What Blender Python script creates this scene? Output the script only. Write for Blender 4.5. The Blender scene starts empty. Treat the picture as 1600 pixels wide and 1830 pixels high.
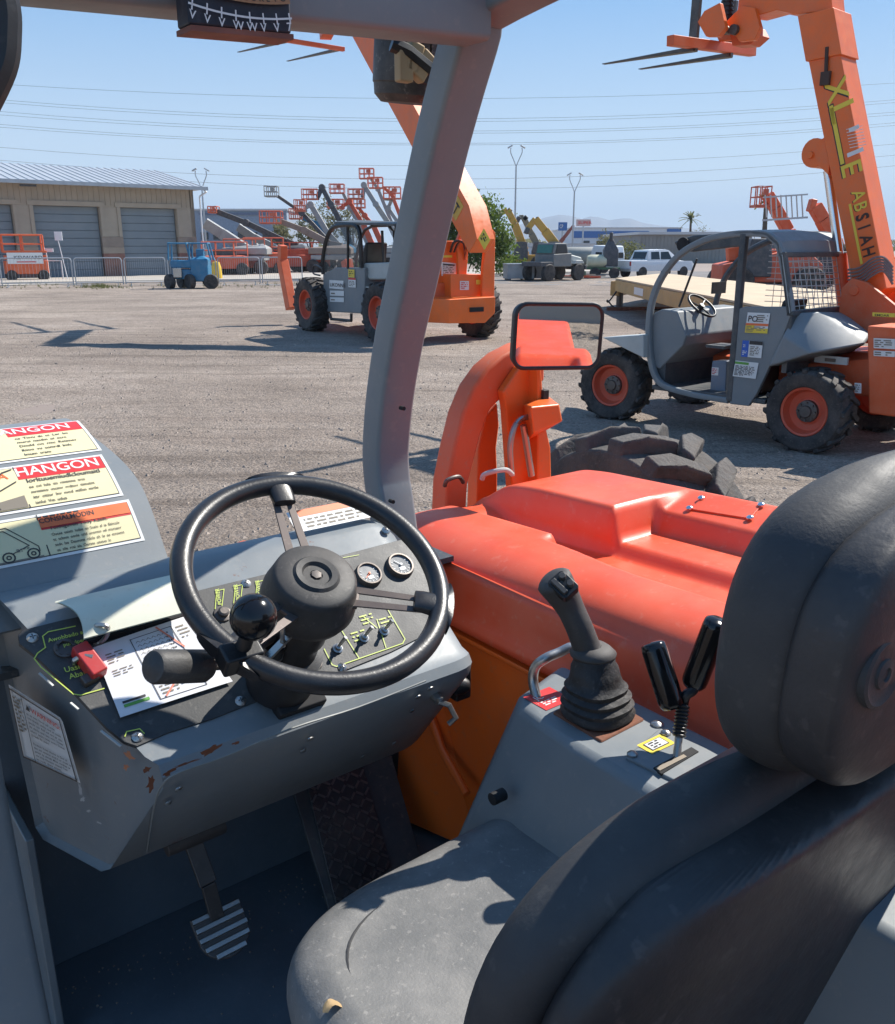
import bpy, bmesh, math, random
from mathutils import Vector, Matrix
random.seed(7)
V = Vector
S = bpy.context.scene
# ---------------------------------------------------------------- camera
EYE = 1.92
PITCH = math.atan(475/1600)
cam = bpy.data.cameras.new('camera'); cam.sensor_fit = 'HORIZONTAL'; cam.sensor_width = 36; cam.lens = 36
cam.clip_start = .05; cam.clip_end = 20000
co = bpy.data.objects.new('camera', cam); S.collection.objects.link(co)
co.location = (0, 0, EYE); co.rotation_euler = (math.pi/2-PITCH, 0, 0)
S.camera = co
# ---------------------------------------------------------------- light
SUN_AZ, SUN_EL = math.radians(52), math.radians(46)
w = bpy.data.worlds.new('World'); S.world = w; w.use_nodes = True
nt = w.node_tree; bg = nt.nodes['Background']
sky = nt.nodes.new('ShaderNodeTexSky'); sky.sky_type = 'NISHITA'; sky.sun_disc = False
sky.sun_elevation = SUN_EL; sky.sun_rotation = SUN_AZ; sky.altitude = 300
sky.air_density = 1.0; sky.dust_density = .15; sky.ozone_density = 2.0
tcw = nt.nodes.new('ShaderNodeTexCoord'); sx_ = nt.nodes.new('ShaderNodeSeparateXYZ'); nt.links.new(tcw.outputs['Generated'], sx_.inputs[0])
mw_ = nt.nodes.new('ShaderNodeMapRange'); mw_.inputs[1].default_value = 0; mw_.inputs[2].default_value = .30; mw_.inputs[3].default_value = .9; mw_.inputs[4].default_value = .7; mw_.interpolation_type = 'SMOOTHSTEP'
nt.links.new(sx_.outputs[2], mw_.inputs[0])
mxw = nt.nodes.new('ShaderNodeMix'); mxw.data_type = 'RGBA'; nt.links.new(mw_.outputs[0], mxw.inputs[0]); nt.links.new(sky.outputs[0], mxw.inputs[6]); rw_ = nt.nodes.new('ShaderNodeValToRGB'); nt.links.new(sx_.outputs[2], rw_.inputs[0]); ew_ = rw_.color_ramp.elements; ew_.new(.25)      # pale dusty air low in the sky, all round
for i_, (p_, c_) in enumerate(((0, (.64, .71, .71, 1)), (.25, (.13, .33, .62, 1)), (1, (.08, .22, .50, 1)))): ew_[i_].position = p_; ew_[i_].color = c_
sw_ = nt.nodes.new('ShaderNodeVectorMath'); sw_.operation = 'SCALE'; sw_.inputs['Scale'].default_value = 10; nt.links.new(rw_.outputs[0], sw_.inputs[0]); nt.links.new(sw_.outputs[0], mxw.inputs[7])
nt.links.new(mxw.outputs[2], bg.inputs[0]); bg.inputs[1].default_value = .082
sl = bpy.data.lights.new('sun', 'SUN'); sl.energy = 4.7; sl.angle = math.radians(.53); sl.color = (1, .95, .87)
so = bpy.data.objects.new('sun', sl); S.collection.objects.link(so)
sd = V((math.sin(SUN_AZ)*math.cos(SUN_EL), math.cos(SUN_AZ)*math.cos(SUN_EL), math.sin(SUN_EL)))
so.rotation_euler = sd.to_track_quat('Z', 'Y').to_euler(); so.location = sd*50
S.view_settings.view_transform = 'Standard'; S.view_settings.look = 'None'
S.view_settings.exposure = .78; S.view_settings.gamma = 1; S.view_settings.use_curve_mapping = False
S.render.engine = 'CYCLES'

# ---------------------------------------------------------------- measuring: where a sight line meets a surface of the place
def ray(u, v):
    a, b = (u-800)/1600, -(v-915)/1600
    return V((a, math.cos(PITCH)+b*math.sin(PITCH), -math.sin(PITCH)+b*math.cos(PITCH)))
def G(u, v, z=0):
    d = ray(u, v); t = (z-EYE)/d.z
    return V((d.x*t, d.y*t, z))
def D(u, v, Y):
    d = ray(u, v); t = Y/d.y
    return V((d.x*t, Y, EYE+d.z*t))
class Fr:
    def __init__(s, x, y, yaw, z=0):
        s.M = Matrix.Translation((x, y, z)) @ Matrix.Rotation(yaw, 4, 'Z'); s.I = s.M.inverted()
        s.loc = (x, y, z); s.yaw = yaw
        s.e = s.I @ V((0, 0, EYE))
    def L(s, u, v, x=None, y=None, z=None, p=None):
        d = s.I.to_3x3() @ ray(u, v); e = s.e
        if x is not None: t = (x-e.x)/d.x
        elif y is not None: t = (y-e.y)/d.y
        elif z is not None: t = (z-e.z)/d.z
        else: t = (p[0]-e).dot(p[1])/d.dot(p[1])
        return e+d*t
    def W(s, P): return s.M @ V(P)

# ---------------------------------------------------------------- materials
MATS = {}
def mat(name, col, rough=.5, metal=0, var=.12, vs=3, bump=0, bs=80, dust=0, dcol=(.33, .27, .22), ds=5, coat=0, rust=0, spec=.5, sub=0, rv=.1):
    if name in MATS: return MATS[name]
    m = bpy.data.materials.new(name); m.use_nodes = True; n = m.node_tree; N = n.nodes; L = n.links
    b = N['Principled BSDF']; b.inputs['Metallic'].default_value = metal
    b.inputs['Specular IOR Level'].default_value = spec
    if coat: b.inputs['Coat Weight'].default_value = coat; b.inputs['Coat Roughness'].default_value = .25
    tc = N.new('ShaderNodeTexCoord')
    def noise(sc, det=5, rg=.6):
        x = N.new('ShaderNodeTexNoise'); x.inputs['Scale'].default_value = sc; x.inputs['Detail'].default_value = det
        x.inputs['Roughness'].default_value = rg; L.new(tc.outputs['Object'], x.inputs['Vector']); return x
    n1 = noise(vs)
    mr = N.new('ShaderNodeMapRange'); mr.inputs[1].default_value = .3; mr.inputs[2].default_value = .7
    mr.inputs[3].default_value = 1-var; mr.inputs[4].default_value = 1+var; L.new(n1.outputs[0], mr.inputs[0])
    vm = N.new('ShaderNodeVectorMath'); vm.operation = 'SCALE'; vm.inputs[0].default_value = col; L.new(mr.outputs[0], vm.inputs['Scale'])
    out = vm.outputs[0]
    def mixin(src, thr, hi, c2, amt):
        r = N.new('ShaderNodeMapRange'); r.inputs[1].default_value = thr; r.inputs[2].default_value = hi
        r.inputs[3].default_value = 0; r.inputs[4].default_value = amt; L.new(src, r.inputs[0])
        x = N.new('ShaderNodeMix'); x.data_type = 'RGBA'; L.new(r.outputs[0], x.inputs[0])
        L.new(out, x.inputs[6]); x.inputs[7].default_value = (*c2, 1); return x.outputs[2], r.outputs[0]
    if dust:
        out, _ = mixin(noise(ds, 9, .7).outputs[0], .42, .72, dcol, dust)
        out, _ = mixin(noise(ds*14, 3, .6).outputs[0], .60, .68, dcol, dust*.8)
    if rust:
        out, _ = mixin(noise(13, 10, .78).outputs[0], .665-.08*rust, .66, (.16, .055, .03), .92)
    L.new(out, b.inputs['Base Color'])
    r2 = N.new('ShaderNodeMapRange'); r2.inputs[1].default_value = .3; r2.inputs[2].default_value = .7
    r2.inputs[3].default_value = max(.02, rough-rv); r2.inputs[4].default_value = min(1, rough+rv)
    L.new(noise(vs*4, 6).outputs[0], r2.inputs[0]); L.new(r2.outputs[0], b.inputs['Roughness'])
    if bump:
        bp = N.new('ShaderNodeBump'); bp.inputs['Strength'].default_value = min(1, bump); bp.inputs['Distance'].default_value = .3/bs
        L.new(noise(bs, 4).outputs[0], bp.inputs['Height']); L.new(bp.outputs[0], b.inputs['Normal'])
    MATS[name] = m; return m
ORANGE = mat('orange_plastic', (.76, .085, .028), .46, var=.07, vs=2.5, bump=.14, bs=220, dust=.30, dcol=(.70, .26, .17), ds=3)
ORANGE2 = mat('orange_paint', (.84, .15, .018), .38, var=.07, dust=.22, dcol=(.40, .22, .14), ds=4, bump=.05, bs=60)
ORANGE3 = mat('orange_worn', (.70, .115, .028), .5, var=.12, dust=.35, dcol=(.42, .25, .17), ds=3)
OFAR = mat('orange_far', (.60, .10, .04), .6, var=.12, dust=.35, dcol=(.4, .25, .2))
GREY = mat('grey_paint', (.185, .205, .215), .52, var=.07, dust=.28, dcol=(.30, .28, .25), ds=4, bump=.06, bs=90)
GREYR = mat('grey_paint_chipped', (.185, .205, .215), .42, var=.07, dust=.26, dcol=(.30, .28, .25), ds=4, rust=.5, bump=.06, bs=90)
GREYD = mat('dark_grey_paint', (.045, .055, .062), .5, var=.1, dust=.25, ds=5)
LIGHTGREY = mat('light_grey', (.42, .44, .42), .5, dust=.3, dcol=(.5, .45, .38))
FLOORP = mat('floor_paint', (.11, .14, .165), .42, dust=.3, dcol=(.19, .215, .23), ds=6, bump=.1)
BLACK = mat('black_plastic', (.012, .012, .013), .42, var=.15, dust=.10, dcol=(.14, .12, .11), ds=8, bump=.15, bs=300)
BLACKG = mat('black_gloss', (.006, .006, .007), .16, var=.1, dust=.05, dcol=(.1, .09, .08), ds=8)
RIMBLK = mat('rim_black', (.016, .016, .018), .36, var=.15, dust=.10, dcol=(.16, .15, .14), ds=18, bump=.25, bs=260)
VINYL = mat('seat_vinyl', (.13, .13, .127), .55, var=.1, dust=.6, dcol=(.30, .285, .265), ds=7, bump=.5, bs=240)
VINYLD = mat('backrest_vinyl', (.030, .031, .034), .62, var=.15, dust=.25, dcol=(.13, .12, .105), ds=4, bump=.35, bs=240)
SHELL = mat('seat_shell', (.022, .023, .026), .52, var=.15, dust=.28, dcol=(.14, .12, .11), ds=4, bump=.2, bs=60)
PANEL = mat('panel_black', (.035, .037, .038), .55, var=.15, dust=.45, dcol=(.15, .14, .125), ds=6, bump=.25, bs=320)
STEEL = mat('steel', (.42, .41, .39), .33, metal=.9, dust=.2, bump=.05)
STEELD = mat('dark_steel', (.10, .09, .085), .5, metal=.6, dust=.3, bump=.1)
BRONZE = mat('spoke_steel', (.10, .078, .070), .45, metal=.3, dust=.2)
CHROME = mat('chrome', (.75, .75, .75), .14, metal=1, var=.02)
WHITE = mat('white_print', (.72, .72, .70), .5, var=.03, dust=.12, dcol=(.5, .45, .38), ds=9)
CREAM = mat('cream_print', (.72, .64, .38), .5, var=.03, dust=.12, dcol=(.5, .42, .28), ds=9)
REDP = mat('red_print', (.62, .035, .035), .45, var=.05)
ORP = mat('orange_print', (.80, .17, .05), .45, var=.05)
INK = mat('ink', (.035, .033, .033), .6, var=.02)
INKB = mat('faded_ink', (.20, .17, .13), .6, var=.02)
YEL = mat('yellow_print', (.78, .58, .06), .5, var=.05)
LIME = mat('lime_print', (.52, .62, .10), .5, var=.05)
GREEN = mat('green_print', (.12, .35, .06), .5)
BLUEP = mat('blue_print', (.03, .12, .5), .5)
PAPER = mat('paper', (.70, .70, .72), .35, var=.03, dust=.1, coat=.5)
FLAP = mat('cream_sheet', (.62, .62, .50), .45, var=.05, dust=.3, dcol=(.5, .42, .3), ds=4)
RUBBER = mat('tyre_rubber', (.022, .021, .021), .78, var=.2, dust=.6, dcol=(.17, .14, .12), ds=4, bump=.4, bs=60)
RUBOLD = mat('old_rubber', (.065, .06, .056), .85, var=.25, dust=.6, dcol=(.17, .135, .11), ds=6, bump=.9, bs=26)
RIMOR = mat('rim_orange', (.62, .085, .035), .5, dust=.3, dcol=(.38, .18, .12))
DARK = mat('dark_void', (.012, .012, .013), .8)
REDK = mat('red_plastic', (.45, .03, .03), .4, dust=.3, dcol=(.3, .1, .09))
RUST = mat('rust', (.17, .065, .035), .85, var=.35, vs=12, bump=.5, bs=80)
WOOD = mat('dry_leaf', (.35, .24, .12), .8, var=.3)
GLASSD = mat('tinted_glass', (.02, .025, .03), .08, var=.05)
def simple(name, **k):
    m = bpy.data.materials.new(name); m.use_nodes = True; b = m.node_tree.nodes['Principled BSDF']
    for a, c in k.items(): b.inputs[a.replace('_', ' ')].default_value = c
    MATS[name] = m; return m
MIRR = simple('mirror_glass', Base_Color=(.85, .87, .88, 1), Metallic=1.0, Roughness=.015)
GLASS = simple('clear_glass', Base_Color=(.10, .12, .12, 1), Roughness=.04, Alpha=.5)

# ---------------------------------------------------------------- mesh builder
TXT = {}
def text_geo(s):
    if s in TXT: return TXT[s]
    c = bpy.data.curves.new('t', 'FONT'); c.body = s; c.size = 1; c.resolution_u = 3; c.offset = .012
    o = bpy.data.objects.new('t', c); S.collection.objects.link(o)
    dg = bpy.context.evaluated_depsgraph_get(); me = bpy.data.meshes.new_from_object(o.evaluated_get(dg))
    vs = [tuple(v.co[:2]) for v in me.vertices]; fs = [tuple(p.vertices) for p in me.polygons]
    bpy.data.objects.remove(o); bpy.data.curves.remove(c); bpy.data.meshes.remove(me)
    TXT[s] = (vs, fs); return TXT[s]
def frame_z(d, up=None):
    d = V(d).normalized(); up = V(up) if up else (V((0, 0, 1)) if abs(d.z) < .95 else V((0, 1, 0)))
    x = up.cross(d).normalized(); y = d.cross(x)
    return Matrix((x, y, d)).transposed()
def MX(o, x, y, z=None):
    x = V(x).normalized(); y = V(y); y = (y-x*y.dot(x)).normalized(); z = x.cross(y)
    m = Matrix((x, y, z)).transposed().to_4x4(); m.translation = V(o); return m
class B:
    def __init__(s): s.bm = bmesh.new(); s.mi = 0
    def add(s, vs, fs):
        vv = [s.bm.verts.new(v) for v in vs]; out = []
        for f in fs:
            try: q = s.bm.faces.new([vv[i] for i in f]); q.material_index = s.mi; out.append(q)
            except ValueError: pass
        return vv
    def box(s, c, d, rot=None, M=None):
        c = V(c); h = V(d)/2
        P = [V((a*h.x, b*h.y, e*h.z)) for a in (-1, 1) for b in (-1, 1) for e in (-1, 1)]
        if rot is not None: P = [rot @ q for q in P]
        P = [q+c for q in P]
        if M is not None: P = [M @ q for q in P]
        s.add(P, [(0, 1, 3, 2), (4, 6, 7, 5), (0, 4, 5, 1), (2, 3, 7, 6), (0, 2, 6, 4), (1, 5, 7, 3)]); return s
    def beam(s, p, q, wd, ht, up=(0, 0, 1), w2=None, h2=None):
        p, q = V(p), V(q); R = frame_z(q-p, up)   # local x = side, y = up-ish
        P = []
        for o, a, b in ((p, wd, ht), (q, w2 or wd, h2 or ht)):
            for i, j in ((-1, -1), (1, -1), (1, 1), (-1, 1)): P.append(o+R @ V((i*a/2, j*b/2, 0)))
        s.add(P, [(3, 2, 1, 0), (4, 5, 6, 7), (0, 1, 5, 4), (1, 2, 6, 5), (2, 3, 7, 6), (3, 0, 4, 7)]); return s
    def cyl(s, p, q, r, r2=None, n=16, cap=True):
        p, q = V(p), V(q); R = frame_z(q-p); r2 = r if r2 is None else r2; P = []
        for o, a in ((p, r), (q, r2)):
            for k in range(n):
                t = 2*math.pi*k/n; P.append(o+R @ V((a*math.cos(t), a*math.sin(t), 0)))
        F = [(k, (k+1) % n, n+(k+1) % n, n+k) for k in range(n)]
        if cap: F += [tuple(range(n))[::-1], tuple(range(n, 2*n))]
        s.add(P, F); return s
    def tube(s, pts, r, n=8, closed=False, flat=None):
        pts = [V(p) for p in pts]; m = len(pts); P = []; prev = None
        for i, p in enumerate(pts):
            a = pts[(i-1) % m] if closed or i else p; b = pts[(i+1) % m] if closed or i < m-1 else p
            t = (b-a).normalized()
            if prev is None: R = frame_z(t); x = R.col[0].copy()
            else: x = (prev-t*prev.dot(t)).normalized()
            y = t.cross(x); prev = x; rr = r[i] if isinstance(r, (list, tuple)) else r
            for k in range(n):
                c = 2*math.pi*k/n; P.append(p+x*rr*math.cos(c)+y*rr*math.sin(c)*(flat or 1))
        F = []
        for i in range(m if closed else m-1):
            for k in range(n):
                j = (i+1) % m; F.append((i*n+k, i*n+(k+1) % n, j*n+(k+1) % n, j*n+k))
        if not closed: F += [tuple(range(n))[::-1], tuple(range((m-1)*n, m*n))]
        s.add(P, F); return s
    def prism(s, poly, M, d):     # polygon in the xy plane of M, depth along its z
        n = len(poly); P = [M @ V((a, b, 0)) for a, b in poly]+[M @ V((a, b, d)) for a, b in poly]
        s.add(P, [tuple(range(n))[::-1], tuple(range(n, 2*n))]+[(k, (k+1) % n, n+(k+1) % n, n+k) for k in range(n)]); return s
    def xprism(s, pts, x0, x1):   # yz polygon swept along x
        return s.prism([(a, b) for a, b in pts], Matrix(((0, 0, 1, x0), (1, 0, 0, 0), (0, 1, 0, 0), (0, 0, 0, 1))), x1-x0)
    def lathe(s, prof, M, n=24, cap=True):
        m = len(prof); P = []
        for r, h in prof:
            for k in range(n):
                t = 2*math.pi*k/n; P.append(M @ V((r*math.cos(t), r*math.sin(t), h)))
        F = [(i*n+k, i*n+(k+1) % n, (i+1)*n+(k+1) % n, (i+1)*n+k) for i in range(m-1) for k in range(n)]
        if cap and prof[0][0] > 1e-5: F.append(tuple(range(n))[::-1])
        if cap and prof[-1][0] > 1e-5: F.append(tuple(range((m-1)*n, m*n)))
        s.add(P, F); return s
    def ball(s, c, r, n=16, sc=(1, 1, 1)):
        c = V(c); prof = [(r*math.sin(math.pi*i/10)+1e-6, -r*math.cos(math.pi*i/10)) for i in range(11)]
        M = Matrix.Translation(c) @ Matrix.Diagonal((*sc, 1))
        return s.lathe(prof, M, n)
    def hull(s, pts):
        t = bmesh.new(); [t.verts.new(p) for p in pts]
        r = bmesh.ops.convex_hull(t, input=t.verts[:]); 
        bmesh.ops.delete(t, geom=list({g for g in r['geom_interior']+r['geom_unused'] if isinstance(g, bmesh.types.BMVert)}), context='VERTS')
        bmesh.ops.dissolve_limit(t, angle_limit=.03, verts=t.verts[:], edges=t.edges[:])
        t.verts.index_update()
        s.add([v.co.copy() for v in t.verts], [tuple(v.index for v in f.verts) for f in t.faces]); t.free(); return s
    def grid(s, fn, nu, nv):
        P = [fn(i/nu, j/nv) for j in range(nv+1) for i in range(nu+1)]
        s.add(P, [(j*(nu+1)+i, j*(nu+1)+i+1, (j+1)*(nu+1)+i+1, (j+1)*(nu+1)+i) for j in range(nv) for i in range(nu)]); return s
    def loft(s, secs, cap=True, closed=True):
        n = len(secs[0]); P = [p for q in secs for p in q]; m = len(secs)
        F = [(i*n+k, i*n+(k+1) % n, (i+1)*n+(k+1) % n, (i+1)*n+k) for i in range(m-1) for k in range(n if closed else n-1)]
        if cap: F += [tuple(range(n))[::-1], tuple(range((m-1)*n, m*n))]
        s.add(P, F); return s
    def done(s, name, mats, parent=None, bev=0, seg=2, ang=35, smooth=True, label=None, kind=None, sub=0):
        bm = s.bm
        if bev or True: bmesh.ops.recalc_face_normals(bm, faces=bm.faces[:])
        me = bpy.data.meshes.new(name); bm.to_mesh(me); bm.free()
        for m in (mats if isinstance(mats, (list, tuple)) else [mats]): me.materials.append(m)
        if smooth: me.shade_smooth(); me.set_sharp_from_angle(angle=math.radians(ang))
        o = bpy.data.objects.new(name, me); S.collection.objects.link(o); o.parent = parent
        if bev:
            md = o.modifiers.new('bevel', 'BEVEL'); md.width = bev; md.segments = seg; md.limit_method = 'ANGLE'; md.angle_limit = math.radians(28); md.harden_normals = smooth
        if sub:
            md = o.modifiers.new('sub', 'SUBSURF'); md.levels = md.render_levels = sub
        if label: o['label'] = label
        if kind: o['kind'] = kind
        return o
def tag(o, label, cat=None, group=None):
    o['label'] = label
    if cat: o['category'] = cat
    if group: o['group'] = group
    return o
def thing(name, label, cat, fr=None, group=None, loc=None, yaw=0):
    o = bpy.data.objects.new(name, None); S.collection.objects.link(o); o.empty_display_size = .2
    o.location = fr.loc if fr else (loc or (0, 0, 0)); o.rotation_euler = (0, 0, fr.yaw if fr else yaw)
    return tag(o, label, cat, group)
def copy_tree(o, parent=None):
    c = o.copy(); S.collection.objects.link(c); c.parent = parent
    for ch in o.children: copy_tree(ch, c)
    return c
def lerp(a, b, t): return a+(b-a)*t
def ss(a, b, x):
    t = max(0, min(1, (x-a)/(b-a))); return t*t*(3-2*t)
def rrect(x0, y0, x1, y1, r, n=4):
    out = []
    for cx, cy, a in ((x1-r, y0+r, -90), (x1-r, y1-r, 0), (x0+r, y1-r, 90), (x0+r, y0+r, 180)):
        for k in range(n+1):
            t = math.radians(a+90*k/n); out.append((cx+r*math.cos(t), cy+r*math.sin(t)))
    return out
def sup(cx, cy, a, b, pw=3.2, n=32, z=0, ph=0):      # superellipse ring
    out = []
    for k in range(n):
        t = 2*math.pi*k/n+ph; c, q = math.cos(t), math.sin(t)
        out.append(V((cx+a*math.copysign(abs(c)**(2/pw), c), cy+b*math.copysign(abs(q)**(2/pw), q), z)))
    return out
def smooth_path(pts, k=6):        # Catmull-Rom
    pts = [V(p) for p in pts]; out = []
    for i in range(len(pts)-1):
        a = pts[max(0, i-1)]; b = pts[i]; c = pts[i+1]; d = pts[min(len(pts)-1, i+2)]
        for j in range(k):
            t = j/k; out.append(.5*((2*b)+(c-a)*t+(2*a-5*b+4*c-d)*t*t+(3*b-a-3*c+d)*t**3))
    out.append(pts[-1]); return out
class Dec:                        # flat printed label: sheets 0.3 mm apart on a surface
    def __init__(s, fn, step=.0004, sub=1): s.b = B(); s.fn = fn; s.st = step; s.sub = sub
    def q(s, x0, y0, x1, y1, mi, lv=0, sub=None):
        s.b.mi = mi; k = sub or s.sub; off = s.st*(lv+1)
        s.b.grid(lambda a, c: s.fn(lerp(x0, x1, a), lerp(y0, y1, c), off), k, k)
    def poly(s, pts, mi, lv=0):
        s.b.mi = mi; s.b.add([s.fn(a, c, s.st*(lv+1)) for a, c in pts], [tuple(range(len(pts)))])
    def line(s, pts, wd, mi, lv=1, closed=False):
        pts = [V((*p, 0)) for p in pts]; n = len(pts)
        for i in range(n if closed else n-1):
            a, c = pts[i], pts[(i+1) % n]; d = (c-a).normalized()*wd/2; nn = V((-d.y, d.x, 0))
            s.poly([(a-d+nn)[:2], (a-d-nn)[:2], (c+d-nn)[:2], (c+d+nn)[:2]], mi, lv+.03*i)
    def text(s, x, y, size, t, mi, lv=1, sx=1, rot=0):
        vs, fs = text_geo(t); s.b.mi = mi; c, q = math.cos(rot), math.sin(rot)
        s.b.add([s.fn(x+size*(a*sx*c-e*q), y+size*(a*sx*q+e*c), s.st*(lv+1)) for a, e in vs], fs)
    def rows(s, x, y, w, h, n, mi, lv=1, fill=.55, seed=0):      # unreadable fine print, one bar per word
        rd = random.Random(seed+int(x*1e4)+n); rh = h/n
        for i in range(n):
            yy = y+h-(i+.5)*rh; xx = x; end = x+w*(1 if i < n-1 else rd.uniform(.4, .8))*rd.uniform(.85, 1)
            while xx < end:
                ww = rd.uniform(.5, 2.6)*rh; ww = min(ww, end-xx)
                if ww > .2*rh: s.q(xx, yy-rh*fill/2, xx+ww*.9, yy+rh*fill/2, mi, lv, 1)
                xx += ww+rh*.45
    def words(s, x, y, w, h, n, mi, lv=1, seed=0, sz=.74, sx=.85):     # small garbled print
        rd = random.Random(seed); rh = h/n
        for i in range(n):
            yy = y+h-(i+.85)*rh; xx = x; end = x+w*(rd.uniform(.85, 1) if i < n-1 else rd.uniform(.4, .7))
            while xx < end:
                wd = ''.join(rd.choice('aeounrstmlicvd') for _ in range(rd.randint(2, 7)))
                if rd.random() < .18: wd = wd.capitalize()
                vs, _ = text_geo(wd); ln = max(v[0] for v in vs)*rh*sz*sx
                if xx+ln > x+w: break
                s.text(xx, yy, rh*sz, wd, mi, lv, sx); xx += ln+rh*.32
    def done(s, name, mats, parent, label=None): return s.b.done(name, mats, parent, smooth=False, label=label)
def flat_fn(o, ux, uy):
    o = V(o); ux = V(ux).normalized(); n = ux.cross(V(uy)).normalized(); uy = n.cross(ux)
    return lambda x, y, k: o+ux*x+uy*y+n*k
def bolt(b, p, n, r=.006, h=.003):
    b.lathe([(r, 0), (r, h*.5), (r*.6, h), (1e-6, h*1.15)], Matrix.Translation(V(p)) @ frame_z(n).to_4x4(), 10)
# ================================================================ ground
def ground_mat():
    m = bpy.data.materials.new('gravel'); m.use_nodes = True; n = m.node_tree; N = n.nodes; L = n.links; b = N['Principled BSDF']
    tc = N.new('ShaderNodeTexCoord')
    def nz(sc, det=6, r=.6, st=None):
        x = N.new('ShaderNodeTexNoise'); x.inputs['Scale'].default_value = sc; x.inputs['Detail'].default_value = det; x.inputs['Roughness'].default_value = r
        if st:
            mp = N.new('ShaderNodeMapping'); mp.inputs['Scale'].default_value = st; L.new(tc.outputs['Object'], mp.inputs[0]); L.new(mp.outputs[0], x.inputs['Vector'])
        else: L.new(tc.outputs['Object'], x.inputs['Vector'])
        return x.outputs[0]
    def ramp(src, stops):
        r = N.new('ShaderNodeValToRGB'); L.new(src, r.inputs[0]); e = r.color_ramp.elements
        while len(e) < len(stops): e.new(.5)
        for k, (p, c) in enumerate(stops): e[k].position = p; e[k].color = (*c, 1)
        return r.outputs[0]
    def mix(f, a, c, mode='MIX', fac=None):
        x = N.new('ShaderNodeMix'); x.data_type = 'RGBA'; x.blend_type = mode
        if f is not None: L.new(f, x.inputs[0])
        else: x.inputs[0].default_value = fac
        L.new(a, x.inputs[6]); L.new(c, x.inputs[7]); return x.outputs[2]
    base = ramp(nz(.28, 9, .68), [(.3, (.230, .190, .160)), (.5, (.328, .273, .230)), (.7, (.43, .362, .308))])
    streak = ramp(nz(1.2, 6, .65, (.25, 1.6, 1)), [(.32, (.80, .78, .77)), (.55, (1, 1, 1)), (.75, (1.1, 1.1, 1.08))])
    c = mix(None, base, streak, 'MULTIPLY', .8)
    mp2 = N.new('ShaderNodeMapping'); mp2.inputs['Rotation'].default_value = (0, 0, .5); mp2.inputs['Scale'].default_value = (.10, 2.6, 1); L.new(tc.outputs['Object'], mp2.inputs[0])
    tk = N.new('ShaderNodeTexNoise'); tk.inputs['Scale'].default_value = 1.1; tk.inputs['Detail'].default_value = 5; L.new(mp2.outputs[0], tk.inputs['Vector'])
    c = mix(None, c, ramp(tk.outputs[0], [(.36, (.74, .73, .72)), (.44, (1, 1, 1)), (.62, (1, 1, 1)), (.70, (1.14, 1.13, 1.12))]), 'MULTIPLY', .8)
    big_ = ramp(nz(.09, 4, .55), [(.38, (.88, .87, .86)), (.5, (1, 1, 1)), (.64, (1.07, 1.07, 1.06))]); c = mix(None, c, big_, 'MULTIPLY', .9)
    vo = N.new('ShaderNodeTexVoronoi'); vo.inputs['Scale'].default_value = 38; L.new(tc.outputs['Object'], vo.inputs['Vector'])
    st = ramp(vo.outputs['Color'], [(.1, (.62, .6, .58)), (.5, (1, 1, 1)), (.9, (1.35, 1.33, 1.3))])
    c = mix(None, c, st, 'MULTIPLY', .7)
    fine = ramp(nz(90, 4, .7), [(.3, (.55, .53, .5)), (.55, (1, 1, 1)), (.75, (1.4, 1.4, 1.4))])
    c = mix(None, c, fine, 'MULTIPLY', .75)
    L.new(c, b.inputs['Base Color']); b.inputs['Roughness'].default_value = .92; b.inputs['Specular IOR Level'].default_value = .2
    add = N.new('ShaderNodeMath'); add.operation = 'ADD'; L.new(nz(26, 7, .75), add.inputs[0])
    mu = N.new('ShaderNodeMath'); mu.operation = 'MULTIPLY'; mu.inputs[1].default_value = -.5; L.new(vo.outputs['Distance'], mu.inputs[0]); L.new(mu.outputs[0], add.inputs[1])
    a2 = N.new('ShaderNodeMath'); a2.operation = 'ADD'; L.new(add.outputs[0], a2.inputs[0])
    m3 = N.new('ShaderNodeMath'); m3.operation = 'MULTIPLY'; m3.inputs[1].default_value = 1.6; L.new(nz(5, 5, .6), m3.inputs[0]); L.new(m3.outputs[0], a2.inputs[1])
    bp = N.new('ShaderNodeBump'); bp.inputs['Strength'].default_value = .9; bp.inputs['Distance'].default_value = .035
    L.new(a2.outputs[0], bp.inputs['Height']); L.new(bp.outputs[0], b.inputs['Normal'])
    return m
GRAV = ground_mat()
from mathutils import noise as mn
b = B()
b.add([(-6000, -2000, 0), (6000, -2000, 0), (6000, 9000, 0), (-6000, 9000, 0)], [(0, 1, 2, 3)])
FARG = mat('far_ground', (.27, .215, .18), .9, var=.25, vs=.02)
b.done('ground', FARG, smooth=False, kind='structure')
def gh(x, y):
    f = ss(0, 3, 60-y)*ss(0, 3, 36-abs(x))
    return .008+f*(.035*mn.noise(V((x*.5, y*.5, 0)))+.02*mn.noise(V((x*1.9, y*1.9, 3)))+.008*mn.noise(V((x*7, y*7, 1)))+.02)*.8
b = B()
ys = [-12+.5*k for k in range(28)]
y = 2.
while y < 62: ys.append(y); y += .05+.012*max(0, y-3)
def yardfn(u, v):
    yy = ys[int(round(v*(len(ys)-1)))]; wd = min(40, 9+abs(yy)*.9)
    x = (u*2-1)*wd; return V((x, yy, gh(x, yy)))
b.grid(yardfn, 260, len(ys)-1)
b.done('yard_ground', GRAV, ang=180, kind='structure')
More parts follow.
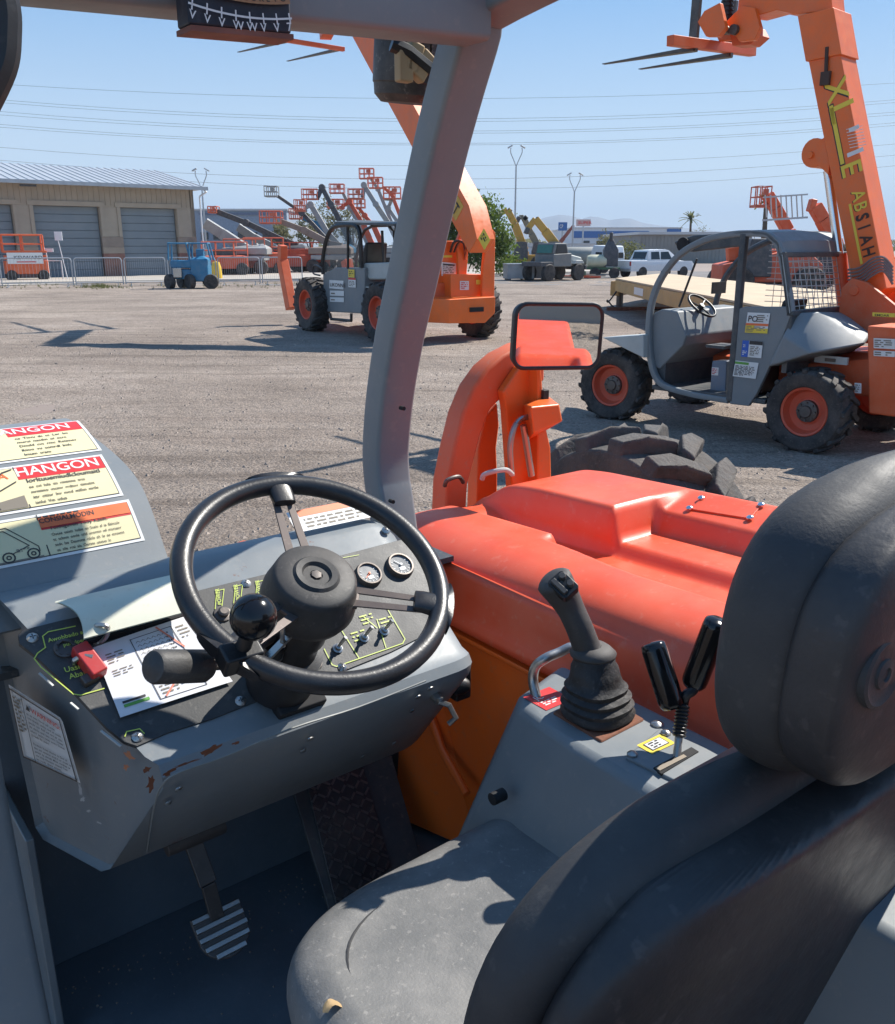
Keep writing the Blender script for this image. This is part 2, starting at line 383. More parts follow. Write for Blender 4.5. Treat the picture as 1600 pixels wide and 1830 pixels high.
# loose stones
b = B(); rd = random.Random(3)
for k in range(9000):
    y = 2.5+rd.random()**1.6*20; x = rd.uniform(-1, 1)*(1.5+y*.62); r = rd.choice((.006, .008, .01, .014, .02))*(1+y*.02)
    z = gh(x, y); a = rd.uniform(0, 3)
    P = [V((x+r*math.cos(a+t)*rd.uniform(.7, 1.3), y+r*math.sin(a+t)*rd.uniform(.7, 1.3), z-.002)) for t in (0, 2.1, 4.2)]+[V((x+rd.uniform(-.4, .4)*r, y, z+r*rd.uniform(.5, .9)))]
    b.add(P, [(0, 1, 3), (1, 2, 3), (2, 0, 3)])
b.done('loose_gravel', mat('pebbles', (.32, .26, .215), .9, var=.35, vs=9), smooth=False, kind='stuff')['label'] = 'small loose stones scattered over the dirt yard'
# asphalt road behind the yard, with a low kerb of dirt
b = B(); P = [G(-400, 514), G(2000, 514)]
b.box((0, 60, .012), (170, 26, .016)); b.done('asphalt_apron', mat('asphalt_pale', (.17, .155, .145), .9, var=.2, vs=.4), kind='structure')
b = B()
for (u0, v0, u1, v1) in ((0, 508, 300, 503), (-300, 512, 0, 508), (300, 503, 560, 500)):
    p, q = G(u0, v0), G(u1, v1); b.beam(p+V((0, 0, .05)), q+V((0, 0, .05)), .5, .1)
b.done('kerb', mat('concrete', (.42, .38, .33), .85, var=.15), kind='structure')

# ================================================================ wheels
def wheel(root, c, R, Wd, rimr, side, tyre=RUBBER, rim=RIMOR, lugs=20, hub=STEELD, name='wheel', flat=.0, steer=0):
    """axis along local x; side = -1 outer face towards -x"""
    c = V(c); Mx = Matrix.Translation(c) @ Matrix.Rotation(steer, 4, 'Z') @ Matrix.Rotation(math.pi/2*side, 4, 'Y')   # z -> outward
    h = Wd/2
    b = B()
    b.lathe([(rimr, h*.82), (rimr*.97, h*.86), (rimr*.90, h*.80), (rimr*.86, h*.45), (rimr*.80, h*.30), (rimr*.55, h*.26), (rimr*.5, h*.30), (1e-6, h*.32)], Mx, 32, cap=False)
    b.lathe([(rimr*.95, -h*.8), (rimr*.9, -h*.2), (rimr*.5, 0), (1e-6, 0)], Mx, 24, cap=False)
    b.mi = 1
    b.lathe([(rimr*.46, h*.3), (rimr*.44, h*.5), (rimr*.25, h*.56), (rimr*.22, h*.66), (1e-6, h*.67)], Mx, 20)
    for k in range(8):
        t = 2*math.pi*k/8; p = Mx @ V((rimr*.36*math.cos(t), rimr*.36*math.sin(t), h*.5)); q = Mx @ V((rimr*.36*math.cos(t), rimr*.36*math.sin(t), h*.62))
        b.cyl(p, q, rimr*.05, n=6)
    wh = b.done(name, [rim, hub], root)
    b = B(); Ri = R*.93
    b.lathe([(rimr*.98, h*.7), (rimr*1.02, h*.88), (lerp(rimr, R, .35), h*1.0), (lerp(rimr, R, .7), h*1.0), (Ri*.97, h*.93), (Ri, h*.8), (Ri*1.005, 0), (Ri, -h*.8), (Ri*.97, -h*.93), (lerp(rimr, R, .6), -h), (rimr*1.0, -h*.85), (rimr*.97, -h*.7)], Mx, 48, cap=False)
    for k in range(lugs):
        for sd_ in (1, -1):
            t0 = 2*math.pi*(k+(.5 if sd_ < 0 else 0))/lugs; dt = 2*math.pi/lugs
            pts = []
            for rr, top in ((Ri*.985, 0), (R, 1)):
                for (zz, a) in ((h*1.0*sd_, -.02), (h*1.0*sd_, .33 if not top else .28), (h*.55*sd_, .52), (-h*.06*sd_, .80), (-h*.06*sd_, .50), (h*.5*sd_, .12)):
                    r2 = rr if abs(zz) < h*.9 else (R*.975 if top else R*.88)
                    t = t0+a*dt; pts.append(Mx @ V((r2*math.cos(t), r2*math.sin(t), zz)))
            n = 6
            b.add(pts, [tuple(range(n))[::-1], tuple(range(n, 2*n))]+[(i, (i+1) % n, n+(i+1) % n, n+i) for i in range(n)])
    b.done('tyre', tyre, wh, bev=.008 if R > .3 else 0, seg=1)
    return wh
# ================================================================ the machine we stand in
T = Fr(0, 0, math.radians(38))
own = thing('telehandler', 'foreground telehandler seen from its open cab, with steering wheel, black seat and smooth orange hood', 'telehandler', T)
L = T.L
# ---- hood, one moulding
def hood_z(x, y):
    zt = 1.372-.04*y-.05*ss(1.62, 1.80, y)**2
    z = zt+.028*ss(1.485, 1.525, x)*(1-ss(1.55, 1.8, y)*.5)
    blk = 0                       # raised block from here outwards
    yb = ss(1.295, 1.325, y)                        # block's rear wall
    tr = ss(1.325, 1.352, x)*(1-ss(1.498, 1.512, x))*(1-ss(1.60, 1.80, y))*yb      # trough beside the block
    z -= tr*.085
    if y < 1.33:
        xi = 1.262+.035*ss(1.0, 1.3, y)
        f = ss(xi-.02, xi+.05, x)*(1-yb)*ss(.28, .34, y)
        side = 0
        if y > 1.02:
            if x > 1.64: side = ss(1.638, 1.672, x)*.6+.4*max(0, min(1, (x-1.672)/.12))
        else: side = ss(1.72, 1.76, x)
        side = max(0, min(1, side)) if not (1.0 < y < 1.04) else lerp(ss(1.72, 1.76, x), max(0, min(1, ss(1.638, 1.672, x)*.6+.4*max(0, (x-1.672)/.12))), (y-1.0)/.04)
        z -= f*(1-side)*.082
    if x < 1.22: z -= .058*(1-math.sqrt(max(0, 1-((1.22-x)/.115)**2)))*1.0 if x > 1.105 else .058
    if x > 1.78: z -= .02*((x-1.78)/.03)**2
    return z
xs = [1.106+.006*k for k in range(6)]
while xs[-1] < 1.812: xs.append(xs[-1]+.0072)
ys2 = [.15+.0105*k for k in range(161)]
secs = []
for y in ys2:
    wob = .003*math.sin(y*5)
    row = [V((1.074, y, 1.156)), V((1.068, y, 1.164)), V((1.068, y, 1.176)), V((1.076, y, 1.186)), V((1.084, y, 1.198)), V((1.087, y, 1.225)), V((1.092+wob, y, 1.262)), V((1.098+wob, y, 1.282))]
    row += [V((x, y, hood_z(x, y)-(.018*(1-ss(1.1, 1.25, x))*ss(1.0, 1.7, y)))) for x in xs]+[V((1.83, y, 1.26)), V((1.84, y, 1.15))]
    if y > 1.78:
        for q in row: q.z -= (y-1.78)**2*18; 
    secs.append(row)
last = [V((q.x, 1.86, min(q.z, 1.16))) for q in secs[-1]]
secs.append(last)
b = B(); b.loft(secs, cap=False, closed=False)
hood = b.done('hood', ORANGE, own, ang=180)
b = B(); 
# plate with four bolts on the slanted recess wall
pp = [L(1252, 908, z=1.318), L(1358, 930, z=1.318), L(1338, 955, z=1.30), L(1231, 929, z=1.30)]
nrm = (pp[1]-pp[0]).cross(pp[3]-pp[0]).normalized(); nrm = nrm if nrm.z > 0 else -nrm
pp = [V((q.x, q.y, hood_z(q.x, q.y)+.004)) for q in pp]
nrm = (pp[1]-pp[0]).cross(pp[3]-pp[0]).normalized(); nrm = nrm if nrm.z > 0 else -nrm
b.hull(pp+[q-nrm*.006 for q in pp])
b.done('hood_plate', ORANGE, hood, bev=.001)
for q in pp:
    b = B(); bolt(b, q+nrm*.0005, nrm, .0085, .006); b.done('bolt', CHROME, hood)
# lower body under the hood
b = B()
b.xprism([(.15, 1.15), (1.30, 1.15), (1.88, 1.15), (1.88, .62), (.15, .62)], 1.10, 1.13)
b.box((1.46, 1.0, .88), (.66, 1.66, .5))
body = b.done('body_panel', ORANGE2, own, bev=.006)
b = B(); b.beam((1.092, .15, 1.135), (1.092, 1.60, 1.135), .022, .010, w2=.022); b.done('body_rail', ORANGE2, own, bev=.003)
b = B()   # frame gusset curving down to the floor on the right of the footwell
b.hull([(1.10, 1.50, 1.14), (1.06, 1.44, .62), (1.10, 1.30, .62), (1.10, 1.52, .62), (1.10, 1.56, 1.14), (1.03, 1.52, .62), (1.085, 1.50, .95)])
b.tube([L(760, 1250, x=1.085), L(790, 1340, x=1.075), L(835, 1420, x=1.055)], .010, 8)
b.done('frame_gusset', ORANGE2, own, bev=.004)
b = B()   # low orange front frame seen through the wheel
b.hull([(.60, 2.0, 1.02), (.60, 2.5, .96), (1.15, 2.0, 1.13), (1.15, 2.5, 1.04), (.6, 2.0, .8), (1.15, 2.0, .8), (.6, 2.5, .8), (1.15, 2.5, .8)])
b.done('front_frame', ORANGE3, own, bev=.02)
b = B()
b.hull([(x, y, z) for x in (.3, 1.86) for y in (0, 1.9) for z in (.42, .56)])
b.done('chassis', STEELD, own, bev=.02)
# mirrors of the front wheel: own left and right wheels
wheel(own, (.05, 1.92, .45), .45, .34, .24, -1, RUBBER, RIMOR, 18)
wheel(own, (1.85, 2.0, .42), .42, .30, .24, 1, RUBBER, RIMOR, 18)
wheel(own, (1.95, -.75, .45), .45, .32, .24, 1, RUBOLD, RIMOR, 18)
wheel(own, (.02, -1.0, .45), .45, .32, .24, -1, RUBOLD, RIMOR, 18)
# rear body + boom pivot (met by the mirror)
b = B(); b.hull([(x, y, z) for x in (1.15, 1.8) for y in (-1.5, -.3) for z in (.6, 1.24)]); b.box((1.42, -1.3, 1.75), (.16, .3, 1.3)); b.box((1.3, -.9, 1.3), (.3, .5, .16)); b.done('rear_body', ORANGE, own, bev=.03, seg=3)

# ---- cab frame
fp = [(655, 905), (648, 860), (645, 800), (652, 700), (668, 590), (690, 480), (713, 360), (738, 240), (762, 140), (788, 40), (800, -20)]
lp = [L(u, v, x=.955) for u, v in fp]
lp = [V((.955, 1.46, 1.25))]+lp+[V((.955, 1.02, 2.33))]
def pillar(path, x0, x1, dep, nm, par, bevel=.012, mt=GREY):
    path = smooth_path(path, 5); b = B(); secs = []
    for i, p in enumerate(path):
        t = (path[min(i+1, len(path)-1)]-path[max(i-1, 0)]).normalized(); nb = V((0, -t.z, t.y)); nb = nb if nb.y < 0 else -nb
        r = .009; c = []
        for (a, d) in rrect(x0, 0, x1, dep, r, 3): c.append(V((a, p.y, p.z))+nb*d)
        secs.append(c)
    b.loft(secs); return b.done(nm, mt, par, ang=40)
pr = pillar(lp, .955, 1.035, .062, 'cab_pillar', own)
for (u, v) in ((722, 730), (703, 897)):
    b = B(); q = L(u, v, y=1.40 if v < 800 else 1.41); b.cyl(q+V((0, .012, 0)), q-V((0, .001, 0)), .004, n=10); b.done('bolt_hole', DARK, pr)
# roof cross bar
x0, x1 = -.35, .965
b = B(); n = 24; secs = []
for i in range(n+1):
    x = lerp(x0, x1, i/n); zb = 2.163+.052*(x/.95 if x > 0 else x*1.4/.95); y = 1.13
    secs.append([V((x, y+a, zb+c)) for a, c in rrect(0, 0, .07, .088, .009, 3)])
b.loft(secs); bar = b.done('roof_crossbar', GREY, own, ang=40)
# inclinometer plate under the bar
fy = 1.075
a0, a1, a2, a3 = L(335, -30, y=fy), L(520, -10, y=fy), L(522, 60, y=fy), L(338, 43, y=fy)
zt_, zb_ = a1.z+.05, (a2.z+a3.z)/2
b = B(); b.hull([V((x, y, z)) for x, z in ((a3.x, a3.z), (a2.x, a2.z), (a2.x, zt_), (a3.x, zt_)) for y in (fy, fy+.035)])
gz = b.done('angle_gauge', mat('gauge_plate', (.012, .016, .028), .6, dust=.25, dcol=(.1, .09, .1)), own, bev=.003)
b = B(); b.hull([V((x, y, z)) for x, z in ((a3.x, a3.z-.001), (a2.x, a2.z-.001), (a2.x, a2.z-.007), (a3.x, a3.z-.007)) for y in (fy-.004, fy+.038)]); b.done('gauge_rim', mat('rim_rusty', (.22, .085, .06), .8, var=.3, vs=20, rust=.8), gz)
ux = (a2-a3).normalized()
dc = Dec(flat_fn(a3+V((0, -.0045, 0)), ux, V((0, 0, 1))))
wd = (a2-a3).length
def arc(t, r): return (wd*.60+r*math.sin(t), .372-r*math.cos(t))
R1 = .36
pts = [arc(lerp(-.22, .14, k/16), R1) for k in range(17)]
dc.line(pts, .0022, 0)
for k, ch in enumerate(('V', 'V', 'V', 'W', 'W', 'V', 'V', '7')):
    t = lerp(-.21, .135, k/7); x, y = arc(t, R1+.004); dc.text(x-.005, y-.010, .013, ch, 0, 2, rot=t); dc.line([arc(t, R1-.005), arc(t, R1+.005)], .0018, 0)
pts = [arc(lerp(-.17, .13, k/12), R1-.022) for k in range(13)]
dc.line(pts, .013, 1)
for k in range(11):
    t = lerp(-.16, .12, k/10); x, y = arc(t, R1-.022); dc.text(x-.003, y-.004, .010, 'HUMNAELKETO'[k], 2, 3, rot=t)
dc.done('gauge_scale', [WHITE, mat('bronze_print', (.36, .19, .09), .6), INK], gz)
# work lamp under the roof, right of the bar: ribbed black housing, tan inside
c = L(735, 85, y=1.42); Mx = Matrix.Translation(c+V((0, 0, -.0))) @ Matrix.Rotation(.12, 4, 'X')
b = B(); b.lathe([(1e-6, -.092), (.050, -.090), (.062, -.078), (.064, -.06), (.066, -.058), (.066, .10), (.058, .12), (1e-6, .125)], Mx, 28)
for k in range(28):
    t = 2*math.pi*k/28
    if -.2 < math.sin(t+2.2) : b.box((0, 0, 0), (.008, .012, .14), M=Mx @ Matrix.Rotation(t, 4, 'Z') @ Matrix.Translation((.066, 0, .02)))
lamp = b.done('work_lamp', mat('lamp_rubber', (.018, .017, .017), .6, dust=.4), own)
b = B(); 
for k in range(3): b.box(L(722+k*16, 118-(k % 2)*14, y=1.335), (.028, .02, .05), rot=Matrix.Rotation(.3*k, 3, 'Y'))
b.done('lamp_bracket', mat('lamp_tan', (.42, .28, .14), .7, dust=.3), lamp, bev=.004)
b = B(); b.tube([L(700, 78, y=1.34), L(730, 92, y=1.33), L(770, 125, y=1.33)], .012, 8); b.cyl(L(745, 40, y=1.42), L(760, -30, y=1.25), .012); b.done('lamp_cable', BLACK, lamp)
# left arch leg and its top
leg = [V((.17, 1.14, .50)), V((.17, 1.17, .70)), V((.17, 1.235, 1.0)), V((.17, 1.27, 1.3)), V((.17, 1.26, 1.6)), V((.17, 1.22, 1.9)), V((.17, 1.175, 2.185))]
def leg_fix():
    b = B(); secs = []
    pth = smooth_path(leg, 6)
    for i, p in enumerate(pth):
        t = (pth[min(i+1, len(pth)-1)]-pth[max(i-1, 0)]).normalized(); nb = V((0, -t.z, t.y)); nb = nb if nb.y < 0 else -nb
        secs.append([V((a, p.y, p.z))+nb*d for a, d in rrect(.105, -.035, .185, .03, .013, 3)])
    b.loft(secs); return b.done('cab_pillar', GREYR, own, ang=40)
leg_fix()
b = B(); c = L(-18, 60, x=-.02) ; b.tube(smooth_path([L(-30, -80, y=.75), L(2, 0, y=.75), L(6, 60, y=.75), L(-2, 120, y=.75), L(-40, 200, y=.75)], 5), .012, 10); b.done('door_seal', BLACK, own)

# ---- front fender with three warning labels
prof = smooth_path([(0, 1.36, 1.375), (0, 1.41, 1.42), (0, 1.50, 1.505), (0, 1.60, 1.562), (0, 1.72, 1.60), (0, 1.80, 1.602), (0, 1.88, 1.57)], 8)
cum = [0]
for i in range(1, len(prof)): cum.append(cum[-1]+(prof[i]-prof[i-1]).length)
def fend(x, s, k=0):
    s = max(0, min(cum[-1]-1e-4, s)); i = max(j for j in range(len(cum)) if cum[j] <= s); i = min(i, len(prof)-2)
    t = (s-cum[i])/(cum[i+1]-cum[i]); p = prof[i].lerp(prof[i+1], t); d = (prof[i+1]-prof[i]).normalized(); n = V((0, -d.z, d.y))
    return V((x, p.y, p.z))+n*k
def xr(s): return .500-.035*ss(.2, .45, s)+.01*math.sin(s*6)
b = B(); ns = 40
b.loft([[fend(xr(cum[-1]*j/ns)-(0 if j < 34 else (j-34)**2*.0012), cum[-1]*j/ns, 0), fend(-.45, cum[-1]*j/ns, 0), fend(-.45, cum[-1]*j/ns, -.006), fend(xr(cum[-1]*j/ns)-(0 if j < 34 else (j-34)**2*.0012), cum[-1]*j/ns, -.006)] for j in range(ns+1)])
fen = b.done('fender', GREY, own, ang=50)
def fs_at(u, v):       # pixel -> (x, s) on the fender, by marching
    best = None
    for j in range(0, 236):
        s = cum[-1]*j/240; p = fend(0, s); q = fend(0, s+.002); n = (q-p).cross(V((1, 0, 0)))
        h = L(u, v, p=(p, n)); e = (V((0, h.y, h.z))-V((0, p.y, p.z))).length
        if best is None or e < best[0]: best = (e, h.x, s)
    return best[1:]
def fdec(c, hh, kind, seed):
    # c: the label's right-bottom / right-top pixels; built leftwards
    (xb, sb), (xt, st_) = fs_at(*c[0]), fs_at(*c[1])
    (xl, sl_) = fs_at(*c[2])
    wdt = .56; h = st_-sb
    fn = lambda x, y, k: fend(xb-wdt+x, sb+y, k+.0006)
    d = Dec(fn, sub=10)
    d.q(0, 0, wdt, h, 0, 0); m = .005
    d.q(m, m, wdt-m, h-m, 4, 1); m2 = .0065
    d.q(m2, m2, wdt-m2, h-m2, 1, 2)
    hx = wdt-(xb-xl); hd = h*.30
    d.q(hx, h-m2-hd, wdt-m2, h-m2, 2, 3)
    return d, wdt, h, hx, hd
PRM = [WHITE, CREAM, REDP, WHITE, INK, INKB, ORP]
d, wdt, h, hx, hd = fdec([(182, 805), (150, 751), (0, 765)], 0, 0, 1)
d.text(wdt-.168, h-hd*.90, hd*.85, 'HANGON', 3, 4, .95); d.text(wdt-.182, h-hd*.95, hd*.7, 'A', 6, 4)
d.words(hx+.008, h*.08, wdt-hx-.022, h*.56, 5, 4, 4, 1); d.done('warning_label', PRM, fen)
d, wdt, h, hx, hd = fdec([(221, 886), (190, 812), (22, 836)], 0, 0, 2)
d.text(wdt-.150, h-hd*.94, hd*.95, 'HANGON', 3, 4, .95); d.text(wdt-.178, h-hd, hd*.7, 'A', 6, 4)
d.text(hx+.010, h*.55, h*.13, 'Iorltuuemiudlcloumaitl', 4, 4, .9); d.words(hx+.010, h*.08, wdt-hx-.03, h*.44, 4, 4, 4, 2)
d.line([(hx, .006), (hx, h*.95)], .0018, 4, 4)
d.poly([(hx-.09, .0075), (hx-.002, .0075), (hx-.002, h*.30), (hx-.09, h*.14)], 5, 4)
d.line([(hx-.09, h*.45), (hx-.05, h*.55), (hx-.02, h*.85), (hx-.005, h*.9)], .003, 4, 5); d.line([(hx-.09, h*.4), (hx-.04, h*.42), (hx-.006, h*.6)], .0025, 4, 5); d.line([(hx-.09, h*.3), (hx-.05, h*.25), (hx-.045, h*.1)], .004, 4, 5)
d.done('warning_label', PRM, fen)
d, wdt, h, hx, hd = fdec([(259, 966), (228, 893), (64, 921)], 0, 0, 3)
d.q(hx, h-.0065-h*.26, wdt-.0065, h-.0065, 6, 5)
d.text(wdt-.150, h-h*.235, h*.15, 'CONSIALMODIN', 4, 6, .9); d.rows(wdt-.15, h*.88, .10, h*.05, 1, 4, 6, .7, 3)
d.text(hx+.012, h*.60, h*.105, 'Tonhiguven Tooy Kasih.', 4, 4, 1.05); d.words(hx+.012, h*.10, wdt-hx-.026, h*.46, 4, 4, 4, 8)
d.line([(hx, .0065), (hx, h*.97)], .0018, 4, 4)
# machine diagram
def cir(cx, cy, r, n=14): return [(cx+r*math.cos(2*math.pi*k/n), cy+r*math.sin(2*math.pi*k/n)) for k in range(n)]
for cx in (hx-.022, hx-.058):
    d.line(cir(cx, h*.17, .0085), .0022, 4, 4, True); d.line(cir(cx, h*.17, .003), .0018, 4, 4, True)
d.line([(hx-.10, h*.78), (hx-.05, h*.80), (hx-.012, h*.30), (hx-.012, h*.2)], .0015, 4, 4); d.line([(hx-.10, h*.72), (hx-.055, h*.74), (hx-.025, h*.35), (hx-.05, h*.24)], .0015, 4, 4)
d.line([(hx-.09, h*.08), (hx-.01, h*.08)], .003, 5, 4); d.rows(hx-.045, h*.24, .022, h*.08, 2, 5, 4, .6, 8)
d.done('warning_label', PRM, fen)

# ---- dashboard
PN = V((0, -.6, .8)); PO = V((0, 1.12, 1.25))           # panel plane z = 1.25+.75 (y-1.12)
b = B()
def dsec(x, k=0, dz=0, sc=1):
    P = [(1.085, 1.205), (1.080, 1.225), (1.090, 1.240), (1.112, 1.246), (1.34, 1.417), (1.365, 1.425), (1.40, 1.422), (1.42, 1.40), (1.42, 1.0), (1.40, .985), (1.262, .985), (1.245, .995)]
    c = V((x, 1.27, 1.2)); out = []
    for y, z in P: out.append(V((x, 1.27+(y-1.27)*sc, 1.2+(z-1.2)*sc+dz)))
    return out
sL = dsec(0)
xl = [.352, .350, .350, .340, .240, .234, .228, .226, .245, .25, .300, .310]
secs = []
for k, off, sc in ((0, .012, .965), (1, .004, .99), (2, 0, 1)):
    q = dsec(0, sc=sc)
    for i, p in enumerate(q): p.x = xl[i]+off
    secs.append(q)
for t in (.2, .4, .6, .8):
    q = dsec(0)
    for i, p in enumerate(q): p.x = lerp(xl[i], .87, t)
    secs.append(q)
for x, sc in ((.868, 1), (.885, .985), (.902, .95), (.913, .90), (.918, .82)):
    secs.append(dsec(x, sc=sc))
b.loft(secs); dash = b.done('dashboard', GREYR, own, ang=28)
b = B()    # seam and access panel on the rear face
def RF(u, v): return L(u, v, p=(V((0, 1.08, 1.205)), V((0, -.21, -.165)).normalized()))-V((0, 1, .8))*.0015
pl_ = smooth_path([RF(262, 1520), RF(275, 1440), RF(290, 1400), RF(320, 1378), RF(400, 1350), RF(520, 1300), RF(640, 1262), RF(760, 1215)], 4)
b.tube(pl_, .0016, 5); b.done('panel_seam', mat('seam', (.2, .21, .2), .5), dash)
for (u, v) in ((318, 1407), (300, 1432), (553, 1318), (540, 1340), (746, 1243), (768, 1228), (648, 1350), (704, 1326), (735, 1268)):
    b = B(); bolt(b, RF(u, v), (0, -.78, -.62), .0055, .003); b.done('screw', STEEL, dash)
b = B(); q = RF(775, 1250); b.tube([q, q+V((.01, -.03, .0)), q+V((.02, -.035, -.025)), q+V((.008, -.03, -.035))], .005, 8); b.cyl(q+V((0, 0, .01)), q+V((0, -.015, .005)), .009); b.done('latch', STEEL, dash)
b = B(); q = L(812, 1225, x=.93); b.box(q+V((.02, .02, 0)), (.035, .05, .07)); b.lathe([(.02, 0), (.016, .02), (.008, .03)], Matrix.Translation(q) @ frame_z((1, -.8, 0)).to_4x4(), 14); b.done('ignition_connector', BLACK, dash, bev=.004)
# black instrument panel on the sloping top
def PP(u, v, k=0): return L(u, v, p=(PO+PN*(.004+k), PN))
def panel(pts, name, m, par, thick=.004, k=0, rad=True):
    P = [PP(u, v, k) for u, v in pts]; b = B(); nn = len(P)
    b.add([p-PN*thick for p in P]+P, [tuple(range(nn))[::-1], tuple(range(nn, 2*nn))]+[(i, (i+1) % nn, nn+(i+1) % nn, nn+i) for i in range(nn)])
    return b.done(name, m, par, bev=.001, seg=1)
ipan = panel([(32, 1135), (42, 1125), (110, 1108), (300, 1068), (560, 1005), (725, 962), (755, 985), (782, 1060), (785, 1100), (770, 1130), (700, 1165), (600, 1205), (480, 1245), (380, 1285), (300, 1310), (245, 1334), (222, 1326), (190, 1300), (130, 1235), (60, 1170), (34, 1150)], 'instrument_panel', PANEL, dash, .008, .0)
pfn = lambda x, y, k: V((x, 1.12+y*.8, 1.25+y*.6))+PN*(.0046+k)
def puv(u, v):
    p = PP(u, v); return (p.x, (p.y-1.12)/.8)
d = Dec(pfn)
def pline(px, wdd=.0016, mi=0, cl=False): d.line([puv(*q) for q in px], wdd, mi, 1, cl)
pline([(133, 1117), (85, 1127), (75, 1135), (80, 1155), (66, 1165), (60, 1175), (72, 1190), (130, 1238), (142, 1240), (185, 1228)])
pline([(690, 1085), (722, 1140), (718, 1148), (600, 1189), (592, 1186), (578, 1158)]); pline([(648, 1100), (672, 1120)]); pline([(606, 1120), (640, 1174)]); pline([(672, 1105), (688, 1155)])
for (u, v) in ((391, 1068), (424, 1060), (463, 1052)):
    pline([(u-5, v-14), (u+8, v-17), (u+4, v+15), (u-8, v+18)], .0012, 0, True)
    a, c = puv(u, v+12); d.text(a+.004, c, .009, 'POWER', 0, 2, rot=1.35)
pline([(222, 1313), (225, 1305), (248, 1300), (256, 1308)]); pline([(612, 995), (640, 990)], .001); 
a, c = puv(84, 1142); d.text(a, c-.004, .0095, 'Awobbado atn', 0, 2, 1.0); a, c = puv(98, 1153); d.text(a+.01, c-.004, .0085, 'pudblper', 0, 2)
a, c = puv(115, 1200); d.text(a, c, .012, 'Uasr', 0, 2); d.text(a+.003, c-.012, .012, 'Abar', 0, 2)
for (u, v) in ((640, 1135), (655, 1105), (690, 1110)):
    a, c = puv(u, v); d.rows(a-.012, c-.01, .028, .022, 3, 0, 1, .35, u)
d.done('panel_marking', [LIME], dash)['kind'] = 'stuff'
for (u, v) in ((58, 1140), (246, 1317), (430, 1253), (440, 1043), (612, 1193), (690, 948)):
    b = B(); p = PP(u, v); bolt(b, p-PN*.002, PN, .0085, .006)
    b.mi = 1; b.box((0, 0, 0), (.008, .0014, .001), M=Matrix.Translation(p+PN*.0042) @ frame_z(PN).to_4x4()); b.box((0, 0, 0), (.0014, .008, .0012), M=Matrix.Translation(p+PN*.0042) @ frame_z(PN).to_4x4())
    b.done('screw', [STEEL, DARK], dash)
for (u, v, r) in ((658, 1029, .0225), (714, 1013, .0235)):
    c = PP(u, v); M = Matrix.Translation(c) @ frame_z(PN).to_4x4(); b = B()
    b.lathe([(r*1.12, -.004), (r*1.12, .004), (r*1.02, .010), (r*.90, .010), (r*.88, .006)], M, 32)
    b.mi = 1; b.lathe([(r*.89, .003), (r*.89, .0062), (1e-6, .0062)], M, 32)
    b.mi = 2
    for k in range(11):
        t = math.radians(-210+24*k); b.box((r*.72*math.cos(t), r*.72*math.sin(t), .0067), (r*.16, r*.05, .0004), rot=None, M=M) if False else b.box((0, 0, 0), (r*.16, r*.045, .0004), M=M @ Matrix.Translation((r*.72*math.cos(t), r*.72*math.sin(t), .0067)) @ Matrix.Rotation(t, 4, 'Z'))
    b.box((0, 0, 0), (r*.5, r*.3, .0004), M=M @ Matrix.Translation((0, -r*.35, .0067)))
    b.mi = 3 if u < 700 else 2; t = math.radians(215 if u < 700 else 130); b.box((0, 0, 0), (r*.6, r*.05, .0008), M=M @ Matrix.Translation((r*.28*math.cos(t), r*.28*math.sin(t), .0078)) @ Matrix.Rotation(t, 4, 'Z'))
    b.lathe([(r*.1, .006), (r*.1, .0095), (1e-6, .0097)], M, 12)
    b.done('gauge', [STEELD, mat('gauge_face', (.10, .11, .12), .25, dust=.4, dcol=(.4, .4, .38)), WHITE, ORP], dash)
for (u, v) in ((603, 1160), (650, 1141), (686, 1129)):
    c = PP(u, v); M = Matrix.Translation(c) @ frame_z(PN).to_4x4(); b = B()
    b.lathe([(.009, 0), (.009, .003), (.006, .004), (.006, .009), (.004, .010)], M, 12); t = c+PN*.008
    b.tube([t, t+PN*.012+V((.004, .002, 0)), t+PN*.022+V((.008, .003, 0))], [.0028, .0028, .0036], 8); b.done('toggle_switch', STEEL, dash)
for (u, v) in ((398, 1098), (430, 1093), (560, 1185)):
    c = PP(u, v); M = Matrix.Translation(c) @ frame_z(PN).to_4x4(); b = B()
    b.lathe([(.015, 0), (.014, .003), (.009, .004), (.009, .010), (.006, .012), (1e-6, .012)], M, 16); b.done('push_button', [STEELD], dash, ang=30)
c = PP(116, 1160); M = Matrix.Translation(c) @ frame_z(PN).to_4x4(); b = B(); b.lathe([(.0155, 0), (.0155, .004), (.013, .005), (.010, .005), (.010, .001), (1e-6, .001)], M, 24)
for k in range(8): b.box((0, 0, 0), (.003, .003, .002), M=M @ Matrix.Rotation(k*.785, 4, 'Z') @ Matrix.Translation((.0115, 0, .0055)))
b.done('power_socket', STEELD, dash)
b = B(); p = PP(132, 1188); b.tube([p, p+PN*.012, p+PN*.02+V((.01, 0, 0)), p+PN*.016+V((.022, -.01, 0))], .004, 8); b.done('ignition_key', STEEL, dash)
b = B(); c = PP(158, 1190)+PN*.012; b.box(c, (.024, .055, .024), rot=frame_z(PN) @ Matrix.Rotation(.25, 3, 'Z')); sw = b.done('switch_cover', REDK, dash, bev=.003)
b = B(); c = PP(160, 1216)+PN*.004; b.box(c, (.024, .016, .016), rot=frame_z(PN) @ Matrix.Rotation(.25, 3, 'Z')); b.done('switch_clip', STEELD, dash, bev=.003)
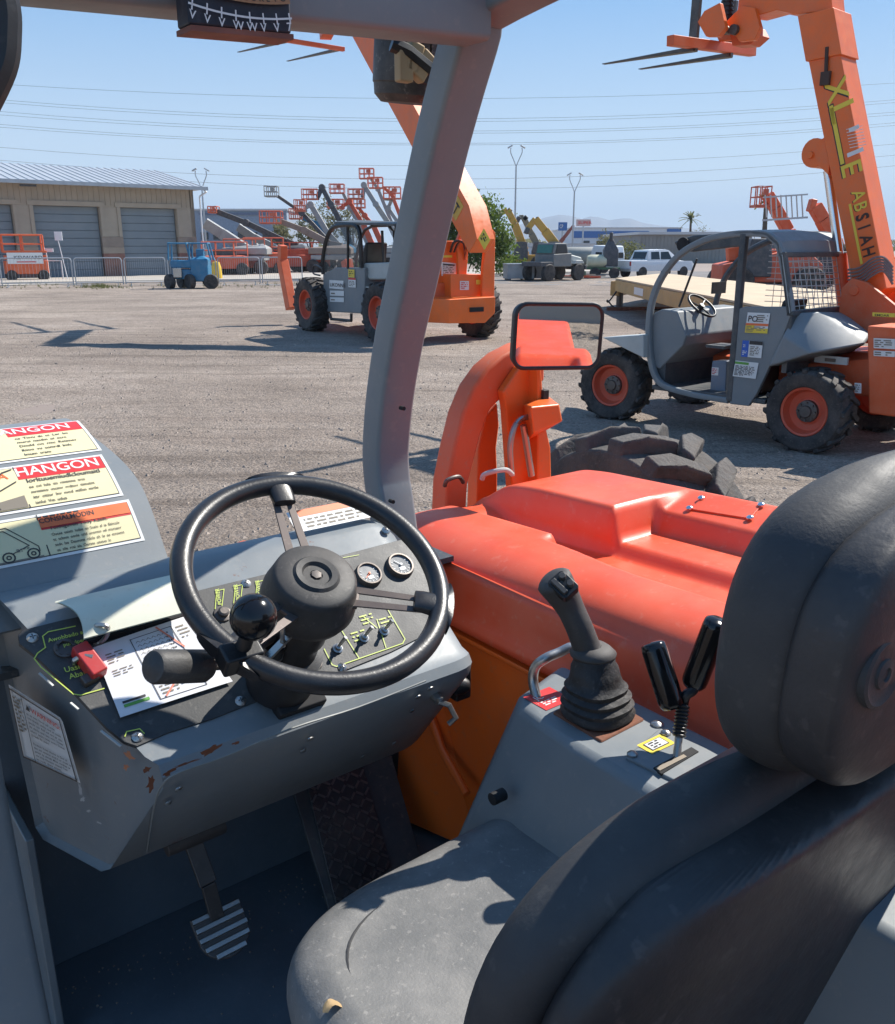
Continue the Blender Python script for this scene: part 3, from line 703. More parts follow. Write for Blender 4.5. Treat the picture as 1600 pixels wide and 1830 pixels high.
# top ledge labels and cream sheet flap
fnl = flat_fn(V((0, 1.12, 1.25))+PN*.0045, (1, 0, 0), (0, .8, .6))
d = Dec(fnl); a0_, a1_ = puv(545, 980), puv(665, 945)
d.q(.72, .298, .905, .345, 0, 0); d.q(.74, .330, .90, .345, 1, 1); d.rows(.745, .302, .15, .024, 3, 2, 1, .5, 4); d.done('notice_label', [WHITE, ORP, INKB], dash)
# cream cover sheet of the manual box, bent up
A = [PP(98, 1075, .010), PP(330, 1022, .012), PP(352, 1088, .040), PP(150, 1141, .040)]
b = B()
def flap(a, c):
    p = A[0].lerp(A[1], a).lerp(A[3].lerp(A[2], a), c); return p+PN*(.012*math.sin(math.pi*c))-V((.0, .0, .02))*(c*(1-c))*0+V((.010*math.sin(math.pi*c)*(1-a), 0, 0))
b.grid(flap, 12, 10); b.grid(lambda a, c: flap(a, c)-PN*.003, 12, 10); b.done('box_flap', FLAP, dash)
b = B(); A2 = [PP(150, 1150, -.001), PP(352, 1096, -.001)]; b.beam(A2[0], A2[1], .012, .008); b.done('box_slot', DARK, dash)
b = B(); p = PP(172, 1122, .035); q = PP(178, 1152, 0); b.tube(smooth_path([p+V((-.004, 0, -.008)), p+PN*.006, p+PN*.004+V((.012, -.01, 0)), q+PN*.02+V((.008, 0, 0)), q+V((0, 0, .002)), q+V((-.008, 0, .001))], 5), .0035, 8); b.done('hook', STEEL, dash)
# side warning label
sp = [V((.350, 1.09, 1.24)), V((.240, 1.34, 1.417)), V((.305, 1.262, .985))]; sn = (sp[1]-sp[0]).cross(sp[2]-sp[0]).normalized(); sn = sn if sn.x < 0 else -sn
def SD(u, v, k=.003): return L(u, v, p=(sp[0]+sn*k, sn))
q0, q1, q2, q3 = SD(18, 1222, .008), SD(113, 1283, .008), SD(146, 1398, .008), SD(45, 1352, .008)
def sfn(x, y, k): return q3.lerp(q2, x).lerp(q0.lerp(q1, x), y)+sn*(k*6)
d = Dec(sfn); d.poly([(0, 0), (1, 0), (1, .95), (.97, 1), (0, 1)], 0, 0)
d.line([(.03, .03), (.97, .03), (.97, .97), (.03, .97)], .022, 1, 1, True); d.line([(.25, .03), (.25, .97)], .012, 1, 1)
d.text(.40, .80, .105, 'WARNING:', 2, 1, 1.0); d.poly([(.30, .80), (.38, .80), (.34, .89)], 1, 1); d.words(.29, .42, .66, .36, 6, 1, 1, 4, .8, 1.0); d.words(.29, .07, .66, .28, 5, 1, 1, 5, .8, 1.0); d.rows(.06, .4, .16, .5, 9, 3, 1, .5, 3)
d.done('warning_label', [WHITE, INK, REDP, INKB], dash)
# chipped paint: rust blotches and pale scratches
def blotch(fn, cu, cv, ru, rv_, ang_, nm, m, seed, n=16):
    rd = random.Random(seed); b = B(); c, s_ = math.cos(ang_), math.sin(ang_); P = []
    for k in range(n):
        t = 2*math.pi*k/n; r_ = rd.uniform(.35, 1.15); a, e = ru*r_*math.cos(t), rv_*r_*math.sin(t); P.append(fn(cu+a*c-e*s_, cv+a*s_+e*c))
    ce = fn(cu, cv); b.add([ce]+P, [(0, 1+k, 1+(k+1) % n) for k in range(n)]); b.done(nm, m, dash, smooth=False)
LIPF = lambda u, v: L(u, v, p=(V((0, 1.0785, 1.225)), V((0, -1, .22)).normalized()))
for i, (u, v, ru, rv2, a) in enumerate(((375, 1338, 24, 7, -.5), (330, 1362, 34, 2.5, -.35), (300, 1378, 14, 5, -.5), (268, 1400, 9, 18, .2), (262, 1372, 8, 9, 0), (420, 1325, 8, 3, -.4))): blotch(lambda x, y: RF(x, y)+V((0, -.001, 0)), u, v, ru, rv2, a, 'rust_patch', RUST, i)
SCR = mat('scratch', (.45, .45, .44), .7)
for i, (u, v, ru, rv2, a) in enumerate(((143, 1410, 3, 14, -.2), (148, 1428, 5, 6, .3), (158, 1450, 4, 3, 0), (176, 1470, 6, 2, .4))): blotch(lambda x, y: SD(x, y, .0035), u, v, ru, rv2, a, 'paint_scratch', SCR, 20+i)
for i, (u, v, ru, rv2, a) in enumerate(((232, 1352, 12, 7, .6), (225, 1372, 6, 8, .3))): blotch(lambda x, y: SD(x, y, .0035), u, v, ru, rv2, a, 'rust_patch', mat('primer_orange', (.45, .17, .08), .7), 30+i)
# small silver stripes on the left edge
for (u0, v0, u1, v1) in ((70, 1203, 95, 1226), (126, 1256, 140, 1268), (180, 1306, 216, 1334)):
    b = B(); b.beam(PP(u0, v0, -.002), PP(u1, v1, -.002), .003, .002); b.done('edge_trim', LIGHTGREY, dash)

# laminated card lying on the panel
P0, P1, P2, P3 = [PP(*q, .0045) for q in ((215, 1283), (416, 1218), (330, 1102), (166, 1158))]
def cfn(x, y, k): return P0.lerp(P1, x).lerp(P3.lerp(P2, x), y)+PN*(k*2+.004*(x*(1-x)))
d = Dec(cfn, sub=6)
d.q(0, 0, 1, 1, 0, 0); d.line([(.36, .06), (.78, .06), (.80, .93), (.36, .93)], .008, 1, 1, True); d.rows(.40, .10, .36, .38, 8, 2, 1, .4, 5)
for i in range(7):
    y = .86-.055*i
    for j in range(6): d.line([(.40+.055*j, y), (.42+.055*j, y+.02), (.44+.055*j, y-.004)], .006, 2, 1)
    d.q(.70, y, .715, y+.018, 1, 1, 1); d.q(.725, y, .74, y+.018, 1, 1, 1)
d.line([(.42, .08), (.78, .45)], .018, 3, 2); d.line([(.80, .62), (.66, .97)], .02, 3, 2)
d.rows(.08, .70, .2, .16, 4, 2, 1, .4, 6); d.rows(.08, .52, .2, .10, 3, 2, 1, .4, 7); d.rows(.84, .72, .13, .2, 4, 2, 1, .4, 9)
d.q(.06, .10, .28, .14, 4, 1, 2); d.q(.06, .155, .26, .185, 1, 1, 2)
card = d.done('instruction_card', [PAPER, INK, INKB, mat('marker_print', (.75, .22, .14), .5), GREEN], None)
card.parent = None; card.matrix_world = T.M
tag(card, 'white laminated instruction card lying on the black dashboard panel under the steering wheel', 'card')

# ---- steering wheel
TI = math.radians(31); WC = V((.564, 1.012, 1.491)); WN = V((0, -math.sin(TI), math.cos(TI)))
WA = V((1, 0, 0)); WB = V((0, math.cos(TI), math.sin(TI))); RW = .178
b = B(); N = 96; pts = [WC+RW*(math.cos(2*math.pi*k/N)*WA+math.sin(2*math.pi*k/N)*WB) for k in range(N)]
b.tube(pts, .0148, 14, True); sw = b.done('steering_wheel', RIMBLK, own, ang=180)
hubM = Matrix.Translation(WC-WN*.008) @ Matrix((WA, WB, WN)).transposed().to_4x4()
b = B(); b.lathe([(1e-6, .006), (.008, .006), (.009, .0075), (.018, .0075), (.021, .012), (.029, .013), (.033, .009), (.053, .008), (.058, .004), (.060, -.004), (.062, -.012), (.067, -.030), (.068, -.045), (.062, -.060), (.045, -.070), (.040, -.075)], hubM, 48)
b.done('hub', mat('hub_plastic', (.030, .029, .028), .6, dust=.5, dcol=(.12, .105, .095), ds=7, bump=.2, bs=300), sw, ang=40)
b = B(); b.lathe([(.0075, .0062), (.0075, .0095), (.004, .010), (1e-6, .010)], hubM, 6); b.done('hub_nut', STEELD, sw)
for (u, v) in ((508, 895), (752, 1075), (465, 1120)):
    q = L(u, v, p=(WC, WN)); dr = (q-WC).normalized(); tn = WN.cross(dr)
    M = Matrix((dr, tn, WN)).transposed().to_4x4(); M.translation = WC
    b = B()
    for s_ in (-1, 1):
        b.hull([M @ V((r, s_*a, h)) for r, a in ((.055, .006), (.055, .019), (.168, .0045), (.168, .0145)) for h in (-.004-.022*(1 if r < .1 else 0), -.001-.022*(1 if r < .1 else 0))])
    b.hull([M @ V((r, a, h)) for r in (.150, .172) for a in (-.0145, .0145) for h in (-.004, -.0005)])
    b.hull([M @ V((r, a, h)) for r in (.050, .066) for a in (-.019, .019) for h in (-.028, -.022)])
    b.done('spoke', BRONZE, sw, bev=.0008, seg=1)
    b = B(); secs = []
    for r, a, h in ((.140, .0165, .006), (.150, .0175, .009), (.168, .018, .011), (.180, .022, .0125), (.189, .034, .0125), (.195, .048, .011)):
        ring = [M @ V((r-(abs(c)**2*1.6/.20 if r > .18 else 0)*0, c, e)) for c, e in [(a*math.copysign(abs(math.cos(t))**.7, math.cos(t)), h*math.copysign(abs(math.sin(t))**.8, math.sin(t))) for t in [2*math.pi*k/20 for k in range(20)]]]
        secs.append(ring)
    for ring in secs[-2:]:
        for i, p in enumerate(ring):
            e = (p-WC); c = e.dot(tn); ring[i] = p-dr*(c*c/(2*RW))
    b.loft(secs); b.done('spoke_grip', RIMBLK, sw, ang=60)
KB = L(455, 1145, p=(WC, WN)); KB = WC+(KB-WC).normalized()*RW
kc = KB+WN*.052+V((.010, .01, 0))
b = B(); b.cyl(KB, kc, .0105, .0085, 14); b.box(KB, (.05, .03, .032), rot=Matrix((WA, WB, WN)).transposed()); b.done('knob_clamp', BLACK, sw, bev=.004)
b = B(); b.ball(kc+WN*.014, .0285, 32); b.done('spinner_knob', BLACKG, sw, ang=180)
# column
CB = WC-WN*.25
b = B(); Mc = Matrix.Translation(WC) @ Matrix((WA, WB, WN)).transposed().to_4x4()
b.lathe([(.040, -.078), (.043, -.085), (.043, -.125), (.038, -.128), (.038, -.165), (.050, -.17), (.050, -.21), (.052, -.25)], Mc, 28); col = b.done('steering_column', BLACK, own, ang=40)
for k in (0,):
    q = WC-WN*.10+V((-.05, -.035, 0)); b = B(); b.tube(smooth_path([q+V((.02, .0, .03)), q+V((.0, -.02, .045)), q+V((-.01, -.025, .02)), q+V((0, -.005, -.01))], 5), .0035, 8); b.beam(q+V((-.03, -.01, -.02)), q+V((.03, -.015, .025)), .016, .003); b.done('column_bracket', STEEL, col)
b = B(); q = WC-WN*.15+V((-.048, -.02, 0)); b.cyl(q-WN*.04, q+WN*.03, .017); b.mi = 1; b.cyl(q+WN*.0, q+WN*.008, .0178); b.done('column_relay', [BLACK, STEEL], col)
g0, g1 = L(268, 1192, y=.955), L(384, 1190, y=.985)
b = B(); ax = (g1-g0); b.lathe([(1e-6, 0), (.010, .001), (.0125, .003), (.0185, .004), (.0205, .008), (.0205, .082), (.017, .089), (1e-6, .09)], Matrix.Translation(g0) @ frame_z(ax).to_4x4(), 28); lg = b.done('direction_lever', mat('grip_rubber', (.035, .034, .033), .6, dust=.35, dcol=(.13, .12, .11), bump=.3), own, ang=40)
b = B(); b.tube([g0+ax*.9, g0+ax*1.25, WC-WN*.12+V((-.03, 0, 0))], .0058, 10); b.done('lever_stem', STEELD, lg)
b = B(); q = PP(520, 1235); b.box(q+V((0, -.01, -.004)), (.08, .06, .03), rot=frame_z(PN)); b.mi = 1; b.hull([PP(u, v, .002) for u, v in ((470, 1240), (500, 1258), (545, 1243), (548, 1220), (500, 1210))]+[PP(u, v, -.02) for u, v in ((470, 1240), (500, 1258), (545, 1243), (548, 1220), (500, 1210))]); b.done('column_foot', [DARK, ORANGE3], own, bev=.003)

# ---- footwell
FL = .60
b = B(); b.box((.62, 1.0, FL-.02), (1.0, 1.25, .04)); floor = b.done('cab_floor', FLOORP, own, bev=.003)
b = B(); b.hull([(.18, 1.56, FL), (1.09, 1.56, FL), (.18, 1.62, 1.3), (1.09, 1.62, 1.3), (.18, 1.60, FL), (1.09, 1.60, FL), (.18, 1.66, 1.3), (1.09, 1.66, 1.3)]); b.done('kick_panel', FLOORP, own, bev=.003)
b = B(); b.hull([V((x, y, z)) for x in (.222, .236) for (y, z) in ((1.37, .6), (1.39, 1.0), (1.6, .6), (1.6, 1.0))]); b.done('side_panel', GREYR, own, bev=.003)
b = B(); b.box((.645, 1.548, 1.29), (.92, .31, .012)); b.done('sun_block_plate', GREYD, own)  # unseen plate added to stop sun falling behind the dash onto the floor
# ribbed rubber mat strip with tread plate
BN = V((0, -.30, .24)).normalized(); BO = V((0, 1.34, .61))
m0, m1, m2, m3 = [L(*q, p=(BO, BN)) for q in ((548, 1400), (650, 1372), (700, 1550), (602, 1622))]
b = B(); q4 = [L(*q, p=(BO-BN*.006, BN)) for q in ((520, 1400), (700, 1350), (760, 1560), (596, 1650))]; b.hull(q4+[q-BN*.01 for q in q4]); b.done('pedal_board', GREYD, own, bev=.002)
b = B(); b.hull([m0, m1, m2, m3]+[q-BN*.005 for q in (m0, m1, m2, m3)]); tp = b.done('tread_plate', mat('plate_black', (.05, .05, .055), .4, metal=.5, dust=.3), own, bev=.002)
b = B()
for i in range(8):
    for j in range(11):
        p = m0.lerp(m1, (i+.5)/8).lerp(m3.lerp(m2, (i+.5)/8), (j+.5)/11); a = .7 if (i+j) % 2 else -.7
        b.box(p+BN*.001, (.018, .0045, .003), rot=frame_z(BN) @ Matrix.Rotation(a, 3, 'Z'))
b.done('tread_bars', mat('tread_steel', (.16, .15, .15), .35, metal=.7, dust=.2), tp, kind='stuff')
b = B(); c = L(755, 1440, y=1.5); b.cyl(c, c+V((0, .03, 0)), .03); b.done('floor_grommet', DARK, own)
rd = random.Random(77); b = B()
for k in range(420):
    x, y = rd.uniform(.2, 1.05), rd.uniform(.7, 1.5) if k % 3 else 1.5-abs(rd.gauss(0, .05)); r_ = rd.uniform(.001, .0035)
    b.add([V((x+r_, y, FL+.0005)), V((x-r_*.6, y+r_*.8, FL+.0005)), V((x-r_*.5, y-r_, FL+.0005)), V((x, y, FL+r_))], [(0, 1, 3), (1, 2, 3), (2, 0, 3)])
b.done('floor_grit', mat('grit', (.30, .25, .2), .9, var=.3), floor, smooth=False, kind='stuff')
# brake pedal
pc = L(400, 1665, z=.74); pn = V((.05, -.62, .78)).normalized()
Mp = Matrix.Translation(pc) @ MX((0, 0, 0), (1, 0, 0), (0, .78, .62)); Mp = Matrix.Translation(pc) @ MX((0, 0, 0), (1, .02, .0), (0, .78, .62))
wd2, ht2 = .047, .043
shape = [(-wd2, ht2), (wd2, ht2), (wd2, 0)]+[(wd2*math.cos(t), -ht2*1.05*math.sin(t)) for t in [math.pi*k/14 for k in range(1, 14)]]+[(-wd2, 0)]
b = B(); b.prism(shape, Mp @ Matrix.Translation((0, 0, -.008)), .008); ped = b.done('brake_pedal', STEELD, own, bev=.002)
for k in range(5):
    y = ht2-.007-.0178*k; hw = wd2*(1 if y > 0 else math.sqrt(max(.05, 1-(y/(ht2*1.05))**2)))*.97
    b = B(); b.box((0, y, .002), (2*hw, .0088, .006), M=Mp); b.done('pedal_strip', STEEL, ped, bev=.001, seg=1)
b = B(); t0 = L(345, 1505, y=1.37); pm = L(372, 1580, y=1.33)
b.beam(t0, pm, .032, .010, up=(0, -1, 0)); b.beam(pm, pc+V((0, .02, -.0)), .026, .010, up=(0, -1, 0)); b.cyl(t0+V((-.05, 0, .01)), t0+V((.06, 0, .01)), .016); b.done('pedal_arm', STEELD, ped, bev=.002)

# ---- right hand console
ZC = 1.205
b = B()
cp = [L(945, 1250, z=ZC), L(1010, 1212, z=ZC)]
b.hull([(.925, .985, ZC), (1.055, 1.02, ZC), (1.055, .25, ZC), (.87, .25, ZC), (.875, .80, ZC), (.90, .965, ZC-.01),
        (.80, 1.00, .97), (.80, .25, .97), (.79, 1.03, .62), (.79, .25, .62), (1.07, 1.10, .62), (1.07, 1.06, 1.10), (.93, 1.08, 1.0)])
con = b.done('control_console', GREY, own, bev=.012, seg=4)
def CP(u, v, k=0): return L(u, v, z=ZC+k)
q = [CP(988, 1272, .004), CP(1062, 1232, .004), CP(1152, 1284, .004), CP(1075, 1324, .004)]
b = B(); b.hull(q+[p-V((0, 0, .006)) for p in q]); jp = b.done('joystick', RUST, own, bev=.003)
jc = sum(q, V((0, 0, 0)))/4; 
rings = [(.058, 0), (.060, .006), (.056, .012), (.059, .019), (.053, .025), (.056, .032), (.049, .038), (.051, .045), (.044, .051), (.044, .060), (.041, .075), (.036, .082), (.037, .094), (.030, .100), (.020, .106)]
j1 = L(1058, 1207, y=jc.y+.02); j0 = jc+V((0, 0, .003)); b = B(); secs = []
ax = (j1-j0)
for r, h in rings:
    t = h/.106; c = j0+V((ax.x*t*1.0, ax.y*t*1.0, h)); secs.append(sup(c.x, c.y, r*.93, r*.9, 2.6 if t < .5 else 2, 28, c.z))
b.loft(secs); b.done('rubber_boot', mat('boot_rubber', (.018, .017, .017), .6, dust=.3, dcol=(.15, .13, .12), ds=9, bump=.5, bs=60), jp, ang=50)
top = j0+V((ax.x, ax.y, .104)); j2 = L(1004, 1052, y=top.y+.045); jm = L(1035, 1120, y=top.y+.018)
path = smooth_path([top-V((0, 0, .01)), L(1052, 1165, y=top.y+.006), jm, L(1016, 1080, y=top.y+.034), L(996, 1046, y=top.y+.045), L(985, 1030, y=top.y+.05)], 5)
rad = [lerp(.0262, .0215, ss(0, .35, i/(len(path)-1))) if i/(len(path)-1) < .5 else lerp(.0215, .029, ss(.5, .88, i/(len(path)-1))) for i in range(len(path))]
rad[-1] = .012; rad[-2] = .021; rad[-3] = .0255
b = B(); b.tube(path, rad, 18); b.lathe([(.036, 0), (.037, .004), (.030, .011), (.023, .016)], Matrix.Translation(top-V((0, 0, .012))), 24); b.done('grip', mat('grip_grey', (.055, .050, .046), .6, dust=.3, dcol=(.13, .11, .10), ds=12, bump=.15), jp, ang=180)
tn_ = V((-.25, -.55, .8)).normalized(); tc_ = L(1007, 1046, y=top.y+.022); Mt = Matrix.Translation(tc_+tn_*.0) @ MX((0, 0, 0), (.75, -.6, .0), V((.3, .4, .4)))
tz = (V((0, 0, EYE))-V((0, 0, 0))); vdir = (T.e-tc_).normalized(); zz = (vdir+V((0, .1, .55))).normalized(); Mt = Matrix.Translation(tc_) @ frame_z(zz, (0, 1, .3)).to_4x4()
b = B(); b.prism(rrect(-.016, -.02, .016, .02, .006), Mt @ Matrix.Translation((0, 0, -.012)), .016); b.done('switch_plate', BLACK, jp, bev=.0015)
b = B(); b.box((-.008, 0, .007), (.008, .030, .008), M=Mt); b.done('rocker_switch', mat('rocker', (.07, .065, .06), .5), jp, bev=.001)
for yy in (.009, -.008):
    b = B(); b.lathe([(.0058, 0), (.0058, .010), (.0045, .012), (1e-6, .012)], Mt @ Matrix.Translation((.007, yy, 0)), 16); b.done('push_button', mat('rocker', (0, 0, 0)), jp)
b = B(); b.tube(smooth_path([CP(962, 1256, -.01), L(953, 1218, x=.945), L(957, 1192, x=.95), L(975, 1177, x=.96), L(1000, 1166, x=.985), L(1028, 1157, x=1.01), L(1046, 1190, x=1.03)], 5), .0085, 12); b.done('grab_handle', STEEL, con)
d = Dec(lambda x, y, k: V((x, y, ZC+k+.0006))); p = CP(985, 1252); d.q(p.x-.03, p.y-.02, p.x+.03, p.y+.035, 0, 0); d.text(p.x-.02, p.y+.012, .018, 'JC', 1, 1); d.rows(p.x-.02, p.y-.01, .035, .016, 3, 1, 1); d.done('red_label', [REDP, WHITE], con)
# shift lever
b = B(); q = [CP(1118, 1352, .005), CP(1180, 1300, .005), CP(1300, 1352, .005), CP(1235, 1408, .005)]; b.hull(q+[p-V((0, 0, .007)) for p in q]); lp_ = b.done('shift_plate', GREY, con, bev=.003)
q = [CP(1168, 1372, .0065), CP(1236, 1335, .0065), CP(1249, 1343, .0065), CP(1183, 1383, .0065)]; b = B(); b.hull(q+[p-V((0, 0, .004)) for p in q]); b.done('lever_slot', DARK, con)
q = [CP(1172, 1372, .008), CP(1222, 1348, .008), CP(1228, 1352, .008), CP(1180, 1377, .008)]; b = B(); b.hull(q+[p-V((0, 0, .004)) for p in q]); b.done('slot_brush', mat('slot_tan', (.30, .25, .19), .9, var=.3), con)
d = Dec(lambda x, y, k: V((x, y, ZC+.0055+k))); q = [CP(*c) for c in ((1138, 1338), (1180, 1318), (1207, 1334), (1165, 1354))]
d.poly([(p.x, p.y) for p in q], 0, 0); cc = sum(q, V((0, 0, 0)))/4; d.poly([(lerp(cc.x, p.x, .72), lerp(cc.y, p.y, .68)) for p in q], 2, 1); d.poly([(lerp(cc.x, p.x, .64), lerp(cc.y, p.y, .58)) for p in q], 1, 2); d.rows(cc.x-.012, cc.y-.008, .024, .016, 3, 2, 3); d.done('shift_label', [YEL, WHITE, INK], con)
for (u, v, k) in ((1130, 1350, .005), (1190, 1312, .005), (1175, 1296, .0), (1212, 1402, .005)):
    b = B(); bolt(b, CP(u, v, k), (0, 0, 1), .008 if v != 1296 else .010, .006); b.done('bolt', STEEL, con)
s0, s1, s2 = CP(1208, 1366, 0), L(1218, 1275, x=1.0), L(1222, 1250, x=1.0)
b = B(); b.tube([s0-V((0, 0, .02)), s0.lerp(s1, .5), s1, s2], [.006, .0058, .0055, .0075], 10); lev = b.done('shift_lever', STEEL, own)
b = B()
for k in range(9):
    p = s0.lerp(s2, .42+.055*k); r = .0105-.0*k; b.lathe([(r*.8, 0), (r, .0025), (r*.8, .005)], Matrix.Translation(p) @ frame_z(s2-s0).to_4x4(), 14)
b.done('lever_spring', BLACK, lev)
g0, g1 = L(1202, 1262, x=.985), L(1166, 1148, x=.985); ax = g1-g0; n_ = ax.length
def grip(b, p, q, r=.0192):
    n_ = (q-p).length; b.lathe([(1e-6, -.004), (r*.8, -.003), (r*.97, .003), (r, .01), (r, n_-.012), (r*.93, n_-.003), (r*.7, n_), (1e-6, n_+.001)], Matrix.Translation(p) @ frame_z(q-p).to_4x4(), 24)
b = B(); grip(b, g0, g1); b.done('lever_grip', BLACKG, lev, ang=60)
h0, h1 = L(1240, 1222, x=1.02), L(1284, 1108, x=1.03)
b = B(); grip(b, h0, h1, .0188); b.done('lever_grip', BLACKG, lev, ang=60)
b = B(); b.tube(smooth_path([s2-V((0, 0, .01)), L(1226, 1243, x=1.0), L(1240, 1232, x=1.01), h0+(h1-h0)*.1], 5), .0075, 10); b.done('lever_fork', BLACK, lev)
b = B(); c = L(883, 1427, x=.80)
b.cyl(c+V((.02, 0, 0)), c-V((.004, 0, 0)), .010); b.done('console_grommet', DARK, con)

# ---- seat
b = B(); secs = []
def sx(z): return 0
for z, a, c, cy in ((.90, .27, .24, .70), (.95, .293, .262, .695), (.995, .300, .269, .692), (1.025, .296, .265, .692), (1.043, .282, .250, .692), (1.051, .262, .228, .692), (1.053, .246, .212, .69), (1.048, .236, .200, .69), (1.044, .20, .16, .69), (1.040, .10, .08, .69), (1.039, .002, .002, .69)):
    secs.append(sup(.685, cy, a, c, 3.3, 56, z))
for s_ in secs:
    for p in s_:
        p.z += .018*ss(.70, .95, p.x)+.012*ss(.85, .62, p.y)*0-.015*ss(.78, .95, p.y)
        if p.y > .8: p.x += 0
b.loft(secs, cap=True); seat = b.done('seat', VINYL, own, ang=180, sub=1)
b = B(); b.tube([V((.685+.233*math.copysign(abs(math.cos(t))**(2/3), math.cos(t)), .69+.197*math.copysign(abs(math.sin(t))**(2/3), math.sin(t)), .1*0+1.0455+.018*ss(.70, .95, .685+.233*math.cos(t))-.015*ss(.78, .95, .69+.197*math.sin(t)))) for t in [2*math.pi*k/60 for k in range(60)]], .0022, 6, True); b.done('seat_piping', VINYLD, seat)
b = B(); b.hull([V((x, y, z)) for x in (.5, .92) for y in (.5, .88) for z in (.62, .92)]); b.done('seat_base', GREYD, seat, bev=.03)
# right bolster
b = B(); secs = [sup(.955, y, .035, .02, 2.2, 16, 0) for y in (0,)]; secs = []
for i in range(14):
    t = i/13; y = lerp(.93, .45, t); r = .034*math.sqrt(max(.02, 1-(2*t-1)**6)); secs.append([V((.962+r*math.cos(a), y-.01, 1.05+r*1.0*math.sin(a)+.03*t)) for a in [2*math.pi*k/16 for k in range(16)]])
b.loft(secs); b.done('seat_bolster', VINYLD, seat, ang=180)
# backrest: cushion + shell; leaning slightly back
def brow(z):
    t = (z-1.0)/(1.60-1.0)
    hw = .345*(1-min(.98, max(0, (z-1.31)/.17))**2.4)**(1/2.4)
    yc = .505-.125*t
    return hw, yc
b = B(); secs = []
zs = [.98, 1.02, 1.08, 1.15, 1.22, 1.28, 1.32, 1.36, 1.39, 1.415, 1.435, 1.455, 1.468, 1.476]
for i, z in enumerate(zs):
    hw, yc = brow(z); dpt = .062*(1 if z < 1.40 else math.sqrt(max(.06, 1-((z-1.40)/.08)**2)))
    ring = []
    for k in range(40):
        a = 2*math.pi*k/40; c, s_ = math.cos(a), math.sin(a)
        x = .715+hw*math.copysign(abs(c)**(.62), c); y = yc+dpt*math.copysign(abs(s_)**(.8), s_)
        if s_ > 0: y -= .020*(1-abs(c)**2)
        ring.append(V((x, y, z)))
    secs.append(ring)
b.loft(secs); back = b.done('backrest', VINYLD, own, ang=180, sub=1)
b = B(); secs = []
for i, z in enumerate(zs[:-2]):
    hw, yc = brow(z); hw = hw*.95; ring = []
    for k in range(56):
        a = 2*math.pi*k/56; c, s_ = math.cos(a), math.sin(a)
        ring.append(V((.715+hw*math.copysign(abs(c)**.6, c), yc-.055+.042*math.copysign(abs(s_)**.75, s_), z-.01)))
    secs.append(ring)
b.loft(secs); b.done('backrest_shell', SHELL, back, ang=180, sub=2)
q = [L(u, v, p=(V((0, .3495, 1.3)), V((0, 1, .208)))) for u, v in ((1250, 1605), (1300, 1632), (1255, 1698), (1205, 1665))]
# headrest
HX, HZ = .79, 1.598
b = B(); secs = []
for i in range(15):
    t = -1+2*i/14; k_ = max(.015, 1-abs(t)**2.7)**(1/2.1); z = HZ+.150*t
    ring = []
    for k in range(44):
        a = 2*math.pi*k/44; c, s_ = math.cos(a), math.sin(a)
        x = HX+.195*k_**.8*math.copysign(abs(c)**.62, c); y = .372-.03*t*.3+(.062*k_)*math.copysign(abs(s_)**.75, s_)
        ring.append(V((x, y, z)))
    secs.append(ring)
b.loft(secs); hr = b.done('headrest', VINYLD, own, ang=180, sub=1)
b = B(); secs = []
for i in range(13):
    t = -1+2*i/12; k_ = max(.02, 1-abs(t)**3.0)**(1/2.3); z = HZ+.0+.138*t; ring = []
    for k in range(40):
        a = 2*math.pi*k/40; c, s_ = math.cos(a), math.sin(a)
        ring.append(V((HX+.192*k_*math.copysign(abs(c)**.45, c), .318-.01*t+(.036*k_)*math.copysign(abs(s_)**.42, s_), z)))
    secs.append(ring)
b.loft(secs); b.done('headrest_shell', SHELL, hr, ang=60, sub=1)
c = L(1582, 1205, y=.283); b = B(); b.lathe([(.030, -.008), (.029, -.0005), (.026, .0008), (.022, -.001), (.013, -.001), (.012, .001), (.006, .002), (.005, .0), (1e-6, .0)], Matrix.Translation(V((c.x, .283, c.z))) @ frame_z((0, -1, 0)).to_4x4(), 32); b.done('headrest_screw', VINYLD, hr, ang=40)
b = B(); b.cyl((.74, .38, 1.40), (.76, .37, 1.52), .012); b.cyl((.82, .38, 1.40), (.82, .37, 1.52), .012); b.done('headrest_post', STEEL, hr)
b = B(); b.hull([V((x, y, z)) for x in (.95, 1.5) for y in (-.3, .1) for z in (.9, .98)]); b.done('rear_deck', mat('deck_worn', (.20, .20, .19), .8, var=.3, vs=6, dust=.5, bump=.5, bs=50), own, bev=.01)
# dry leaf on the seat
b = B(); p = L(595, 1803, z=1.05)
b.grid(lambda a, c: p+V((.028*(a-.5)*(1-.6*abs(c-.5)), .012*(c-.5), .003+.006*math.sin(a*4)+.004*abs(c-.5))), 6, 4); lf = b.done('dry_leaf', WOOD, None); lf.matrix_world = T.M
tag(lf, 'small curled dry leaf lying on the front left corner of the black seat cushion', 'leaf')

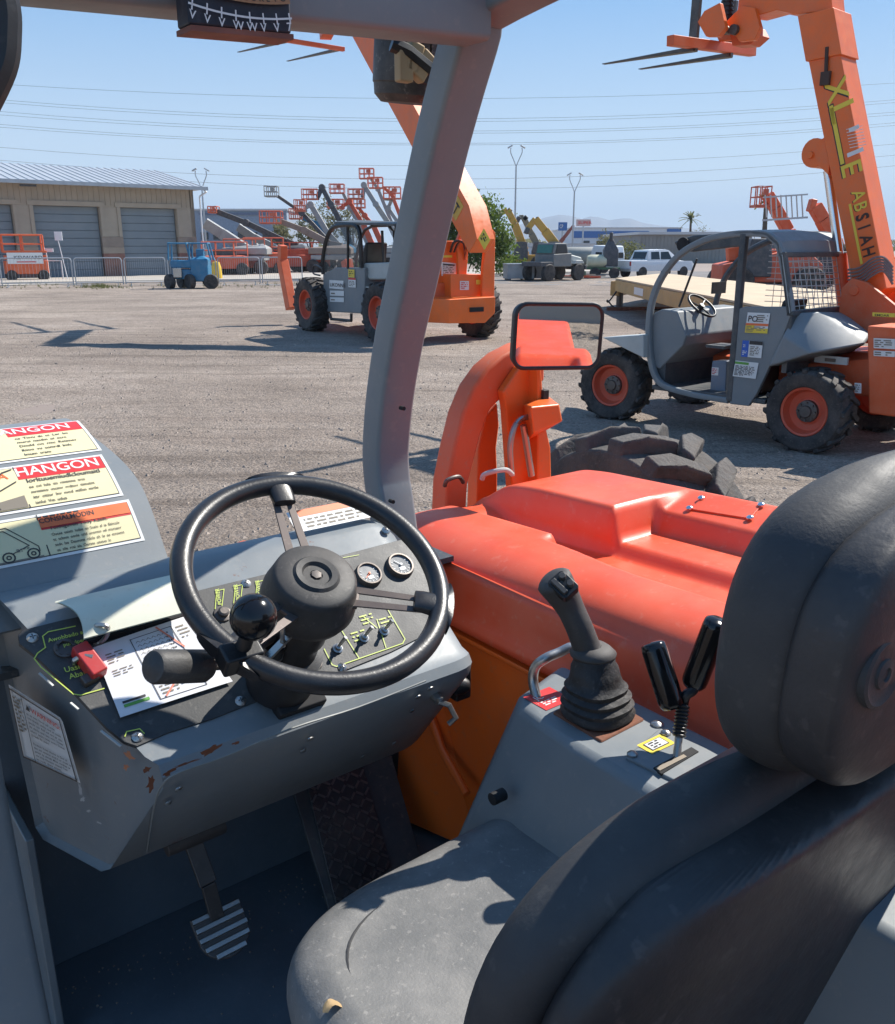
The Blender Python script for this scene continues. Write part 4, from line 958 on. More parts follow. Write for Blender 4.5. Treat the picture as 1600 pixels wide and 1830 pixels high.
# ---- mirror
mc = L(998, 601, y=1.62); vd = (T.e-mc).normalized()
mn_ = (vd+V((.30, -.42, -.02))).normalized()
mn_ = V((-.362, -.92, -.045)).normalized()
ux = V((0, 0, 1)).cross(mn_).normalized(); uy = mn_.cross(ux); Mm = Matrix((ux, uy, mn_)).transposed().to_4x4(); Mm = Matrix.Translation(mc) @ Mm @ Matrix.Rotation(math.radians(-1.5), 4, 'Z')
mw, mh = .116, .079
b = B(); b.prism(rrect(-mw, -mh, mw, mh, .03, 6), Mm @ Matrix.Translation((0, 0, -.028)), .027); b.lathe([(.02, -.06), (.03, -.02)], Mm, 16)
ring = [Mm @ V((x, y, 0)) for x, y in rrect(-mw, -mh, mw, mh, .03, 6)]
b.tube(ring, .0055, 8, True); mir = b.done('side_mirror', BLACK, own, ang=40)
b = B(); b.add([Mm @ V((x, y, .0012)) for x, y in rrect(-mw+.003, -mh+.003, mw-.003, mh-.003, .028, 6)], [tuple(range(28))]); b.done('mirror_glass', MIRR, mir, smooth=False)
# ---- curved orange mast and head bracket beyond the hood
fyb = 1.93
op = [(800, 865), (813, 800), (828, 740), (848, 692), (873, 657), (900, 634), (935, 616), (975, 608)]
ip = [(975, 682), (938, 694), (905, 706), (878, 732), (862, 775), (850, 820), (838, 866)]
P = [L(u, v, y=fyb) for u, v in op]; Q = [L(u, v, y=fyb) for u, v in ip]
P = [V((P[0].x-.03, fyb, .75))]+P; Q = Q+[V((Q[-1].x-.035, fyb, .75))]
b = B(); poly = [(q.x, q.z) for q in P+Q]; Mb = Matrix(((1, 0, 0, 0), (0, 0, 1, fyb), (0, 1, 0, 0), (0, 0, 0, 1)))
b.prism(poly, Mb, .075); mast = b.done('boom_arm', ORANGE3, own, bev=.012, seg=3)
def plate(px, y, dep, nm, m=ORANGE2, bev=.006, drop=None):
    P = [L(u, v, y=y) for u, v in px]
    if drop:
        for i in drop: P[i] = V((P[i].x, P[i].y, .8))
    b = B(); b.prism([(p.x, p.z) for p in P], Matrix(((1, 0, 0, 0), (0, 0, 1, y), (0, 1, 0, 0), (0, 0, 0, 1))), dep); return b.done(nm, m, mast, bev=bev)
plate([(848, 870), (856, 800), (868, 745), (890, 720), (893, 760), (888, 800), (890, 850), (890, 880)], 2.0, .05, 'boom_plate', drop=(0, 7))
plate([(938, 850), (905, 730), (900, 700), (930, 655), (965, 655), (968, 850)], 1.90, .03, 'boom_plate', drop=(0, 5))
plate([(968, 850), (962, 660), (968, 655), (975, 755), (985, 800), (1002, 840)], 1.86, .10, 'boom_plate', drop=(0, 5))
# block with square pin
bc = [L(936, 719, y=1.80), L(997, 718, y=1.80), L(1006, 756, y=1.80), L(952, 775, y=1.80)]
b = B(); cx_ = L(968, 735, y=1.82)
b.hull([L(u, v, y=1.78) for u, v in ((948, 727), (1000, 722), (1006, 752), (954, 775))]+[L(u, v, y=1.92) for u, v in ((934, 722), (975, 703), (990, 760), (940, 790))])
blk = b.done('pin_block', ORANGE2, mast, bev=.006)
b = B(); p = L(972, 710, y=1.86); b.box(p, (.022, .022, .045)); b.done('square_pin', mat('pin_black', (.03, .025, .02), .6), mast, bev=.002)
b = B(); b.cyl(L(955, 715, y=1.92), L(950, 690, y=1.92), .028); b.done('pin_boss', ORANGE2, mast, bev=.004)
b = B(); b.tube(smooth_path([L(945, 745, y=1.84), L(930, 750, y=1.84), L(918, 768, y=1.84), L(912, 800, y=1.84), L(915, 850, y=1.84)], 5), .0085, 10); b.done('steel_hose', STEEL, mast)
b = B(); b.cyl(L(936, 760, y=1.84), L(950, 850, y=1.84), .010); b.done('hydraulic_rod', STEEL, mast)
b = B(); b.tube(smooth_path([L(862, 856, z=1.31), L(866, 848, y=1.8), L(885, 842, y=1.78), L(905, 840, y=1.77), L(916, 848, z=1.32)], 5), .007, 10); b.done('hood_handle', LIGHTGREY, hood)
b = B(); b.tube(smooth_path([L(795, 868, z=1.29), L(800, 858, y=1.86), L(820, 852, y=1.86), L(828, 862, z=1.29)], 5), .006, 8); b.done('hood_hook', STEELD, hood)

# ---- big worn tyre standing beyond the hood
tp_ = T.L(1105, 790, x=3.0)
TY = Fr(*(T.W((3.05, 2.52, 0))[:2]), T.yaw)
ty = B(); n = 16; Rt, Wt, Ri = .585, .44, .42
Mx = Matrix.Translation((0, 0, .575)) @ Matrix.Rotation(math.pi/2, 4, 'Y')
h = Wt/2
ty.lathe([(Ri*.93, -h*.75), (Ri*.92, -h*.95), (Ri, -h*1.02), (Rt*.87, -h*1.0), (Rt*.885, -h*.7), (Rt*.89, 0), (Rt*.885, h*.7), (Rt*.87, h), (Ri, h*1.02), (Ri*.92, h*.9), (Ri*.93, h*.7), (Rt*.83, h*.6), (Rt*.84, -h*.6), (Ri*.93, -h*.75)], Mx, 64, cap=False)
n = 17; Ru = Rt*.885
for k in range(n):
    for sd_ in (1, -1):
        t0 = 2*math.pi*(k+(.5 if sd_ < 0 else 0))/n; dt = 2*math.pi/n; pts = []
        for rr, top in ((Ru*.99, 0), (Rt, 1)):
            sh = .0 if not top else .035
            for (zz, a) in ((1.0-sh, -.05+sh), (1.0-sh, .42-sh), (.5, .66-sh), (-.08+sh, 1.0-sh), (-.08+sh, .58+sh), (.45, .12+sh)):
                r2 = rr if zz < .9 else (Rt*.965 if top else Rt*.84)
                t = t0+a*dt; pts.append(Mx @ V((r2*math.cos(t), r2*math.sin(t), zz*h*sd_)))
        ty.add(pts, [tuple(range(6))[::-1], tuple(range(6, 12))]+[(i, (i+1) % 6, 6+(i+1) % 6, 6+i) for i in range(6)])
tyo = ty.done('loose_tyre', RUBOLD, None, bev=.012, seg=3, ang=40)
tyo.location = TY.loc; tyo.rotation_euler = (0, 0, TY.yaw)
tag(tyo, 'large worn grey lugged tyre standing on the dirt behind the orange hood', 'tyre')
# ================================================================ compact telehandler on the right
C2 = Fr(3.30, 9.90, math.radians(42.4)); L2 = C2.L
tele = thing('telehandler', 'compact grey open-cab telehandler on the right with its orange boom raised and forks up', 'telehandler', C2, 'telehandlers in the yard')
own['group'] = 'telehandlers in the yard'
for (x, y, s_) in ((-.8, 1.16, -1), (.8, 1.16, 1), (-.8, -1.15, -1), (.8, -1.15, 1)):
    wheel(tele, (x, y, .41), .415, .34, .235, s_, RUBBER, RIMOR, 16, steer=.12 if y > 0 else 0)
XL = -.90
def side_tube(px, x, w_, dep, nm, m=GREYD, par=tele, closed=False, k=4):
    P = smooth_path([L2(u, v, x=x) for u, v in px], k); b = B(); secs = []
    for i, p in enumerate(P):
        t = (P[min(i+1, len(P)-1)]-P[max(i-1, 0)]).normalized(); nb = V((0, -t.z, t.y))
        secs.append([V((a, p.y, p.z))+nb*d for a, d in rrect(x, -w_/2, x+dep, w_/2, .012, 2)])
    b.loft(secs); return b.done(nm, m, par, ang=40)
arch = [(1300, 716), (1240, 706), (1190, 692), (1170, 675), (1160, 640), (1157, 590), (1162, 540), (1180, 495), (1212, 455), (1255, 430), (1300, 419), (1345, 417), (1372, 421), (1390, 440), (1399, 480), (1408, 530), (1412, 560)]
side_tube(arch, XL, .06, .07, 'cab_frame', GREY)
dx = 1.32
b_arch = [(u, v) for u, v in arch[4:]]
P = [L2(u, v, x=XL) for u, v in arch]
Pf = smooth_path([V((.42, p.y, p.z)) for p in P[3:]], 4); b = B(); b.tube(Pf, .035, 8); b.done('cab_frame', GREYD, tele)
side_tube([(1328, 418), (1322, 480), (1312, 600), (1302, 716)], XL-.004, .065, .075, 'door_post', GREYD)
def splate(px, x, dep, nm, m=GREY, par=tele, bev=.01, fr=L2):
    P = [fr(u, v, x=x) for u, v in px]; b = B(); b.xprism([(p.y, p.z) for p in P], x, x+dep); return b.done(nm, m, par, bev=bev)
sp_ = splate([(1316, 553), (1330, 548), (1408, 548), (1414, 562), (1400, 600), (1378, 650), (1352, 705), (1338, 726), (1304, 722)], XL+.005, .05, 'side_panel', GREY)
yr0 = L2(1405, 540, x=XL).y
# roof and rear frame
rt = [L2(u, v, x=XL) for u, v in ((1315, 413), (1345, 412), (1372, 415), (1392, 432), (1396, 455))]
b = B(); secs = []
for x in (XL, XL+.2, -.2, .2, .42): secs.append([V((x, p.y, p.z+.02*math.cos((x+.24)/.66*1.5))) for p in rt]+[V((x, p.y+.02, p.z-.03)) for p in rt[::-1]])
b.loft(secs); b.done('cab_roof', GREY, tele, bev=.006)
b = B(); q0, q1 = L2(1398, 455, x=XL), L2(1412, 560, x=XL)
for x in (XL+.03, .40): b.beam((x, q0.y, q0.z), (x, q1.y, q1.z-.02), .06, .06)
b.beam((XL, q1.y, q1.z), (.42, q1.y, q1.z), .07, .05); b.beam((XL, q0.y, q0.z), (.42, q0.y, q0.z), .07, .05)
b.done('rear_frame', GREYD, tele, bev=.01)
b = B()
for k in range(9): b.cyl((XL, lerp(q0.y, q1.y, k/9), lerp(q0.z, q1.z, k/9)), (.4, lerp(q0.y, q1.y, k/9), lerp(q0.z, q1.z, k/9)), .004, n=4)
for k in range(13): x = lerp(XL, .4, k/13); b.cyl((x, q0.y, q0.z), (x, q1.y, q1.z), .004, n=4)
for k in range(14): z = lerp(1.15, 2.0, k/14); b.cyl((.42, -.75, z), (.42, .1, z), .004, n=4)
for k in range(9): y = lerp(-.75, .1, k/9); b.cyl((.42, y, 1.15), (.42, y, 2.0), .004, n=4)
b.done('guard_mesh', LIGHTGREY, tele, kind='stuff')
b = B(); b.hull([V((x, q1.y-.02, z)) for x in (XL+.01, .42) for z in (.75, q1.z)]+[V((x, q1.y+.03, z)) for x in (XL+.01, .42) for z in (.75, q1.z)]); b.done('rear_wall', GREYD, tele)
# floor, dash, wheel, console
b = B(); b.hull([V((x, y, z)) for x in (XL+.02, .42) for y in (-.72, .62) for z in (.42, .47)]); b.done('cab_floor', GREYD, tele, bev=.01)
dq = [L2(u, v, x=-.82) for u, v in ((1168, 560), (1185, 552), (1212, 556), (1228, 600), (1222, 618), (1180, 660), (1166, 650))]
b = B(); b.xprism([(p.y, p.z) for p in dq], -.82, .38); b.done('dashboard', GREY, tele, bev=.02, seg=3)
b = B(); b.xprism([(p.y, p.z) for p in dq], -.835, -.80); b.done('dash_side', GREY, tele, bev=.02, seg=3)
b = B(); b.hull([V((x, y, z)) for x in (-.82, .3) for (y, z) in ((.50, .45), (.62, .45), (.50, 1.0), (.62, 1.0))]); b.done('kick_panel', GREYD, tele)
wc = L2(1255, 546, x=-.45); wn = V((0, -.62, .78)); wa = V((1, 0, 0)); wb = wn.cross(wa)
b = B(); b.tube([wc+.17*(math.cos(t)*wa+math.sin(t)*wb) for t in [2*math.pi*k/32 for k in range(32)]], .014, 8, True)
for k in range(3): t = k*2.09+.5; b.tube([wc-wn*.02, wc+.17*(math.cos(t)*wa+math.sin(t)*wb)], .010, 6)
b.cyl(wc-wn*.25, wc+wn*.01, .03); b.done('steering_wheel', BLACK, tele, ang=60)
b = B(); b.tube([L2(1214, 548, x=-.6), L2(1246, 462, x=-.6)], .012, 6); b.done('wiper_rod', BLACK, tele)
b = B(); b.box(L2(1285, 514, x=-.3), (.26, .02, .12)); lb = b.done('load_chart', INK, tele)
b = B(); b.hull([L2(u, v, x=-.70) for u, v in ((1273, 645), (1299, 645), (1296, 712), (1268, 710))]+[L2(u, v, x=-.70)+V((.16, 0, 0)) for u, v in ((1273, 645), (1299, 645), (1296, 712), (1268, 710))]); cb = b.done('battery_box', mat('blue_grey', (.14, .18, .24), .5, dust=.3), tele, bev=.01)
b = B(); q = L2(1292, 618, x=-.6); b.box(q, (.3, .22, .03)); b.done('console_top', GREYD, tele)
b = B(); b.hull([V((x, y, z)) for x in (-.66, -.2) for y in (-.55, -.2) for z in (.47, .88)]); b.hull([V((x, y, z)) for x in (-.64, -.2) for (y, z) in ((-.62, .88), (-.55, .88), (-.72, 1.42), (-.66, 1.42))]); b.done('seat', BLACK, tele, bev=.04, seg=3)
b = B(); b.hull([V((x, y, z)) for x in (.42, .45) for y in (-.75, .62) for z in (.42, 1.12)]); b.done('right_wall', GREYD, tele)
# stickers on the side panel
def lab(px, x, items, name='label', par=sp_, fr=L2):
    A, Bq, Cq = [fr(u, v, x=x) for u, v in px]; fn_ = flat_fn(A, Bq-A, Cq-A); w_ = (Bq-A).length; h_ = (Cq-A).length
    ux = (Bq-A).normalized(); n = ux.cross((Cq-A).normalized()).normalized(); 
    d = Dec(lambda x_, y_, k: A+(Bq-A)*x_+(Cq-A)*y_+n*(k*3), .0008)
    d.q(0, 0, 1, 1, 0, 0)
    for it in items:
        if it[0] == 'q': d.q(*it[1:6], 1)
        elif it[0] == 't': d.text(it[1], it[2], it[3], it[4], it[5], 2, it[6])
        else: d.rows(*it[1:7], 2, .5)
    d.done(name, [WHITE, INK, YEL, REDP, BLUEP, INKB, GREEN, ORP], par)
lab([(1334, 578), (1374, 580), (1337, 558)], XL-.002, [('t', .06, .2, .75, 'PO', 1, .45), ('r', .45, .15, .5, .7, 4, 5)])
lab([(1332, 594), (1372, 596), (1334, 577)], XL-.002, [('q', 0, 0, .4, .8, 2), ('q', .4, 0, 1, .5, 2), ('q', 0, .75, 1, 1, 7), ('r', .05, .1, .9, .6, 4, 5)])
lab([(1325, 637), (1361, 640), (1328, 608)], XL-.002, [('q', 0, 0, .33, 1, 4), ('q', .35, .78, 1, 1, 1), ('r', .42, .1, .5, .6, 6, 5), ('t', .05, .6, .25, '25', 0, .5), ('r', .05, .1, .25, .3, 3, 0)])
lab([(1310, 672), (1351, 677), (1315, 644)], XL-.002, [('q', 0, .8, .6, .95, 6), ('r', .05, .08, .88, .65, 8, 1)])
lab([(1272, 670), (1284, 671), (1273, 656)], -.702, [('r', .1, .1, .8, .8, 4, 3)], par=cb); lab([(1271, 708), (1285, 710), (1272, 697)], -.702, [('q', 0, .7, 1, 1, 7), ('r', .1, .1, .8, .5, 3, 5)], par=cb)
# engine cover / rear fender
fe = [((1392, 646), -.95), ((1400, 600), -.95), ((1422, 560), -.78), ((1462, 557), -.70), ((1556, 598), -.30), ((1546, 615), -.5), ((1450, 632), -.95), ((1560, 598), .1)]
b = B(); b.hull([L2(u, v, x=x) for (u, v), x in fe]+[V((.1, -.95, 1.28)), V((.1, -.95, .8)), V((-.6, -.6, .85)), V((-.95, -.75, .80))]); b.done('engine_cover', GREY, tele, bev=.02, seg=3)
b = B(); b.hull([L2(u, v, x=x) for (u, v), x in (((1075, 603), -.98), ((1150, 598), -.98), ((1150, 640), -.98), ((1135, 628), -.98), ((1095, 612), -.98))]+[L2(u, v, x=x)+V((.42, 0, 0)) for (u, v), x in (((1075, 603), -.98), ((1150, 598), -.98), ((1150, 640), -.98), ((1135, 628), -.98), ((1095, 612), -.98))]); b.done('front_fender', LIGHTGREY, tele, bev=.015, seg=3)
# orange chassis and boom carrier
b = B(); b.hull([V((x, y, z)) for (x, y, z) in ((-.45, -2.05, .55), (.6, -2.05, .55), (.46, 1.3, .5), (.75, 1.3, .5), (.46, 1.3, .7), (.75, 1.3, .7), (-.45, -.8, .55), (-.45, -.8, .78), (.6, -.9, .78), (-.45, -2.05, 1.0), (.6, -2.05, 1.0))]); b.done('chassis', ORANGE3, tele, bev=.02)
b = B(); b.hull([V((x, y, z)) for x in (-.62, .75) for (y, z) in ((-2.1, .42), (-1.62, .42), (-2.1, 1.22), (-1.5, 1.22), (-1.62, .6))]); rb = b.done('rear_body', ORANGE3, tele, bev=.02)
for x in (-.02, .58):
    b = B(); b.xprism([(-1.05, 1.0), (-.95, 1.3), (-.95, 1.52), (-1.04, 1.62), (-1.2, 1.58), (-1.6, 1.3), (-1.85, 1.0)], x, x+.06); b.cyl((x-.02, -1.08, 1.5), (x+.08, -1.08, 1.5), .05); b.done('boom_bracket', ORANGE3, rb, bev=.01)
lab([(1560, 565), (1600, 567), (1560, 558)], -.64, [('q', 0, 0, 1, 1, 2), ('t', .1, .1, .8, 'EMDAR', 1, .25)], par=rb); lab([(1562, 622), (1600, 624), (1562, 604)], -.64, [('r', .05, .1, .9, .8, 4, 5)], par=rb); lab([(1562, 636), (1600, 638), (1562, 626)], -.64, [('r', .05, .1, .9, .8, 2, 5)], par=rb); lab([(1528, 702), (1540, 703), (1528, 684)], -.64, [('r', .1, .1, .8, .8, 4, 5)], par=rb)
b = B(); b.box((-.60, -1.2, .88), (.03, .32, .07)); b.mi = 1; b.box((-.62, -1.2, .88), (.02, .10, .03)); b.done('tail_light_bar', [LIGHTGREY, STEELD], tele)
# boom
xl, xr = .12, .47
e3, e1 = L2(1430, 34, x=xl), L2(1513, 452, x=xl); s3 = L2(1487, 20, x=xl); s1 = L2(1572, 452, x=xl)
dn = (e1-e3).normalized(); lo = e1+dn*.55; lo2 = s1+dn*.35
b = B(); b.xprism([(e3.y, e3.z), (e1.y, e1.z), (lo.y, lo.z), (lo2.y, lo2.z), (s1.y, s1.z), (s3.y, s3.z)], xl, xr); boom = b.done('boom', ORANGE2, tele, bev=.012)
e4 = e3+dn*.42; s4 = s3+dn*.42
b = B(); b.xprism([(e3.y+.02, e3.z+.03), (e4.y+.02, e4.z), (s4.y-.02, s4.z), (s3.y-.02, s3.z+.03)], xl-.02, xr+.02); b.done('boom_collar', ORANGE2, boom, bev=.008)
pv = L2(1473, 275, x=xl)
b = B(); b.xprism([(pv.y+.12+.13*math.cos(t), pv.z+.02+.14*math.sin(t)) for t in [math.radians(a) for a in range(-120, 130, 20)]]+[(pv.y-.06, pv.z+.22), (pv.y-.06, pv.z-.2)], xl+.02, xr-.02); b.cyl((xl-.01, pv.y+.15, pv.z), (xr+.01, pv.y+.15, pv.z), .035); b.done('boom_lug', ORANGE2, boom, bev=.006)
b = B(); b.cyl(L2(1480, 305, x=.28), L2(1500, 455, x=.28), .045); b.done('ram_rod', CHROME, boom)
b = B(); b.cyl(L2(1500, 455, x=.28), L2(1512, 560, x=.28), .075); b.done('ram_barrel', ORANGE3, boom)
for k in range(6):
    b = B(); b.tube(smooth_path([L2(1516, 482+k*6, x=xl-.03), L2(1538, 478+k*6, x=xl-.07), L2(1560, 462+k*6, x=xl-.08), L2(1580, 460+k*5, x=xl-.05), L2(1596, 478+k*6, x=xl)], 5), .011, 6); b.done('hydraulic_hose', mat('hose_grey', (.16, .14, .14), .5, dust=.4), boom)
fnb = lambda O, wd_: (lambda x_, y_, k: O+dn*x_+V((0, -dn.z, dn.y)).normalized()*(-1 if V((0, -dn.z, dn.y)).y > 0 else 1)*y_+V((-k*4, 0, 0)))
O = L2(1471, 152, x=xl)
fb = fnb(O, .3)
dck = Dec(fb, .0006)
for mi_, off, lv in ((1, .012, 0), (0, 0, 1)):
    dck.text(.0-off*.0, .02-off, .30, 'X', mi_, lv, 1.0 if mi_ == 0 else 1.05); dck.text(.22, .02-off, .34, 'L', mi_, lv, 1.1); dck.q(.22-off, .02-off, .80+off, .06+off*.5, mi_, lv); dck.text(.80, .02-off, .28, 'E', mi_, lv, 1.0)
dck.q(.50, .16, .54, .26, 2, 1)
for k in range(7): dck.line([(.50+.03*k, .14), (.53+.03*k, .29)], .006, 2, 2)
dck.q(.72, .10, .76, .26, 2, 2)
dck.done('boom_lettering', [YEL, INK, WHITE], boom)
O = L2(1512, 348, x=xl)
dck = Dec(fnb(O, .3), .0006)
for i, ch in enumerate('ABSIAH'):
    m_ = 0 if i < 2 else 1
    for mi_, off, lv in ((1, .010, 0), (m_, 0, 1)): dck.text(.115*i-(.02 if i > 3 else 0), .06-off, .18-.004*i, ch, mi_, lv, .85)
dck.q(.10, .01, .70, .035, 0, 1)
dck.done('boom_lettering', [YEL, mat('ink_brown', (.06, .03, .02), .6)], boom)
b = B(); q = L2(1476, 140, x=xl-.02); b.box(q, (.05, .09, .12)); b.cyl(q, q+V((0, .02, .28)), .018); b.done('boom_sensor', mat('sensor_brown', (.06, .035, .025), .7), boom)
# boom nose, fork carriage, forks
def pp2(px, x0, x1, nm, m=ORANGE2, par=boom, bev=.008):
    P = [L2(u, v, x=(x0+x1)/2) for u, v in px]; b = B(); b.xprism([(p.y, p.z) for p in P], x0, x1); return b.done(nm, m, par, bev=bev)
pp2([(1430, 30), (1500, 22), (1495, -30), (1400, -40), (1335, -20), (1330, 30), (1360, 33), (1400, 22), (1420, 26)], .16, .44, 'boom_nose')
pp2([(1330, 10), (1352, 14), (1362, 50), (1352, 72), (1325, 75), (1300, 40)], .10, .17, 'nose_plate'); pp2([(1280, 55), (1330, 12), (1340, 35), (1318, 72), (1288, 74)], .42, .50, 'nose_plate')
pp2([(1312, 60), (1360, 50), (1368, 66), (1350, 82), (1318, 84)], .2, .4, 'tilt_link', ORANGE3)
b = B(); p = L2(1303, 20, x=.3); b.cyl(L2(1302, -40, x=.3), L2(1298, 60, x=.3), .055)
for k in range(10): q = L2(1302, -30, x=.3).lerp(L2(1299, 42, x=.3), k/9); b.cyl(q-V((0, 0, .008)), q+V((0, 0, .008)), .066)
b.done('tilt_cylinder', BLACK, boom)
b = B(); c = L2(1310, 52, x=.05); b.cyl(c, c+V((.5, 0, 0)), .05); c = L2(1288, 50, x=.05); b.cyl(c, c+V((.5, 0, 0)), .04); b.done('carriage_pin', STEELD, boom)
carr = []
ycf = 1.0
def YP(u, v, y=ycf): return L2(u, v, y=y)
b = B(); zb = YP(1215, 70).z
A_, Z_ = YP(1198, 72), YP(1346, 92)
b.beam(A_, Z_, .09, .10); b.beam(A_+V((0, 0, 1.2)), Z_+V((0, 0, 1.2)), .09, .10)
for u in (1206, 1228): q = YP(u, 70); b.beam(q, q+V((0, 0, 1.2)), .09, .06)
for u in (1285,): q = YP(u, 84); b.beam(q, q+V((0, 0, 1.2)), .09, .06)
cg = b.done('fork_carriage', ORANGE3, tele, bev=.006)
for (u, v) in ((1240, 88), (1303, 99)):
    q = YP(u, v); b = B(); b.beam(q+V((0, 0, .55)), q+V((0, .01, -.02)), .05, .10); b.beam(q+V((0, -.02, 0)), q+V((0, 1.22, .015)), .10, .045, w2=.06, h2=.008); b.done('fork', STEELD, cg, bev=.006)
pp2([(1262, 20), (1290, 5), (1300, 50), (1288, 66), (1265, 66), (1250, 40)], -.05, .02, 'carriage_plate', ORANGE2, cg)
# grey drum lamp beyond the cab
b = B(); c = L2(1222, 440, x=.9); b.hull([L2(u, v, x=x) for u, v in ((1205, 432), (1215, 448), (1240, 450), (1330, 440), (1330, 414), (1240, 420)) for x in (.6, 1.1)]); b.done('muffler_cover', GREYD, tele, bev=.02)
b = B(); c = L2(1222, 437, x=.58); b.cyl(c, c+V((-.02, 0, 0)), .085); b.done('muffler_end', DARK, tele)

# ================================================================ large telehandler, left of centre
C3 = Fr(-1.24, 20.68, math.radians(34)); L3 = C3.L
big = thing('telehandler', 'large telehandler with enclosed grey cab, orange outriggers and long orange boom raised over the yard', 'telehandler', C3, 'telehandlers in the yard')
for (x, y, s_) in ((-1.18, 1.69, -1), (1.1, 1.69, 1), (-1.18, -1.65, -1), (1.15, -1.69, 1)):
    wheel(big, (x, y, .62), .625, .42, .34, s_, RUBBER, RIMOR, 20)
xc = -1.08
b = B()
lowp = [(577, 490), (600, 478), (652, 478), (652, 512), (645, 560), (583, 557), (578, 520)]
P = [L3(u, v, x=xc) for u, v in lowp]; b.xprism([(p.y, p.z) for p in P], xc, xc+.8); cab = b.done('cab_body', GREY, big, bev=.02)
def t3(px, x, r, nm, m=BLACK, par=big, n=6): b = B(); b.tube(smooth_path([L3(u, v, x=x) for u, v in px], 4), r, n); return b.done(nm, m, par)
t3([(578, 490), (577, 465), (583, 430), (592, 410), (605, 403), (632, 402), (642, 412), (645, 440), (646, 478)], xc, .05, 'window_frame')
t3([(621, 403), (622, 440), (622, 480)], xc, .03, 'window_frame')
Pq = [L3(u, v, x=xc) for u, v in ((578, 490), (577, 465), (583, 430), (592, 410), (605, 403), (632, 402), (642, 412), (646, 478))]
b = B(); b.add([q+V((.02, 0, 0)) for q in Pq], [tuple(range(8))]); b.done('cab_window', GLASS, big, smooth=False)
b = B(); b.tube([q+V((.85, 0, 0)) for q in Pq], .035, 6); b.done('window_frame', BLACK, big)
rt3 = [L3(u, v, x=xc) for u, v in ((598, 400), (705, 404))]
b = B(); b.hull([V((x, p.y, p.z+d)) for p in rt3 for x in (xc-.02, xc+.9) for d in (0, .05)]+[V((xc+.5, p.y*.9, p.z+.09)) for p in rt3]); b.done('cab_roof', GREYD, big, bev=.01)
b = B()
for p in (rt3[1],): b.cyl((xc+.04, p.y, p.z), (xc+.04, p.y+.1, 1.2), .035); b.cyl((xc+.85, p.y, p.z), (xc+.85, p.y+.1, 1.2), .035)
b.cyl(L3(683, 412, x=xc+.4), L3(686, 470, x=xc+.4), .03); b.done('rear_post', BLACK, big)
b = B(); b.hull([V((x, y, z)) for x in (-.95, -.45) for (y, z) in ((-.5, 1.35), (-.1, 1.35), (-.62, 2.0), (-.5, 2.0))]); b.done('seat', BLACK, big, bev=.04)
b = B(); b.hull([L3(u, v, x=-1.0) for u, v in ((650, 470), (706, 468), (706, 500), (660, 500), (650, 490))]+[L3(u, v, x=-1.0)+V((.8, 0, 0)) for u, v in ((650, 470), (706, 468), (706, 500), (660, 500), (650, 490))]); b.done('engine_hood', LIGHTGREY, big, bev=.04, seg=3)
b = B()
for v in (512, 535, 556): b.hull([L3(u, v+d, x=-1.05) for u in (648, 668) for d in (0, 4)]+[L3(u, v+d, x=-1.05)+V((.4, 0, 0)) for u in (648, 668) for d in (0, 4)])
b.done('cab_steps', LIGHTGREY, big)
b = B(); b.tube([L3(u, v, x=-1.1) for u, v in ((590, 560), (592, 570), (628, 573), (628, 560))], .035, 6); b.done('step_rail', STEELD, big)
lab([(589, 515), (614, 517), (589, 500)], xc-.01, [('t', .05, .25, .6, 'LIKONNE', 1, .42)], par=cab, fr=L3)
lab([(590, 528), (615, 529), (590, 519)], xc-.01, [('r', .08, .2, .8, .5, 1, 5)], par=cab, fr=L3); lab([(590, 539), (615, 540), (590, 531)], xc-.01, [('r', .08, .2, .8, .5, 1, 5)], par=cab, fr=L3)
lab([(623, 495), (634, 496), (623, 481)], xc-.012, [('q', 0, 0, 1, 1, 2), ('r', .15, .15, .7, .7, 3, 1)], par=cab, fr=L3); lab([(623, 513), (636, 514), (623, 496)], xc-.012, [('r', .1, .1, .8, .6, 4, 5), ('q', 0, .8, 1, 1, 3)], par=cab, fr=L3)
t3([(577, 480), (562, 474), (560, 488), (572, 492)], xc-.15, .02, 'mirror_arm'); 
# front outrigger arm
b = B(); A_, Z_ = L3(505, 466, x=-.95), L3(521, 552, x=-.95); b.beam(A_, Z_, .22, .25, up=(0, 1, 0)); b.beam(L3(505, 438, x=-.95), A_, .18, .22, up=(0, 1, 0)); b.done('outrigger', ORANGE3, big, bev=.015)
b = B(); A_, Z_ = L3(505, 466, x=-.95), L3(521, 552, x=-.95); b.beam(A_+V((1.8, 0, 0)), Z_+V((1.8, 0, 0)), .22, .25, up=(0, 1, 0)); b.done('outrigger', ORANGE3, big, bev=.015)
b = B(); b.hull([V((x, y, z)) for x in (-.45, .45) for (y, z) in ((-2.1, .55), (3.2, .5), (3.2, .9), (-2.1, 1.2))]); b.done('chassis', ORANGE3, big, bev=.02)
